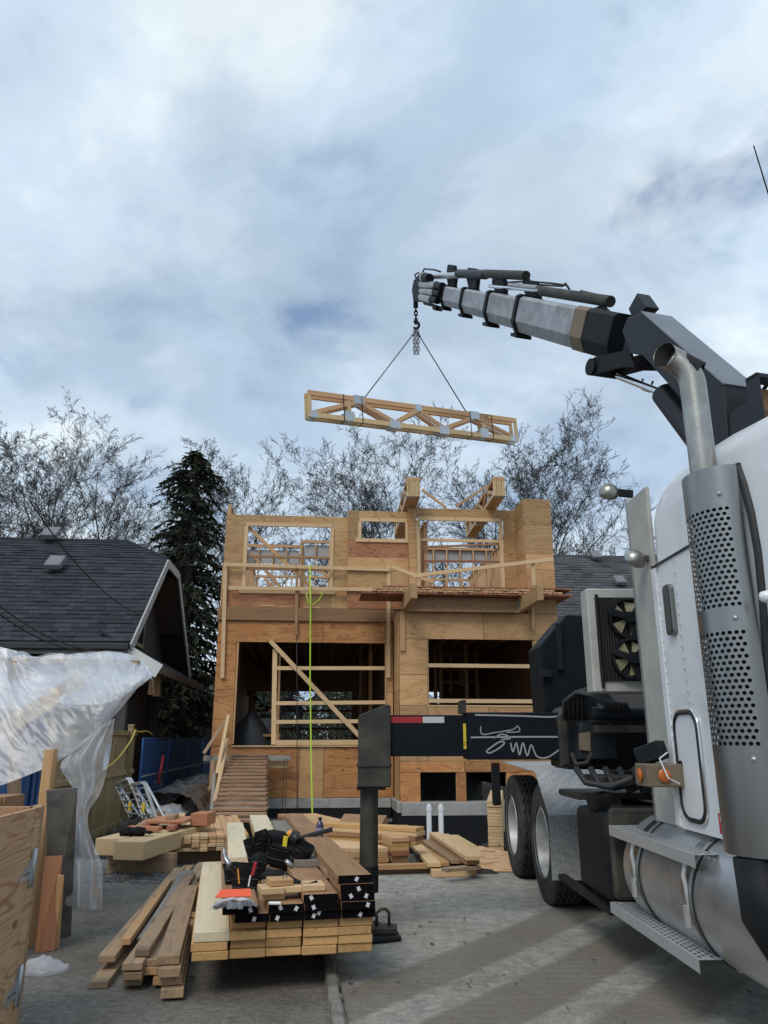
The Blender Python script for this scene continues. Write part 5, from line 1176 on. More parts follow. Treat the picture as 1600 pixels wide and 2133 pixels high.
def tools():
    def at_(x, y, z): return SP(x, y, z)-Vector((0, 0, 0))
    f = lambda x, y, z: SM @ SP(x, y, z)
    z = zb
    hp_ = f(473, 1797, z+.18); hb = f(497, 1822, z+.10)
    h = thing('claw_hammer', 'steel claw hammer sticking out of the left pouch', 'hammer', hp_)
    MB().tube([(0, 0, 0), (hb-hp_)*.5, hb-hp_], [.011, .013, .015], 10).build('handle', 'black_plastic', h, smooth=True)
    MB().tube([(.02, -.02, -.015), (.01, -.01, 0), (-.01, .0, .02), (-.022, .01, .05), (-.026, .01, .09)], [.020, .015, .016, .012, .004], 10).build('hammer_head', 'tool_steel', h, smooth=True)
    k = f(531, 1803, z+.15); o = MB().box(-.010, .010, -.008, .008, -.06, .02).build('utility_knife', 'red_plastic', M=Matrix.Translation(k) @ Matrix.Rotation(.25, 4, 'Y'), bevel=.005, seg=2); tag(o, 'red handled utility knife in the belt pouch', 'knife')
    k = f(594, 1752, z+.2); o = MB().box(-.016, .016, -.003, .003, -.08, .035).build('folding_rule', 'yellow_plastic', M=Matrix.Translation(k) @ Matrix.Rotation(.1, 4, 'Y')); tag(o, 'yellow folding rule sticking out of the large pouch', 'ruler')
    k = f(496, 1815, z+.14); o = MB().tube([(0, 0, -.07), (0, 0, .015)], .005, 8).build('carpenter_pencil', 'orange_plastic', M=Matrix.Translation(k) @ Matrix.Rotation(-.15, 4, 'Y')); tag(o, 'orange pencil in the left pouch', 'pencil')
    k = f(521, 1828, z+.10); o = MB().tube([(0, 0, -.05), (0, 0, .012)], .005, 8).build('marker_pen', 'chalk', M=Matrix.Translation(k) @ Matrix.Rotation(.15, 4, 'Y')); tag(o, 'white marker pen in the left pouch', 'pen')
    k = f(603, 1800, z+.17); o = MB().lathe([(.001, -.035), (.014, -.03), (.018, 0), (.014, .03), (.001, .035)], (0, 0, 0), (.7, 0, -.6), 12).build('chalk_reel', 'tool_steel', M=Matrix.Translation(k), smooth=True); tag(o, 'small steel chalk reel clipped on the belt', 'tool')
    # nail gun
    z2 = zt+LT*7+.045; g = thing('nail_gun', 'orange and black nail gun lying on the boards', 'nail gun', f(628, 1757, z2)); 
    MB().lathe([(.001, -.07), (.030, -.068), (.038, -.05), (.040, .0), (.036, .05), (.020, .075), (.001, .08)], (-.06, .05, .045), (-.8, .15, .35), 20).build('motor_housing', 'orange_plastic', g, smooth=50)
    for q_ in (-.03, .03): MB().lathe([(.0415, -.007), (.043, -.005), (.043, .005), (.0415, .007)], Vector((-.06, .05, .045))+Vector((-.8, .15, .35)).normalized()*q_, (-.8, .15, .35), 20).build('housing_band', 'black_plastic', g, smooth=40)
    MB().tube([(-.06, .05, .05), (-.045, .02, .03), (-.03, .0, .012)], [.05, .04, .025], 12).build('nose', 'black_plastic', g, smooth=True)
    MB().beam((-.03, .0, .03), (.25, .06, .10), .024, .03).beam((-.02, .02, .05), (.25, .07, .115), .016, .012).build('magazine', 'black_plastic', g, bevel=.003)
    MB().tube([(.16, .06, .06), (.18, .02, .02), (.10, -.01, .012), (.12, -.03, .012)], .009, 8).build('hook', 'black_plastic', g, smooth=True)
    # bottle
    b = thing('bottle', 'small purple bottle standing behind the nail gun', 'bottle', f(666, 1746, z2))
    MB().lathe([(.001, 0), (.030, .001), (.033, .01), (.033, .10), (.026, .125), (.013, .14), (.013, .15), (.001, .15)], (0, 0, 0), (0, 0, 1), 20).build('bottle_body', flat('purple_bottle', (.07, .05, .12), .2), b, smooth=45)
    MB().lathe([(.0335, .04), (.0338, .04), (.0338, .085), (.0335, .085)], (0, 0, 0), (0, 0, 1), 20).build('bottle_label', flat('lilac', (.28, .25, .40), .5), b, smooth=45)
    MB().tube([(0, 0, .15), (0, 0, .17)], .016, 14).build('bottle_cap', 'black_plastic', b, smooth=45)
tools()
def film(name, tr=.45, milk=(.75, .79, .84), rough=.25, bump=.004, bscale=14, gl_=.5):
    m, nd, L = _nodes(name); o = nd('ShaderNodeOutputMaterial'); v = _vec(nd, L, shift=False)
    n = _noise(nd, L, v, bscale, 6, .65, 1.0); b = nd('ShaderNodeBump'); b.inputs['Distance'].default_value = bump; b.inputs['Strength'].default_value = 1; L(n, b.inputs['Height'])
    df = nd('ShaderNodeBsdfDiffuse'); df.inputs[0].default_value = (*milk, 1); L(b.outputs[0], df.inputs['Normal'])
    tl = nd('ShaderNodeBsdfTranslucent'); tl.inputs[0].default_value = (*milk, 1); L(b.outputs[0], tl.inputs['Normal'])
    gl = nd('ShaderNodeBsdfGlossy'); gl.inputs['Roughness'].default_value = rough; L(b.outputs[0], gl.inputs['Normal'])
    tp = nd('ShaderNodeBsdfTransparent'); tp.inputs[0].default_value = (.93, .95, .97, 1)
    def mx(f, a, c_):
        x = nd('ShaderNodeMixShader'); L(a, x.inputs[1]); L(c_, x.inputs[2])
        if isinstance(f, float): x.inputs[0].default_value = f
        else: L(f, x.inputs[0])
        return x.outputs[0]
    big = _noise(nd, L, v, 2.0, 5, .6, .5)
    fac = _ramp(nd, L, big, [(.35, max(0, tr-.18)), (.65, min(1, tr+.18))])
    body = mx(fac, mx(.45, df.outputs[0], tl.outputs[0]), tp.outputs[0])
    fr = nd('ShaderNodeFresnel'); fr.inputs[0].default_value = 1.45; L(b.outputs[0], fr.inputs['Normal'])
    L(mx(_math(nd, L, 'MULTIPLY_ADD', fr.outputs[0], gl_, .01), body, gl.outputs[0]), o.inputs[0]); return m
film('clear_bag', .22, (.93, .94, .96), .12, .003, 30, .6); film('poly_sheet', .56, (.90, .92, .95), .22, .0005, 9, .30)
def hardware_bag():
    q = SP(486, 1912, .2+LT*5.2); t = thing('hardware_bag', 'clear plastic bag of hardware with an orange header card', 'bag', M=SM @ Matrix.Translation((q.x, q.y-.01, LT*6.05)))
    rows = []
    for i in range(12):
        f = i/11; hw = .135-.03*f; row = []
        for j in range(13):
            s = j/12*2-1; x = s*hw; y = -.02+f*.15; z = .055*(1-f**2*.55)*(1-s**4)*(1-(2*f-.6)**4*.15)+.014*mnoise.noise(Vector((x*35, y*35, 2)))+.004
            row.append((x, y-.03*(1-f)*(.2), max(z, .004)))
        rows.append(row)
    MB().grid(rows).build('bag_film', 'clear_bag', t, smooth=True)
    MB().prism([(-.105, .115, .045), (.10, .115, .045), (.095, .19, .072), (-.075, .19, .072)], (0, -.002, .004)).build('header_card', flat('card_orange', (.80, .10, .03), .5), t)
    r = random.Random(2)
    for k in range(9): x = r.uniform(-.09, .09); y = r.uniform(0, .09); a = r.uniform(0, 3); MB().beam((x-.03*math.cos(a), y-.03*math.sin(a), .014), (x+.03*math.cos(a), y+.03*math.sin(a), .02), .025, .02).build('bracket', 'galv', t)
hardware_bag()
# ================================================================= OTHER TIMBER ON THE SITE
def gboard(near, far, z, w, t, m, lab, grp=None, name='lumber_board', z2=None, roll=0, cat='lumber'):
    a = atZ(*near, z); b = atZ(*far, z if z2 is None else z2); return tag(board(name, a, b, w, t, m, roll=roll), lab, cat, grp)
# weathered pile on the left
OB = [((222, 1998), (374, 1811), .105, .105, 'old_board', 'yellowish weathered board on the outer left of the old board pile'), ((205, 2052), (392, 1806), .022, .11, 'old_board', 'lowest weathered board sticking out nearest the camera'),
      ((334, 1917), (390, 1817), .155, .12, 'grey_board', 'short grey board lying on top of the old board pile'), ((304, 1960), (380, 1840), .115, .12, 'grey_board', 'grey board under the short grey one in the old pile'),
      ((275, 2014), (424, 1800), .135, .115, 'old_board', 'long weathered board along the top of the old pile'), ((312, 2006), (415, 1842), .125, .11, 'old_board', 'weathered board right of the long top one in the old pile'),
      ((341, 1998), (418, 1850), .12, .12, 'old_board', 'weathered board against the brown stack in the old pile'),
      ((262, 1962), (352, 1835), .16, .06, 'fir', 'thin yellowish strip across the old board pile'), ((296, 1985), (398, 1822), .18, .085, 'old_board', 'narrow weathered board tilted on the old pile'), ((243, 1985), (340, 1850), .06, .09, 'grey_board', 'grey board half buried between the outer old boards')]
for a, b, z, w, m, l in OB: gboard(a, b, z, w, .04, m, l)
for k, (x, y, z) in enumerate(((276, 2034, .085), (308, 2024, .085), (338, 2022, .085), (275, 2046, .04), (338, 2045, .04))):
    gboard((x, y), (x+110, y-170), z, .11, .04, ('old_board', 'fir', 'brown_fir', 'old_board', 'fir')[k], ('left', 'middle', 'right', 'lowest left', 'lowest right')[k]+' half hidden board under the old board pile', 'lower boards of the old pile')
for k in range(4): a = SP(378, 1985, .2); tag(board('lumber_board', (-.09-.012*k, .02+.05*(k % 2), -.16+.052*k), (-.08, 2.3, -.16+.052*k), .125, .047, 'old_board', None, F=SM), '%s board up in the low stack left of the cream plank' % NTH[k], 'lumber', 'low brown stack')
# bundle of 2x4s on the gravel
def bundle24():
    r = random.Random(6); a = atZ(326, 1779, .15); yaw = R_(14); M = Matrix.Translation(a) @ Matrix.Rotation(yaw, 4, 'Z')
    for c in range(11):
        for row in range(5 if c < 3 else 4):
            x = .05+c*.094; z = .03+row*.042; tag(board('lumber_board', (x, r.uniform(-.03, .06), z), (x+.02, r.uniform(2.3, 2.6), z), .089, .038, r.choice(('fresh_pine', 'truss_wood', 'truss_pale')), None, F=M), 'two by four, %s row up, %s from left in the light bundle' % (NTH[row], NTH[c]), 'lumber', 'two by four bundle')
    for k, y in enumerate((.35, 1.8)): tag(MB().box(0, 1.05, y, y+.09, -.16, .005).build('dunnage', 'old_board', M=M), ('front bearer under the two by four bundle', 'rear bearer under the two by four bundle')[k], 'bearer')
    for k, (x, y, m) in enumerate(((520, 1710, 0), (468, 1715, 0))): pass
bundle24()
# heavy timbers with offcuts on top
def timbers():
    a = atZ(229, 1793, .2); yaw = R_(-14)
    M = Matrix.Translation(a) @ Matrix.Rotation(yaw*-1*.0+R_(-6), 4, 'Z')
    tag(board('heavy_timber', (.19, 0, .095), (.27, 1.9, .095), .33, .18, 'truss_pale', None, F=M, bev=.006), 'front heavy timber on the gravel by the fence', 'timber')
    tag(board('heavy_timber', (-.14, .22, .10), (-.06, 1.9, .10), .29, .17, 'truss_pale', None, F=M, bev=.006), 'left heavy timber beside the front one on the gravel', 'timber')
    for k, y in enumerate((.5, 1.6)): tag(MB().box(-.25, .5, y, y+.1, -.2, .008).build('dunnage', 'old_board', M=M), ('front bearer under the heavy timbers', 'rear bearer under the heavy timbers')[k], 'bearer')
    bl = lambda nm, x, y, z, sx, sy, sz, m, lab, rot=0, cat='wood block': tag(MB().box(-sx/2, sx/2, -sy/2, sy/2, 0, sz).build(nm, m, M=M @ Matrix.Translation((x, y, z)) @ Matrix.Rotation(rot, 4, 'Z'), bevel=.006), lab, cat)
    bl('cut_block', .45, 1.55, .202, .21, .34, .14, 'block_red', 'chunky reddish block on the heavy timbers')
    bl('red_plank', .12, 1.35, .25, .46, .55, .038, 'block_red', 'reddish plank on the heavy timbers', .1, 'plank'); bl('cut_block', .15, 1.30, .29, .10, .24, .045, 'old_board', 'small grey block on top of the reddish plank', .1)
    bl('cut_block', .0, .85, .202, .40, .10, .045, 'block_red', 'front reddish offcut beside the black gloves', -.15); bl('cut_block', .25, 1.1, .202, .09, .5, .047, 'red_board', 'narrow reddish offcut under the plank on the timbers', .2); bl('cut_block', -.1, 1.3, .202, .09, .5, .047, 'red_board', 'left reddish offcut under the plank on the timbers', .1)
    gl = thing('work_gloves', 'black work gloves lying on the heavy timber', 'gloves', M=M @ Matrix.Translation((.0, .45, .2)))
    for s in (0, 1):
        mb = MB().tube([(-.12+.12*s, 0, .025), (-.05+.12*s, .02, .035), (.03+.12*s, .03, .028)], [.04, .05, .045], 10)
        for k in range(4): mb.tube([(.03+.12*s, -.005+.024*k, .028), (.08+.12*s, -.01+.028*k, .024), (.11+.12*s, -.012+.03*k, .014)], [.013, .012, .009], 6)
        mb.tube([(-.04+.12*s, -.03, .03), (.02+.12*s, -.06, .02)], [.014, .01], 6); mb.build('glove', 'nylon', gl, smooth=True)
timbers()
# stacks on the right of the outrigger leg
def stack_px(x0, x1, yb, zb_, n, t, L_, yaw, mats, lab, grp, jit=.02):
    a = atZ(x0, yb, zb_); b = atZ(x1, yb, zb_); w = (b-a).length; M = Matrix.Translation((a+b)/2) @ Matrix.Rotation(yaw, 4, 'Z'); r = random.Random(x0)
    for k in range(n): tag(board('lumber_board', (r.uniform(-jit, jit)*.4, r.uniform(-jit, jit), t*(k+.5)), (r.uniform(-jit, jit), L_, t*(k+.5)), w*.98, t*.94, mats[k % len(mats)], None, F=M), '%s layer %s' % (ORD[k], lab), 'lumber', grp)
    return M
stack_px(814, 854, 1803, .06, 6, .048, 1.9, R_(20), ('brown_fir', 'stack_fir', 'red_board', 'stack_fir', 'stack_fir', 'truss_wood'), 'board in the tall stack right of the outrigger leg', 'tall stack right of the outrigger leg')
stack_px(856, 898, 1760, .25, 4, .047, 1.4, R_(62), ('stack_fir', 'brown_fir', 'fresh_pine', 'stack_fir'), 'board in the short two tone stack beside the white pipes', 'two tone stack')
for k in range(3): stack_px(690+40*k, 730+40*k, 1808, .06, 4, .05, 2.0, R_(20), ('stack_fir', 'stack_fir', 'fir', 'fresh_pine'), ('board in the left', 'board in the middle', 'board in the right')[k]+' column of the wide stack behind the leg', 'wide stack behind the leg')
for k in range(2): stack_px(675+45*k, 720+45*k, 1752, .06, 4, .05, 2.0, R_(25), ('brown_fir', 'red_board', 'brown_fir', 'truss_wood'), ('dark board in the left', 'dark board in the right')[k]+' column behind the nail gun', 'dark stack behind the nail gun', .06)
stack_px(1018, 1050, 1777, .02, 16, .039, 2.2, R_(-9), ('truss_pale', 'fresh_pine'), 'light board in the narrow tall stack beside the rear wheel', 'narrow stack by the rear wheel', .008)
gboard((782, 1815), (899, 1812), .03, .10, .06, 'old_board', 'long weathered bearer lying across in front of the right stacks', cat='bearer', name='dunnage'); gboard((782, 1806), (899, 1803), .09, .10, .05, 'fir', 'upper bearer lying across in front of the right stacks', cat='bearer', name='dunnage')
gboard((899, 1818), (990, 1816), .05, .13, .07, 'fresh_pine', 'pale bearer lying across near the rear wheel', cat='bearer', name='dunnage')
RB = [((985, 1788), (905, 1737), .23, .14, 'fresh_pine', 'upper two by six of the loose pair near the rear wheel'), ((985, 1797), (905, 1745), .18, .14, 'brown_fir', 'lower two by six of the loose pair near the rear wheel'), ((955, 1795), (885, 1752), .14, .15, 'old_board', 'dark board lying between the loose two by sixes'), ((905, 1802), (858, 1752), .12, .14, 'fresh_pine', 'left pale loose board beside the tall stack'), ((925, 1800), (872, 1752), .10, .12, 'stack_fir', 'second pale loose board beside the tall stack'), ((1015, 1800), (925, 1740), .08, .13, 'fresh_pine', 'long pale board nearest the white pipes'), ((1035, 1797), (945, 1742), .05, .13, 'truss_pale', 'outermost pale board reaching towards the rear wheel'), ((995, 1806), (905, 1765), .05, .16, 'truss_pale', 'pale board low in the loose pile')]
for a, b, z, w, m, l in RB: gboard(a, b, z, w, .042, m, l)
gboard((925, 1812), (995, 1806), .13, .11, .035, 'old_board', 'rough edged offcut across the loose boards', cat='offcut', name='offcut')
a = atZ(1003, 1815, .02); o = MB().prism([(0, 0, 0), (.42, -.02, 0), (.46, .3, .12), (.02, .35, .20)], (0, .01, .015)).build('plywood_scrap', 'ply_door', M=Matrix.Translation(a)); tag(o, 'plywood scrap leaning low beside the rear tyre', 'plywood scrap')
# leaning brown beam offcuts behind the leg
for k, (x0, y0, x1, y1, z, w, t, m, l) in enumerate(((712, 1718, 800, 1722, .32, .26, .16, 'brown_fir', 'big brown beam offcut behind the outrigger leg'), (790, 1724, 838, 1722, .34, .16, .04, 'brown_fir', 'brown board tip beside the tall stack'), (640, 1722, 700, 1722, .30, .30, .05, 'fir', 'brown plank end behind the purple bottle'))):
    gboard((x0, y0), (x1, y1), z, w, t, m, l, z2=z+(.06 if k == 1 else 0), roll=.5 if k == 0 else 0)
# churned earth at the slab edge
surf('black_earth', (.018, .014, .012), (.045, .036, .03), rough=.9, nscale=20, bump=.02, bscale=25)
def clod(c, rx, ry, h, lab, m='black_earth'):
    P = []
    for i in range(8):
        f = i/7; row = []
        for j in range(20):
            a = 2*math.pi*j/20; r = (1-f**1.5)*(1+.28*mnoise.noise(Vector((math.cos(a)*2, math.sin(a)*2, c.x+f)))); row.append((rx*r*math.cos(a), ry*r*math.sin(a), h*f*(1+.5*mnoise.noise(Vector((a*2, f*4, c.y))))-.02))
        P.append(row)
    o = MB().grid(P, True).build('earth_mound', m, M=Matrix.Translation(c), smooth=True); return tag(o, lab, 'earth')
clod(atZ(1005, 1824, 0)+Vector((0, .1, 0)), .30, .12, .07, 'dark churned earth at the slab edge by the rear tyre')
clod(Vector((1.75, 11.2, -.3)), .8, 1.2, .5, 'earth bank behind the rear wheel')
# ================================================================= LEFT SIDE: ENCLOSURE, SHELTER, FENCES
def enclosure():
    c = atY(92, 1679, 4.35); z1 = c.z; t = thing('plywood_enclosure', 'plywood hoarding panel with strap hinges in the near left corner', 'hoarding', (c.x, c.y, 0))
    # side panel runs towards the camera, back panel runs left
    yaw = math.atan2(-.05, -1.0)
    d = Vector((.09, -1, 0)).normalized(); n = Vector((1, .09, 0)).normalized()
    def slab(name, y0, y1, x0, x1, h0, h1, m, par=t, bev=.002):
        M = Matrix((d, -n, Vector((0, 0, 1)))).transposed().to_4x4()
        return MB().box(y0, y1, x0, x1, h0, h1).build(name, m, par, M, bevel=bev)
    slab('plywood_panel', .13, 2.3, 0, .018, .02, z1, 'ply_door'); slab('plywood_strip', .035, .122, 0, .018, .02, z1, 'ply_door')
    slab('corner_post', -.01, .03, -.0, .05, .0, z1+.005, 'old_board'); slab('back_board', .0, .04, .06, 1.6, .05, z1, 'brown_fir')
    for h in (z1-.30, z1-.83):
        hg = slab('hinge', .075, .115, -.014, -.001, h-.07, h+.10, 'galv')
        M = Matrix((d, -n, Vector((0, 0, 1)))).transposed().to_4x4()
        MB().prism([(.115, -.006, h-.035), (.115, -.006, h+.055), (.26, -.006, h-.015), (.26, -.006, h-.035)], (0, .004, 0)).build('hinge_strap', 'galv', hg)
        MB().tube([(.095, -.012, h-.075), (.095, -.012, h+.105)], .011, 10).build('hinge_pin', 'galv', hg, smooth=True)
        for k in range(3): MB().lathe([(.006, 0), (.004, -.003), (.001, -.004)], (.135+.035*k, -.006, h-.005), (0, 1, 0), 8).build('screw', 'black_steel', hg)
enclosure()
surf('blue_paint', (.015, .085, .24), (.012, .065, .19), rough=.5, nscale=4); surf('grey_sheet', (.16, .155, .135), (.11, .105, .095), rough=.7, nscale=6, dirt=(.06, .06, .055), dirt_amt=(.5, .7), dscale=6)
def shelter():
    # blue site container behind the sheeting, on a concrete strip
    a = atZ(176, 1912, .12); t = thing('site_container', 'blue site container standing behind the plastic sheeting', 'container', (a.x-.62, a.y+.45, 0), R_(14))
    MB().box(-2.6, -.12, .0, .8, .13, 1.55).build('body', 'blue_paint', t, bevel=.02)
    for k in range(11): MB().box(-2.5+.22*k, -2.42+.22*k, -.03, .0, .2, 1.55).build('rib', 'blue_paint', t, bevel=.008)
    for k in range(3): MB().box(-.118, -.09, .12+.23*k, .20+.23*k, .2, 1.55).build('rib', 'blue_paint', t, bevel=.008)
    MB().box(-2.7, -.02, -.5, .9, -.02, .12).build('plinth', 'concrete_wall', t, bevel=.012)
    # sheet and boards leaning on the enclosure
    s0 = atY(96, 1645, 5.9); s1 = atY(160, 1640, 5.9); b0 = atZ(90, 1975, .01); b1 = atZ(133, 1962, .01)
    def lean(name, p, th, m, lab, cat='board'):
        p = [Vector(q) for q in p]; n = (p[1]-p[0]).cross(p[3]-p[0]).normalized()*th
        M, _l = frame(p[0], p[3], (p[1]-p[0]).cross(p[3]-p[0])); MI = M.inverted()
        o = MB().prism([MI @ q for q in p], MI.to_3x3() @ n).build(name, m, M=M, bevel=.002); return tag(o, lab, cat)
    lean('cement_sheet', (atZ(86, 1968, .0)+Vector((0, .12, 0)), atZ(133, 1958, .0)+Vector((0, .12, 0)), s1, s0), .012, 'grey_sheet', 'grey cement sheet leaning behind the plywood hoarding', 'sheet')
    lean('leaning_board', (atZ(72, 1986, .0), atZ(112, 1980, .0), atY(129, 1782, 5.95), atY(92, 1784, 5.95)), .02, 'block_red', 'wide orange brown board leaning beside the plywood hoarding')
    lean('leaning_board', (atZ(107, 1978, .0), atZ(121, 1975, .0), atY(131, 1822, 5.9), atY(119, 1822, 5.9)), .02, 'fir', 'narrow tan board leaning beside the wide orange one')
    a, b = atY(88, 1720, 6.05), atY(88, 1560, 6.15); p_ = thing('shelter_frame', 'timber post and sloping rail carrying the plastic sheeting', 'frame', (a.x, a.y, 0))
    L0 = Vector((a.x, a.y, 0)); board('post', (0, 0, 0), (0, .0, b.z), .075, .075, 'fir', p_, (0, 1, 0))
    board('sloping_rail', atY(-70, 1572, 6.21)-L0, atY(170, 1413, 6.60)-L0, .05, .13, 'fresh_pine', p_); board('post', atY(30, 1700, 6.6)-L0, atY(30, 1380, 6.6)-L0, .08, .08, 'old_board', p_, (0, 1, 0))
    board('top_rail', atY(-80, 1375, 6.62)-L0, atY(290, 1382, 6.75)-L0, .07, .05, 'old_board', p_)
    q = atY(18, 1700, 5.5); bx = thing('timber_crate', 'brown timber crate behind the plywood hoarding', 'crate', (q.x-.2, q.y, 0)); MB().box(-.3, .16, 0, .3, 0, q.z+.12).build('crate_body', 'brown_fir', bx)
    for k in range(3): MB().box(-.3+.17*k, -.2+.17*k, -.03, -.002, .1, q.z+.12).build('slat', 'fir', bx)
shelter()
def lerp_curve(C, t):
    x = t*(len(C)-1); i = min(int(x), len(C)-2); f = x-i
    p0, p1, p2, p3 = C[max(i-1, 0)], C[i], C[i+1], C[min(i+2, len(C)-1)]
    return tuple(.5*((2*b)+(c-a)*f+(2*a-5*b+4*c-d)*f*f+(3*b-a-3*c+d)*f**3) for a, b, c, d in zip(p0, p1, p2, p3))
def sheeting():
    t = thing('plastic_sheeting', 'clear plastic sheeting draped over a timber frame on the left', 'plastic sheet')
    top = [(-90, 1356, 6.6), (0, 1348, 6.6), (40, 1366, 6.6), (130, 1363, 6.65), (205, 1358, 6.7), (258, 1360, 6.75), (290, 1378, 6.75), (308, 1402, 6.7)]
    bot = [(-90, 1668, 5.95), (0, 1637, 6.0), (60, 1614, 6.05), (110, 1592, 6.1), (165, 1556, 6.2), (210, 1520, 6.3), (250, 1478, 6.45), (300, 1416, 6.66)]
    nc, nr = 150, 70; P = []
    for i in range(nr+1):
        v = i/nr; row = []
        for j in range(nc+1):
            u = j/nc; a = lerp_curve(top, u); b = lerp_curve(bot, u)
            x = a[0]+(b[0]-a[0])*v; y = a[1]+(b[1]-a[1])*v; Y = a[2]+(b[2]-a[2])*(v**1.15)
            ds = (u*4.2-v*1.6)      # folds fan out from the upper right
            amp = .5+.5*u
            w = .030*math.sin(ds*9+2.2*v+1.5*mnoise.noise(Vector((u*3, v*2, 0))))*amp*.35 + .003*math.sin(ds*23+4*v+2*mnoise.noise(Vector((u*4, v*4, 5)))) + .014*mnoise.noise(Vector((u*9, v*3+u*5, 3)))
            fold = .012*abs(mnoise.noise(Vector((u*26-v*12, v*7, 8))))
            row.append(atY(x+3*mnoise.noise(Vector((u*20, 0, 2)))*(1-v), y+5*mnoise.noise(Vector((u*18, v*2, 4)))*(1-v)**3, Y-.16*math.sin(math.pi*v)*(.4+.6*u)+w*(.25+.75*math.sin(math.pi*min(1, v+.15)))+fold))
        P.append(row)
    MB().grid(P).build('canopy_sheet', 'poly_sheet', t, smooth=True)
    # doubled layers where the sheet is folded over the rail
    for lay in (0, 1):
        P2 = []
        for i in range(31):
            row = []
            for j in range(nc+1):
                u = j/nc; lim_ = (.42+.30*u*u+.10*mnoise.noise(Vector((u*4, lay*3, 6))))*(1-.35*lay); f = i/30*lim_*nr; i0 = min(int(f), nr-1); g = f-i0
                q_ = P[i0][j].lerp(P[i0+1][j], g); row.append(q_+Vector((0, .13+.04*lay+.02*mnoise.noise(Vector((u*12, i*.2, 9+lay))), 0)))
            P2.append(row)
        MB().grid(P2).build('folded_layer', 'poly_sheet', t, smooth=True)
    # the sheet folds back over the top rail
    P = []
    for i in range(14):
        v = i/13; row = []
        for j in range(nc+1):
            u = j/nc; a = lerp_curve(top, u); q = atY(a[0], a[1], a[2]); row.append(q+Vector((-.25*v*u, 1.1*v, -.10*v*v+.05*math.sin(v*7+u*30)*v+.03*mnoise.noise(Vector((u*14, v*4, 1))))))
        P.append(row)
    MB().grid(P).build('roof_sheet', 'poly_sheet', t, smooth=True)
    # twisted tail hanging to the ground
    left = [(205, 1515, 6.32), (150, 1565, 6.25), (126, 1598, 6.22), (150, 1640, 6.22), (158, 1690, 6.22), (154, 1720, 6.22), (143, 1765, 6.22), (142, 1810, 6.22), (136, 1886, 6.2)]
    right = [(240, 1495, 6.42), (233, 1545, 6.40), (226, 1590, 6.38), (210, 1650, 6.34), (186, 1690, 6.30), (184, 1722, 6.30), (196, 1762, 6.3), (213, 1806, 6.3), (212, 1897, 6.25)]
    P = []
    for i in range(101):
        v = i/100; a = lerp_curve(left, v); b = lerp_curve(right, v); row = []; wd = (b[0]-a[0])/100
        for j in range(41):
            u = j/40; x = a[0]+(b[0]-a[0])*u; y = a[1]+(b[1]-a[1])*u+4*mnoise.noise(Vector((u*5, 3, 1)))*(v > .95); Y = a[2]+(b[2]-a[2])*u
            Y += .035*math.sin(u*14+3*mnoise.noise(Vector((u*2, v*5, 7))))*(.4+wd)+.05*mnoise.noise(Vector((u*5, v*6, 2)))-.10*math.sin(math.pi*u)
            row.append(atY(x, y, Y))
        P.append(row)
    MB().grid(P).build('hanging_tail', 'poly_sheet', t, smooth=True)
    q = atZ(86, 2025, 0); P = []
    for i in range(10):
        f = i/9; row = []
        for j in range(18):
            a = 2*math.pi*j/18; r = (1-f**2)*(.13+.05*mnoise.noise(Vector((math.cos(a)*2, math.sin(a)*2, 3)))); row.append((r*1.2*math.cos(a), r*math.sin(a)*.8, .085*f+.03*mnoise.noise(Vector((a*3, f*6, 1)))*(f > .1)+.004))
        P.append(row)
    o = MB().grid(P, True).build('plastic_bag', 'poly_sheet', M=Matrix.Translation(q), smooth=True); tag(o, 'crumpled clear plastic bag on the ground beside the hoarding', 'bag')
sheeting()
# ---- cedar fence
def fence_line(s): return Vector((-4.8, 12.0, 0))+_v*s
def cedar():
    t = thing('cedar_fence', 'mossy vertical board cedar fence along the left boundary', 'fence', fence_line(0), HA)
    r = random.Random(9); y = -1.2
    while y < 4.7:
        w = r.uniform(.13, .15); h = 1.50+r.uniform(-.02, .02)
        board('picket', (r.uniform(-.006, .006), y+w/2, -.25), (0, y+w/2, 1.02 if False else h), .02, w, 'cedar_fence', t, (0, 1, 0)); y += w+.008
    for h in (1.52, .78): board('rail', (.035, -1.2, h), (.035, 4.7, h), .05, .09, 'cedar_fence', t)
    for y in (-.9, 1.6, 4.1): board('post', (.06, y, -.25), (.06, y, 1.66), .10, .10, 'cedar_fence', t, (0, 1, 0)); MB().box(0, .12, y-.06, y+.06, 1.66, 1.69).build('post_cap', 'cedar_fence', t)
    board('kick_board', (.05, -1.2, -.16), (.05, 4.7, -.16), .03, .18, 'cedar_fence', t)
    q = [fence_line(4.1)+Vector((.15, 0, 1.58)), fence_line(3.4)+Vector((.22, 0, 1.35)), fence_line(2.2)+Vector((.25, 0, 1.02)), fence_line(.8)+Vector((.2, 0, .82)), fence_line(-.2)+Vector((.2, 0, .80))]
    C = [lerp_curve([tuple(a) for a in q], k/20) for k in range(21)]; rope('extension_lead', C, .016, 'yellow_cord', 'yellow extension lead drooping over the cedar fence', 'cable')
    C = [lerp_curve([tuple(fence_line(a)+Vector((.12, 0, h))) for a, h in ((4.1, 1.60), (4.6, 1.55), (5.4, 1.57), (6, 1.5))], k/12) for k in range(13)]; rope('extension_lead', C, .014, 'yellow_cord', 'yellow lead running along the fence top behind the post', 'cable')
cedar()
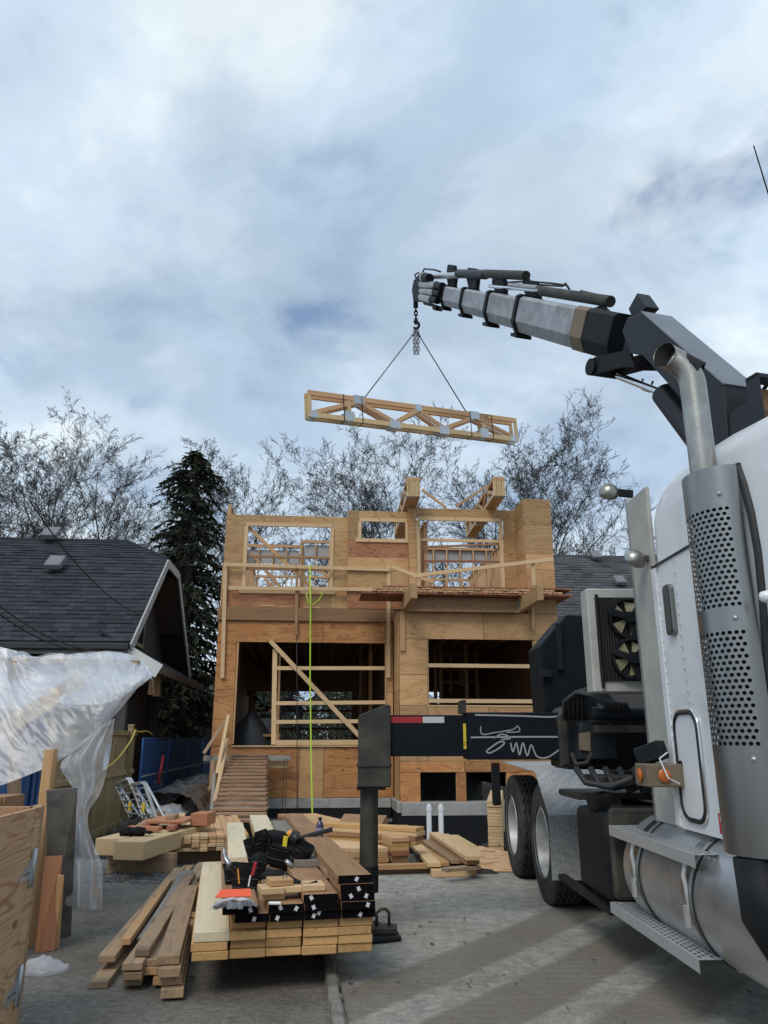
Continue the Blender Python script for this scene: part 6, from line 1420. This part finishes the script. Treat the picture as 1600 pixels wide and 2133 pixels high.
def mesh_fence():
    m, nd, L = _nodes('blue_mesh'); o = nd('ShaderNodeOutputMaterial'); v = _vec(nd, L, (1, 1, 1), False); n = _noise(nd, L, v, 3, 5, .6)
    p = nd('ShaderNodeBsdfPrincipled'); p.inputs['Roughness'].default_value = .6; L(_ramp(nd, L, n, [(.3, (.014, .075, .22)), (.7, (.022, .12, .34))]), p.inputs['Base Color'])
    tp = nd('ShaderNodeBsdfTransparent'); x = nd('ShaderNodeMixShader'); L(_ramp(nd, L, n, [(.3, .12), (.7, .38)]), x.inputs[0]); L(p.outputs[0], x.inputs[1]); L(tp.outputs[0], x.inputs[2]); L(x.outputs[0], o.inputs[0])
    surf('blue_tube', (.012, .09, .27), (.01, .07, .21), rough=.45, nscale=6)
    labs = ('nearest blue mesh fence panel by the cedar fence', 'second blue mesh fence panel along the side yard', 'third blue mesh fence panel along the side yard', 'farthest blue mesh fence panel along the side yard')
    for k in range(4):
        s0 = 4.9+3.1*k; b = fence_line(s0); t = thing('mesh_fence_panel', labs[k], 'fence panel', (b.x+.15, b.y, -.2), HA, 'blue mesh fence panels')
        Ln, Hh = 3.0, 1.62
        P = [[(.02*mnoise.noise(Vector((i*.7, j*.9, k))), Ln*i/12, .08+(Hh-.1)*j/8) for j in range(9)] for i in range(13)]
        MB().grid(P).build('netting', 'blue_mesh', t, smooth=True)
        for y in (0, Ln): MB().tube([(0, y, -.1), (0, y, Hh)], .022, 8).build('upright', 'blue_tube', t, smooth=True)
        for z in (Hh, .85, .08): MB().tube([(0, 0, z), (0, Ln, z)], .016, 8).build('rail', 'blue_tube' if z != .85 else 'galv', t, smooth=True)
        wr_ = MB()
        for j in range(14): wr_.tube([(.008, .02, .14+.108*j), (.008, Ln-.02, .14+.108*j)], .0035, 4)
        wr_.build('mesh_wires', 'blue_tube', t, kind='stuff')
    q = fence_line(6.2)+Vector((.3, 0, -.1)); o = MB().tube([q+Vector((0, 0, .55)), q+Vector((.03, .1, 1.15))], .03, 8).build('red_pole', 'red_sticker', smooth=True); tag(o, 'short red pole behind the blue mesh fence', 'pole')
mesh_fence()
def ladder(b0, b1, t0, t1, lab):
    """two rails between pixel-placed feet and heads"""
    t = thing('step_ladder', lab, 'ladder', b0, group='aluminium ladders leaning on the fence'); o = b0
    n = ((b1-b0).cross(t0-b0)).normalized()
    for a, b in ((b0, t0), (b1, t1)): board('rail', a-o, b-o, .06, .025, 'aluminium', t, b1-b0)
    for k in range(5): f = (k+.6)/5.4; board('rung', b0.lerp(t0, f)-o, b1.lerp(t1, f)-o, .07, .016, 'aluminium', t, (0, 0, 1))
    for a, b in ((b0-n*.16, t0-n*.03), (b1-n*.16, t1-n*.03)): board('rear_rail', a-o, b-o, .04, .022, 'aluminium', t, b1-b0)
    board('top_cap', t0-o, t1-o, .10, .04, 'aluminium', t, (0, 0, 1))
    MB().box(-.02, .02, -.03, .03, .06, .18).build('label_sticker', 'yellow_tape', t, Matrix.Translation((b1-b0)*.0+(t0-b0)*.08))
q = lambda x, y, Y: atY(x, y, Y)
ladder(q(272, 1702, 12.6), q(303, 1706, 12.3), q(242, 1634, 13.0), q(268, 1622, 12.8), 'left aluminium step ladder leaning on the cedar fence')
ladder(q(300, 1706, 12.2), q(326, 1705, 12.0), q(276, 1634, 12.6), q(300, 1630, 12.5), 'right aluminium step ladder leaning beside the other')
# black plastic over the spoil along the house
def spoil():
    P = []
    for i in range(40):
        f = i/39; c = q(345+80*f, 1695-55*f, 12.8+7*f); row = []
        for j in range(24):
            a = math.pi*j/23; w = .55; h = .42+.1*mnoise.noise(Vector((f*7, 0, 0)))
            row.append(c+Vector((-w*math.cos(a), 0, -.1+h*math.sin(a)+.10*mnoise.noise(Vector((f*14, j*.4, 2)))+.05*mnoise.noise(Vector((f*30, j*.9, 5))))))
        P.append(row)
    o = MB().grid(P).build('black_sheeting', surf('black_poly', (.03, .033, .036), (.05, .054, .058), rough=.25, nscale=6, bump=.012, bscale=10), smooth=True); tag(o, 'crumpled black plastic sheeting over a soil bank left of the ramp', 'plastic sheet')
    tag(board('old_plank', q(300, 1722, 11.5), q(372, 1672, 14.5), .22, .05, 'old_board'), 'weathered plank lying along the black sheeting', 'plank')
    tag(board('old_plank', q(330, 1700, 12.3), q(396, 1655, 16), .12, .10, 'brown_fir'), 'brown timber lying against the black sheeting', 'plank')
    P = []
    for i in range(14):
        row = []
        for j in range(14):
            f, g = i/13, j/13; c = q(318, 1700, 12.4); row.append(c+Vector((-.1+.5*f, .9*g, .14*math.sin(math.pi*f)*math.sin(math.pi*g)+.07*mnoise.noise(Vector((f*7, g*7, 3))))))
        P.append(row)
    o = MB().grid(P).build('plastic_scrap', 'poly_sheet', smooth=True); tag(o, 'clear plastic scrap at the foot of the ladders', 'plastic sheet')
spoil()
# grass tufts at the fence foot
flat('grass', (.075, .095, .03), .8)
def tufts():
    mb = MB(); r = random.Random(12)
    for i in range(700):
        s = r.uniform(-1.5, 4.8); b = fence_line(s)+Vector((r.uniform(.02, .35), 0, -.25)); a = r.uniform(0, 6.3); h = r.uniform(.06, .2); d = Vector((math.cos(a), math.sin(a), 0))*h*.5; n = Vector((-d.y, d.x, 0)).normalized()*.006
        mb.add([b-n, b+n, b+d+Vector((0, 0, h))], [(0, 1, 2)])
    o = mb.build('grass_tufts', 'grass', kind='stuff', fixn=False); tag(o, 'rough grass along the foot of the cedar fence', 'grass')
tufts()
# ================================================================= NEIGHBOURING HOUSES
def shingle_mat(name, c1, c2):
    m, nd, L = _nodes(name); g = nd('ShaderNodeNewGeometry'); v = _vec(nd, L, shift=False); n = _noise(nd, L, v, 40, 4, .6); n2 = _noise(nd, L, v, .8, 5, .6)
    col = _ramp(nd, L, g.outputs['Random Per Island'], [(.0, c1), (1.0, c2)]); col = _mix(nd, L, 1.0, col, _ramp(nd, L, n, [(.3, .75), (.7, 1.2)]), 'MULTIPLY'); col = _mix(nd, L, 1.0, col, _ramp(nd, L, n2, [(.3, .85), (.7, 1.12)]), 'MULTIPLY')
    _finish(nd, L, col, .9, 0, n, .004, .6, .2)
shingle_mat('shingle_blue', (.026, .029, .035), (.044, .049, .058)); shingle_mat('shingle_grey', (.055, .055, .058), (.095, .095, .10))
surf('stucco', (.075, .072, .070), (.055, .053, .052), rough=.95, nscale=60, bump=.01, bscale=70); surf('grey_siding', (.13, .135, .13), (.10, .105, .10), rough=.8, nscale=3)
surf('soffit', (.10, .085, .075), (.075, .065, .058), rough=.8, nscale=4, scale=(1, 1, 12)); surf('green_siding', (.11, .17, .15), (.085, .135, .12), rough=.75, nscale=3); surf('brick', (.26, .09, .06), (.17, .06, .045), rough=.85, nscale=30)
flat('glass_dark', (.03, .035, .04), .08); flat('gutter', (.018, .019, .021), .4)
def shingles(mb, a, b, c, d, exp_=.19, seed=1, lift=.0):
    """courses of slabs on the slope a-b (eave) to d-c (ridge); trapezoids allowed"""
    r = random.Random(seed); a, b, c, d = map(Vector, (a, b, c, d)); nn = (b-a).cross(d-a).normalized(); nn = nn if nn.z > 0 else -nn
    Ls = ((d-a).length+(c-b).length)/2; n = int(Ls/exp_)
    for i in range(n):
        f0, f1 = i/n, min(1, (i+1.35)/n); l0, r0 = a.lerp(d, f0), b.lerp(c, f0); l1, r1 = a.lerp(d, f1), b.lerp(c, f1); W_ = (r0-l0).length; u = -r.uniform(0, .3)
        while u < W_:
            w = r.uniform(.18, .42); u0, u1 = max(0, u)/W_, min(W_, u+w-.006)/W_
            if u1 > u0:
                t = r.choice((.010, .012, .022)); p = [l0.lerp(r0, u0), l0.lerp(r0, u1), l1.lerp(r1, u1), l1.lerp(r1, u0)]
                mb.hexa([p[0]+nn*lift, p[1]+nn*lift, p[2]+nn*lift, p[3]+nn*lift, p[0]+nn*(lift+t+.012), p[1]+nn*(lift+t+.012), p[2]+nn*(lift+.004), p[3]+nn*(lift+.004)])
            u += w
surf('barge_grey', (.40, .40, .39), (.32, .32, .31), rough=.6, nscale=3)
def left_house():
    e = HB(272, 1338, -.2); v0 = e.y; R = 4.1; rg = HB(265, 1128, v0+R); h0, hr, ue = e.z, rg.z, e.x
    t = thing('neighbour_house', 'dark stucco house with blue grey shingle roof left of the building site', 'house', M=HM)
    f = .80; hc = h0+(hr-h0)*f; u0 = ue-11; ur = rg.x+.0
    A, B = (u0, v0, h0), (ue, v0, h0); Cc = (ue, v0+R*f, hc); Rr = (ur, v0+R, hr); D = (u0, v0+R, hr)
    rf = MB().prism([A, B, Cc, Rr, D], (0, .02, -.10)).build('roof', 'shingle_blue', t)
    mb = MB(); shingles(mb, A, B, Cc, (u0, v0+R*f, hc), seed=3); 
    fr = (hr-hc); shingles(mb, (u0, v0+R*f, hc), Cc, Rr, D, seed=4); mb.build('shingles', 'shingle_blue', rf, kind='stuff', fixn=False)
    v9 = v0+2*R; back = [(u0, v9, h0), (ue, v9, h0), (ue, v9-R*f, hc), Rr, D]
    MB().prism(back, (0, -.02, -.10)).build('roof_rear', 'shingle_blue', t); MB().prism([Cc, (ue, v9-R*f, hc), Rr], (-.02, 0, -.08)).build('roof_hip', 'shingle_blue', t)
    MB().tube([Cc, Rr], .05, 6).tube([Rr, D], .05, 6).build('ridge_cap', 'shingle_blue', t)
    # barge boards, gutter, fascia
    for p0, p1 in ((B, Cc), (Cc, (ue, v9-R*f, hc)), ((ue, v9-R*f, hc), (ue, v9, h0))): MB().beam(Vector(p0)+Vector((.02, 0, -.13)), Vector(p1)+Vector((.02, 0, -.13)), .04, .22, (0, 0, 1)).build('barge_board', 'barge_grey', t)
    MB().box(u0, ue-.02, v0-.10, v0+.02, h0-.17, h0-.03).build('gutter', 'gutter', t, bevel=.02); MB().box(u0, ue-.05, v0-.02, v0+.02, h0-.26, h0-.175).build('fascia', 'grey_siding', t)
    # walls: front under the eave and the gable end
    ug = ue-.75
    MB().box(u0, ug, v0+.55, v0+.7, -.3, h0+.2).build('wall', 'stucco', t)
    g = MB().prism([(ug, v0+.55, -.3), (ug, v9-.55, -.3), (ug, v9-.55, h0+.25), (ug, v9-R*f, hc-.05), (ug, v0+R*f, hc-.05), (ug, v0+.55, h0+.3)], (-.15, 0, 0)).build('gable_wall', 'stucco', t)
    MB().prism([(ug, v0+.05, h0-.02), (ue, v0+.05, h0-.02), (ue, v0+R*f, hc-.16), (ug, v0+R*f, hc-.16)], (0, .01, -.02)).build('soffit', 'soffit', t)
    MB().prism([(ug, v9-.05, h0-.02), (ue, v9-.05, h0-.02), (ue, v9-R*f, hc-.16), (ug, v9-R*f, hc-.16)], (0, .01, -.02)).build('soffit', 'soffit', t)
    w = MB().box(ug, ug+.05, v0+3.3, v0+4.5, h0+.35, h0+1.8).build('window', flat('old_frame', (.28, .25, .17), .6), t); MB().box(ug+.05, ug+.055, v0+3.4, v0+4.4, h0+.45, h0+1.7).build('pane', 'glass_dark', w)
    # side porch: pent roof against the gable with white rake board, posts
    pz = h0-.05; pu = ue+.62
    MB().prism([(ue-.72, v0+.1, pz+.35), (pu, v0+.1, pz-.42), (pu, v9-1.5, pz-.42), (ue-.72, v9-1.5, pz+.35)], (0, 0, -.06)).build('porch_roof', 'shingle_blue', t)
    MB().beam((ue-.3, v0+.07, pz-.02), (pu+.02, v0+.07, pz-.55), .05, .30, (0, 0, 1)).build('porch_rake_board', 'white_trim', t)
    MB().box(pu-.06, pu+.06, v0+.1, v9-1.5, pz-.60, pz-.44).build('porch_gutter', 'soffit', t)
    for vv in (v0+.7, v0+4.2): MB().box(pu-.95, pu-.75, vv, vv+.2, -.3, pz-.4).build('porch_post', 'stucco', t)
    MB().box(ug, pu-1.0, v0+1.5, v0+5, -.3, pz-.5).build('porch_wall', 'stucco', t)
    for vv in (v0+.9, v0+1.5): MB().box(pu-.35, pu-.22, vv, vv+.12, pz-1.0, pz-.55).build('bracket', 'brown_fir', t)
    a, b = HB(50, 1345, v0+.54), HB(148, 1375, v0+.54); w = MB().box(a.x, b.x, v0+.50, v0+.545, b.z-1.0, a.z).build('window', 'soffit', t); MB().box(a.x+.12, b.x-.12, v0+.485, v0+.50, b.z-1, a.z-.14).build('pane', 'glass_dark', w)
    for x, y in ((105, 1134), (112, 1207)):
        k = (y-1338)/(1128-1338); q = HB(x, y, v0+R*k); q = Vector((q.x, v0+R*k, h0+(hr-h0)*k)); q = Vector((HB(x, y, q.y).x, q.y, q.z))
        MB().prism([q+Vector(p) for p in ((-.20, -.2, .02), (.20, -.2, .02), (.20, .2, .35), (-.20, .2, .35))], (0, -.10, .12)).build('roof_vent', surf('vent_grey', (.17, .175, .19), rough=.6), t, bevel=.02)
left_house()
def right_house():
    t = thing('neighbour_house', 'house with weathered grey shingle roof on the right behind the truck', 'house', M=HM)
    v0 = 3.5; a = HB(1160, 1300, v0); r = HB(1160, 1158, v0+4.2); h0, hr = a.z, r.z; ul_ = a.x-.15; ue = ul_+11
    A, B, C2, D = (ul_, v0, h0), (ue, v0, h0), (ue, v0+4.2, hr), (ul_, v0+4.2, hr)
    rf = MB().prism([A, B, C2, D], (0, .02, -.1)).build('roof', 'shingle_grey', t); mb = MB(); shingles(mb, A, B, C2, D, .2, 7); mb.build('shingles', 'shingle_grey', rf, kind='stuff', fixn=False)
    MB().prism([(ul_, v0+8.4, h0), (ue, v0+8.4, h0), C2, D], (0, -.02, -.1)).build('roof_rear', 'shingle_grey', t); MB().tube([C2, D], .05, 6).build('ridge_cap', 'shingle_grey', t)
    for p0, p1 in ((A, D), (D, (ul_, v0+8.4, h0))): MB().beam(Vector(p0)+Vector((-.02, 0, -.12)), Vector(p1)+Vector((-.02, 0, -.12)), .04, .2, (0, 0, 1)).build('barge_board', 'white_trim', t)
    MB().box(ul_+.4, ue-.4, v0+.5, v0+.65, -.3, h0+.1).build('wall', 'stucco', t); MB().prism([(ul_+.4, v0+.5, -.3), (ul_+.4, v0+7.9, -.3), (ul_+.4, v0+7.9, h0+.1), (ul_+.4, v0+4.2, hr-.2), (ul_+.4, v0+.5, h0+.1)], (.15, 0, 0)).build('gable_wall', 'grey_siding', t)
    w = MB().box(ul_+.8, ul_+1.5, v0+.46, v0+.5, h0-1.5, h0-.3).build('window', 'white_trim', t); MB().box(ul_+.87, ul_+1.43, v0+.45, v0+.465, h0-1.43, h0-.37).build('pane', 'glass_dark', w)
    MB().beam(Vector(A)+Vector((.1, -.03, -.1)), Vector(B)+Vector((0, -.03, -.1)), .08, .12).build('gutter', 'white_trim', t)
    for x, y in ((1242, 1170), (1292, 1228), (1340, 1180)):
        k = (y-1300)/(1158-1300); q = HB(x, y, v0+4.2*k); MB().prism([Vector((q.x, v0+4.2*k, h0+(hr-h0)*k))+Vector(p) for p in ((-.16, -.16, .02), (.16, -.16, .02), (.16, .16, .3), (-.16, .16, .3))], (0, -.08, .10)).build('roof_vent', 'vent_grey', t, bevel=.02)
right_house()
def simple_house(u0, u1, v0, v1, h0, h1, hr, wall, roof, lab, front_gable=True, wins=(), M=HM, chim=None):
    t = thing('far_house', lab, 'house', M=M); um, vm = (u0+u1)/2, (v0+v1)/2
    if front_gable:
        MB().prism([(u0, v0, h0), (u1, v0, h0), (u1, v0, h1), (um, v0, hr), (u0, v0, h1)], (0, v1-v0, 0)).build('wall', wall, t)
        for s, ux in ((1, u0), (-1, u1)):
            sl = (hr-h1)/(um-u0); p = [(ux-s*.4, v0-.4, h1-.4*sl+.06), (um, v0-.4, hr+.06), (um, v1+.3, hr+.06), (ux-s*.4, v1+.3, h1-.4*sl+.06)]; MB().prism(p, (0, 0, .1)).build('roof', roof, t)
            MB().beam(Vector(p[0])+Vector((0, -.03, 0)), Vector(p[1])+Vector((0, -.03, 0)), .05, .22, (0, 0, 1)).build('barge_board', 'white_trim', t)
    else:
        MB().box(u0, u1, v0, v1, h0, h1).build('wall', wall, t)
        for vv, s in ((v0, 1), (v1, -1)): MB().prism([(u0-.3, vv-s*.4, h1-.2), (u1+.3, vv-s*.4, h1-.2), (u1+.3, vm, hr), (u0-.3, vm, hr)], (0, 0, .1)).build('roof', roof, t)
        MB().box(u0-.3, u1+.3, v0-.45, v0-.38, h1-.32, h1-.08).build('fascia', 'white_trim', t)
    for k in range(int((h1-h0)/.18)): MB().box(u0-.012, u1+.012, v0-.014, v0, h0+.18*k, h0+.18*k+.15).build('siding_board', wall, t)
    for a, b, c, d in wins:
        w = MB().box(a, b, v0-.05, v0-.015, c, d).build('window', 'white_trim', t); MB().box(a+.10, (a+b)/2-.03, v0-.06, v0-.05, c+.1, d-.1).build('pane', 'glass_dark', w); MB().box((a+b)/2+.03, b-.10, v0-.06, v0-.05, c+.1, d-.1).build('pane', 'glass_dark', w)
    if chim: MB().box(chim[0], chim[0]+.7, chim[1], chim[1]+.7, h1, chim[2]).build('chimney', 'brick', t)
    return t
# small grey house seen between the conifer and the new house
a, b = HB(345, 1470, 16), HB(425, 1530, 16)
wl_, wr_ = HB(352, 1475, 16), HB(382, 1510, 16)
simple_house(a.x-3, b.x-.1, 16, 22, -.3, HB(0, 1462, 16).z, HB(0, 1430, 19).z, 'grey_siding', 'shingle_grey', 'small grey clapboard house beyond the blue mesh fence', False, ((wl_.x, wr_.x, wr_.z, wl_.z),))
# houses across the rear lane, seen through the openings
a, b = HB(500, 1412, 26), HB(606, 1400, 26); simple_house(a.x-3, b.x, 26, 33, -.3, HB(600, 1432, 26).z, HB(560, 1380, 26).z, 'green_siding', 'shingle_grey', 'green clapboard house with white rake boards seen through the opening', True, ((a.x+.2, a.x+1.1, 1.6, 2.9),))
a, b = HB(690, 1440, 28), HB(800, 1440, 28); simple_house(a.x, b.x+3, 28, 35, -.3, HB(700, 1462, 28).z, HB(760, 1400, 28).z, 'brick', 'shingle_grey', 'brick red house with a chimney seen through the right of the opening', True, ((a.x+.8, a.x+2.0, .6, 2.0),), chim=(a.x-.6, 29, 4.6))
# overhead wires to the left house
def wire(a, b, sag, lab, r=.012):
    P = []
    for k in range(25): f = k/24; P.append(Vector(a).lerp(Vector(b), f)-Vector((0, 0, 4*sag*f*(1-f))))
    rope('overhead_wire', P, r, 'black_cord', lab, 'wire', 5)
wire(atY(60, 1040, 11), atY(290, 1280, 16.4), .25, 'black service wire sagging across the left roof')
wire(atY(-60, 1212, 10), atY(206, 1356, 15), .2, 'upper of the two wires low across the left roof'); wire(atY(-60, 1232, 10), atY(206, 1358, 15.05), .22, 'lower of the two wires low across the left roof')
# ================================================================= TREES
surf('bark', (.075, .065, .055), (.045, .040, .035), rough=.9, nscale=8); surf('bark_dark', (.05, .045, .041), (.032, .029, .027), rough=.95, nscale=8)
surf('needles', (.020, .027, .017), (.040, .046, .028), rough=.8, nscale=2.5, dirt=(.03, .026, .02), dirt_amt=(.5, .7), spec=.1); surf('ivy', (.045, .065, .018), (.025, .04, .012), rough=.6, nscale=6)
def bare_tree(seed, H, spread, trunk_f=.28, r0=.20):
    r = random.Random(seed); T = MB(); Cw = MB(); cnt = [0]
    def grow(p, d, L_, rad, lev):
        if cnt[0] > 20000: return
        n = (7, 6, 5, 4, 3, 2)[lev]; pts = [p]; rs_ = [rad]; end = rad*((.07, .3, .35, .35, .5, .5)[lev]); q = Vector(p); dd = Vector(d)
        for k in range(n):
            wob = (.07, .13, .17, .20, .22, .22)[lev]
            dd = (dd+Vector((r.gauss(0, wob), r.gauss(0, wob), r.gauss(0, wob*.6)+(.10 if lev > 0 else .02)))).normalized(); q = q+dd*(L_/n); pts.append(Vector(q)); rs_.append(rad+(end-rad)*(k+1)/n)
        cnt[0] += 1
        (T if lev == 0 else Cw).tube(pts, rs_, (7, 5, 4, 3, 3, 3)[lev], False)
        if lev >= 5: return
        m = (9, 7, 6, 5, 4)[lev]
        for k in range(m):
            f = (trunk_f+(1-trunk_f)*(k+.6)/m) if lev == 0 else .22+.78*(k+r.random()*.8)/m; f = min(f, .999); i = min(int(f*n), n-1); g = f*n-i; b = pts[i].lerp(pts[i+1], g); rb = rs_[i]+(rs_[i+1]-rs_[i])*g; ax = (pts[i+1]-pts[i]).normalized()
            a = r.uniform(0, 2*math.pi); o = ax.orthogonal().normalized(); s = o*math.cos(a)+ax.cross(o)*math.sin(a); ang = r.uniform(.45, .95) if lev > 0 else r.uniform(.35, .8)
            nd_ = (ax*math.cos(ang)+s*math.sin(ang)*(spread if lev < 2 else 1)).normalized()
            ln = L_*(.62, .55, .52, .50, .46)[lev]*r.uniform(.7, 1.15)*(1-.45*f if lev == 0 else 1-.3*f)
            grow(b, nd_, ln, max(.0105, rb*(.62 if lev < 2 else .58)), lev+1)
    grow(Vector((0, 0, 0)), Vector((0, 0, 1)), H*.9, r0, 0)
    return T.mesh('trunk', smooth=True, fixn=False), Cw.mesh('branches', smooth=True, fixn=False)
protos = [bare_tree(s, H, sp) for s, H, sp in ((11, 19, 1.0), (23, 18, 1.15), (37, 20, .85), (51, 17, 1.25))]
TREES = [(-40, 905, 44, 0, 'bare tree at the far left edge behind the dark roof'), (60, 885, 43, 2, 'tall bare tree behind the left end of the roof'), (135, 905, 45, 1, 'bare tree behind the upper roof vent'), (215, 885, 42, 2, 'bare tree behind the ridge of the left house'), (295, 872, 44, 0, 'tallest bare tree left of the conifer'),
         (-10, 890, 46, 3, 'bare tree leaning in from the left picture edge'), (175, 880, 47, 3, 'bare tree set back above the roof ridge'), (440, 930, 48, 2, 'bare tree rising just behind the conifer'), (800, 920, 47, 0, 'bare tree under the left end of the lifted trusses'), (1050, 890, 46, 2, 'bare tree set back behind the right truss bundle'),
         (505, 925, 43, 3, 'bare tree just right of the conifer'), (575, 935, 45, 0, 'bare tree above the upper left window'), (655, 945, 46, 1, 'bare tree above the left truss bundle'), (725, 950, 43, 2, 'bare tree behind the small upper window'),
         (875, 905, 42, 1, 'bare tree between the two truss bundles'), (985, 900, 40, 3, 'bare tree behind the right truss bundle'), (1110, 880, 41, 0, 'tall bare tree right of the lifted trusses'), (1215, 930, 39, 1, 'bare tree spreading behind the right neighbour roof'), (1330, 960, 44, 2, 'bare tree mostly hidden behind the truck cab')]
for k, (x, y, Y, pi_, lab) in enumerate(TREES):
    top = atY(x, y, Y); H0 = max(max(v.co.z for v in m_.vertices) for m_ in protos[pi_]); s = top.z/H0; X = ray(x, 1400).x/ray(x, 1400).y*Y
    t = thing('bare_tree', lab, 'tree', group='bare trees behind the houses', M=Matrix.Translation((top.x, Y, 0)) @ Matrix.Rotation(k*1.7, 4, 'Z') @ Matrix.Diagonal((s*1.25, s*1.25, s*1.03, 1)))
    tm, cm = protos[pi_]; obj('trunk', tm, 'bark_dark' if k % 3 else 'bark', t); obj('crown', cm, 'bark_dark', t)
def conifer(lab, x, ytop, Y, rad, seed, n=620, M=None):
    r = random.Random(seed); top = atY(x, ytop, Y); H_ = top.z; t = thing('conifer_tree', lab, 'tree', (top.x, Y, 0))
    MB().tube([(0, 0, -.3), (.1, 0, H_*.5), (0, 0, H_)], [.32, .18, .02], 8).build('trunk', 'bark_dark', t, smooth=True)
    mb = MB(); lim = MB()
    for i in range(n):
        f = (i+r.random())/n; z = H_*(.12+.88*f); a = r.uniform(0, 2*math.pi); L_ = rad*((1-f)**.55*.95+.05)*r.uniform(.35, 1.25)*(1+.35*math.sin(7*f+2*a)); d = Vector((math.cos(a), math.sin(a), 0)); pts = [Vector((0, 0, z))]
        for k in range(1, 5): g = k/4; pts.append(Vector((0, 0, z))+d*L_*g+Vector((r.gauss(0, .05), r.gauss(0, .05), L_*(.12*g-.42*g*g))))
        lim.tube(pts, [.03, .024, .018, .012, .005], 3, False)
        for k in range(int(10+34*L_/rad)):
            g = r.uniform(.2, 1.0)*4; i0 = min(int(g), 3); b = pts[i0].lerp(pts[i0+1], g-i0); s = r.uniform(.12, .34); dr = Vector((r.gauss(0, .5)+d.x*.6, r.gauss(0, .5)+d.y*.6, r.uniform(-1.0, -.05))).normalized()*s; w = dr.cross(Vector((r.gauss(0, 1), r.gauss(0, 1), r.gauss(0, 1)))).normalized()*s*r.uniform(.10, .2)
            mb.add([b-w, b+w, b+dr*.7+w*.7, b+dr, b+dr*.7-w*.7], [(0, 1, 2, 3, 4)])
    lim.build('limbs', 'bark_dark', t, smooth=True, fixn=False); mb.build('crown', 'needles', t, fixn=False)
conifer('tall dark conifer between the left house and the building site', 408, 940, 27.5, 2.9, 5)
conifer('lower dark conifer crowding the tall one on its left', 345, 1150, 30, 2.4, 8, 300)
conifer('dark evergreen seen through the left of the big opening', 560, 1345, 40, 4.2, 15, 260)
conifer('dark evergreen seen through the right of the big opening', 720, 1345, 42, 4.2, 16, 260)
# brush and ivy behind the new house (one tangled mass)
def brush():
    mb = MB(); lf = MB(); r = random.Random(31)
    for i in range(620):
        b = hp(r.uniform(-4.5, 6.5), r.uniform(12.5, 24), -.2); L_ = r.uniform(1.6, 6.2); d = Vector((r.gauss(0, .35), r.gauss(0, .3), 1)).normalized(); pts = [b]
        for k in range(5): d = (d+Vector((r.gauss(0, .25), r.gauss(0, .25), r.gauss(0, .12)))).normalized(); pts.append(pts[-1]+d*L_/5)
        mb.tube(pts, [.02, .017, .014, .011, .008, .005], 3, False)
        for k in range(26):
            q_ = pts[r.randint(0, 4)].lerp(pts[r.randint(1, 5)], r.random())+Vector((r.gauss(0, .1), r.gauss(0, .1), r.gauss(0, .1))); s = r.uniform(.03, .08); n1 = Vector((r.gauss(0, 1), r.gauss(0, 1), r.gauss(0, 1))).normalized(); n2 = n1.orthogonal().normalized()
            lf.add([q_, q_+n1*s+n2*s*.5, q_+n1*s*2, q_+n1*s-n2*s*.5], [(0, 1, 2, 3)])
    o = mb.build('brush_stems', 'bark_dark', kind='stuff', fixn=False); tag(o, 'tangled bare brush behind the new house', 'brush')
    o = lf.build('ivy_leaves', 'ivy', kind='stuff', fixn=False); tag(o, 'ivy and leaves tangled in the brush behind the new house', 'ivy')
brush()
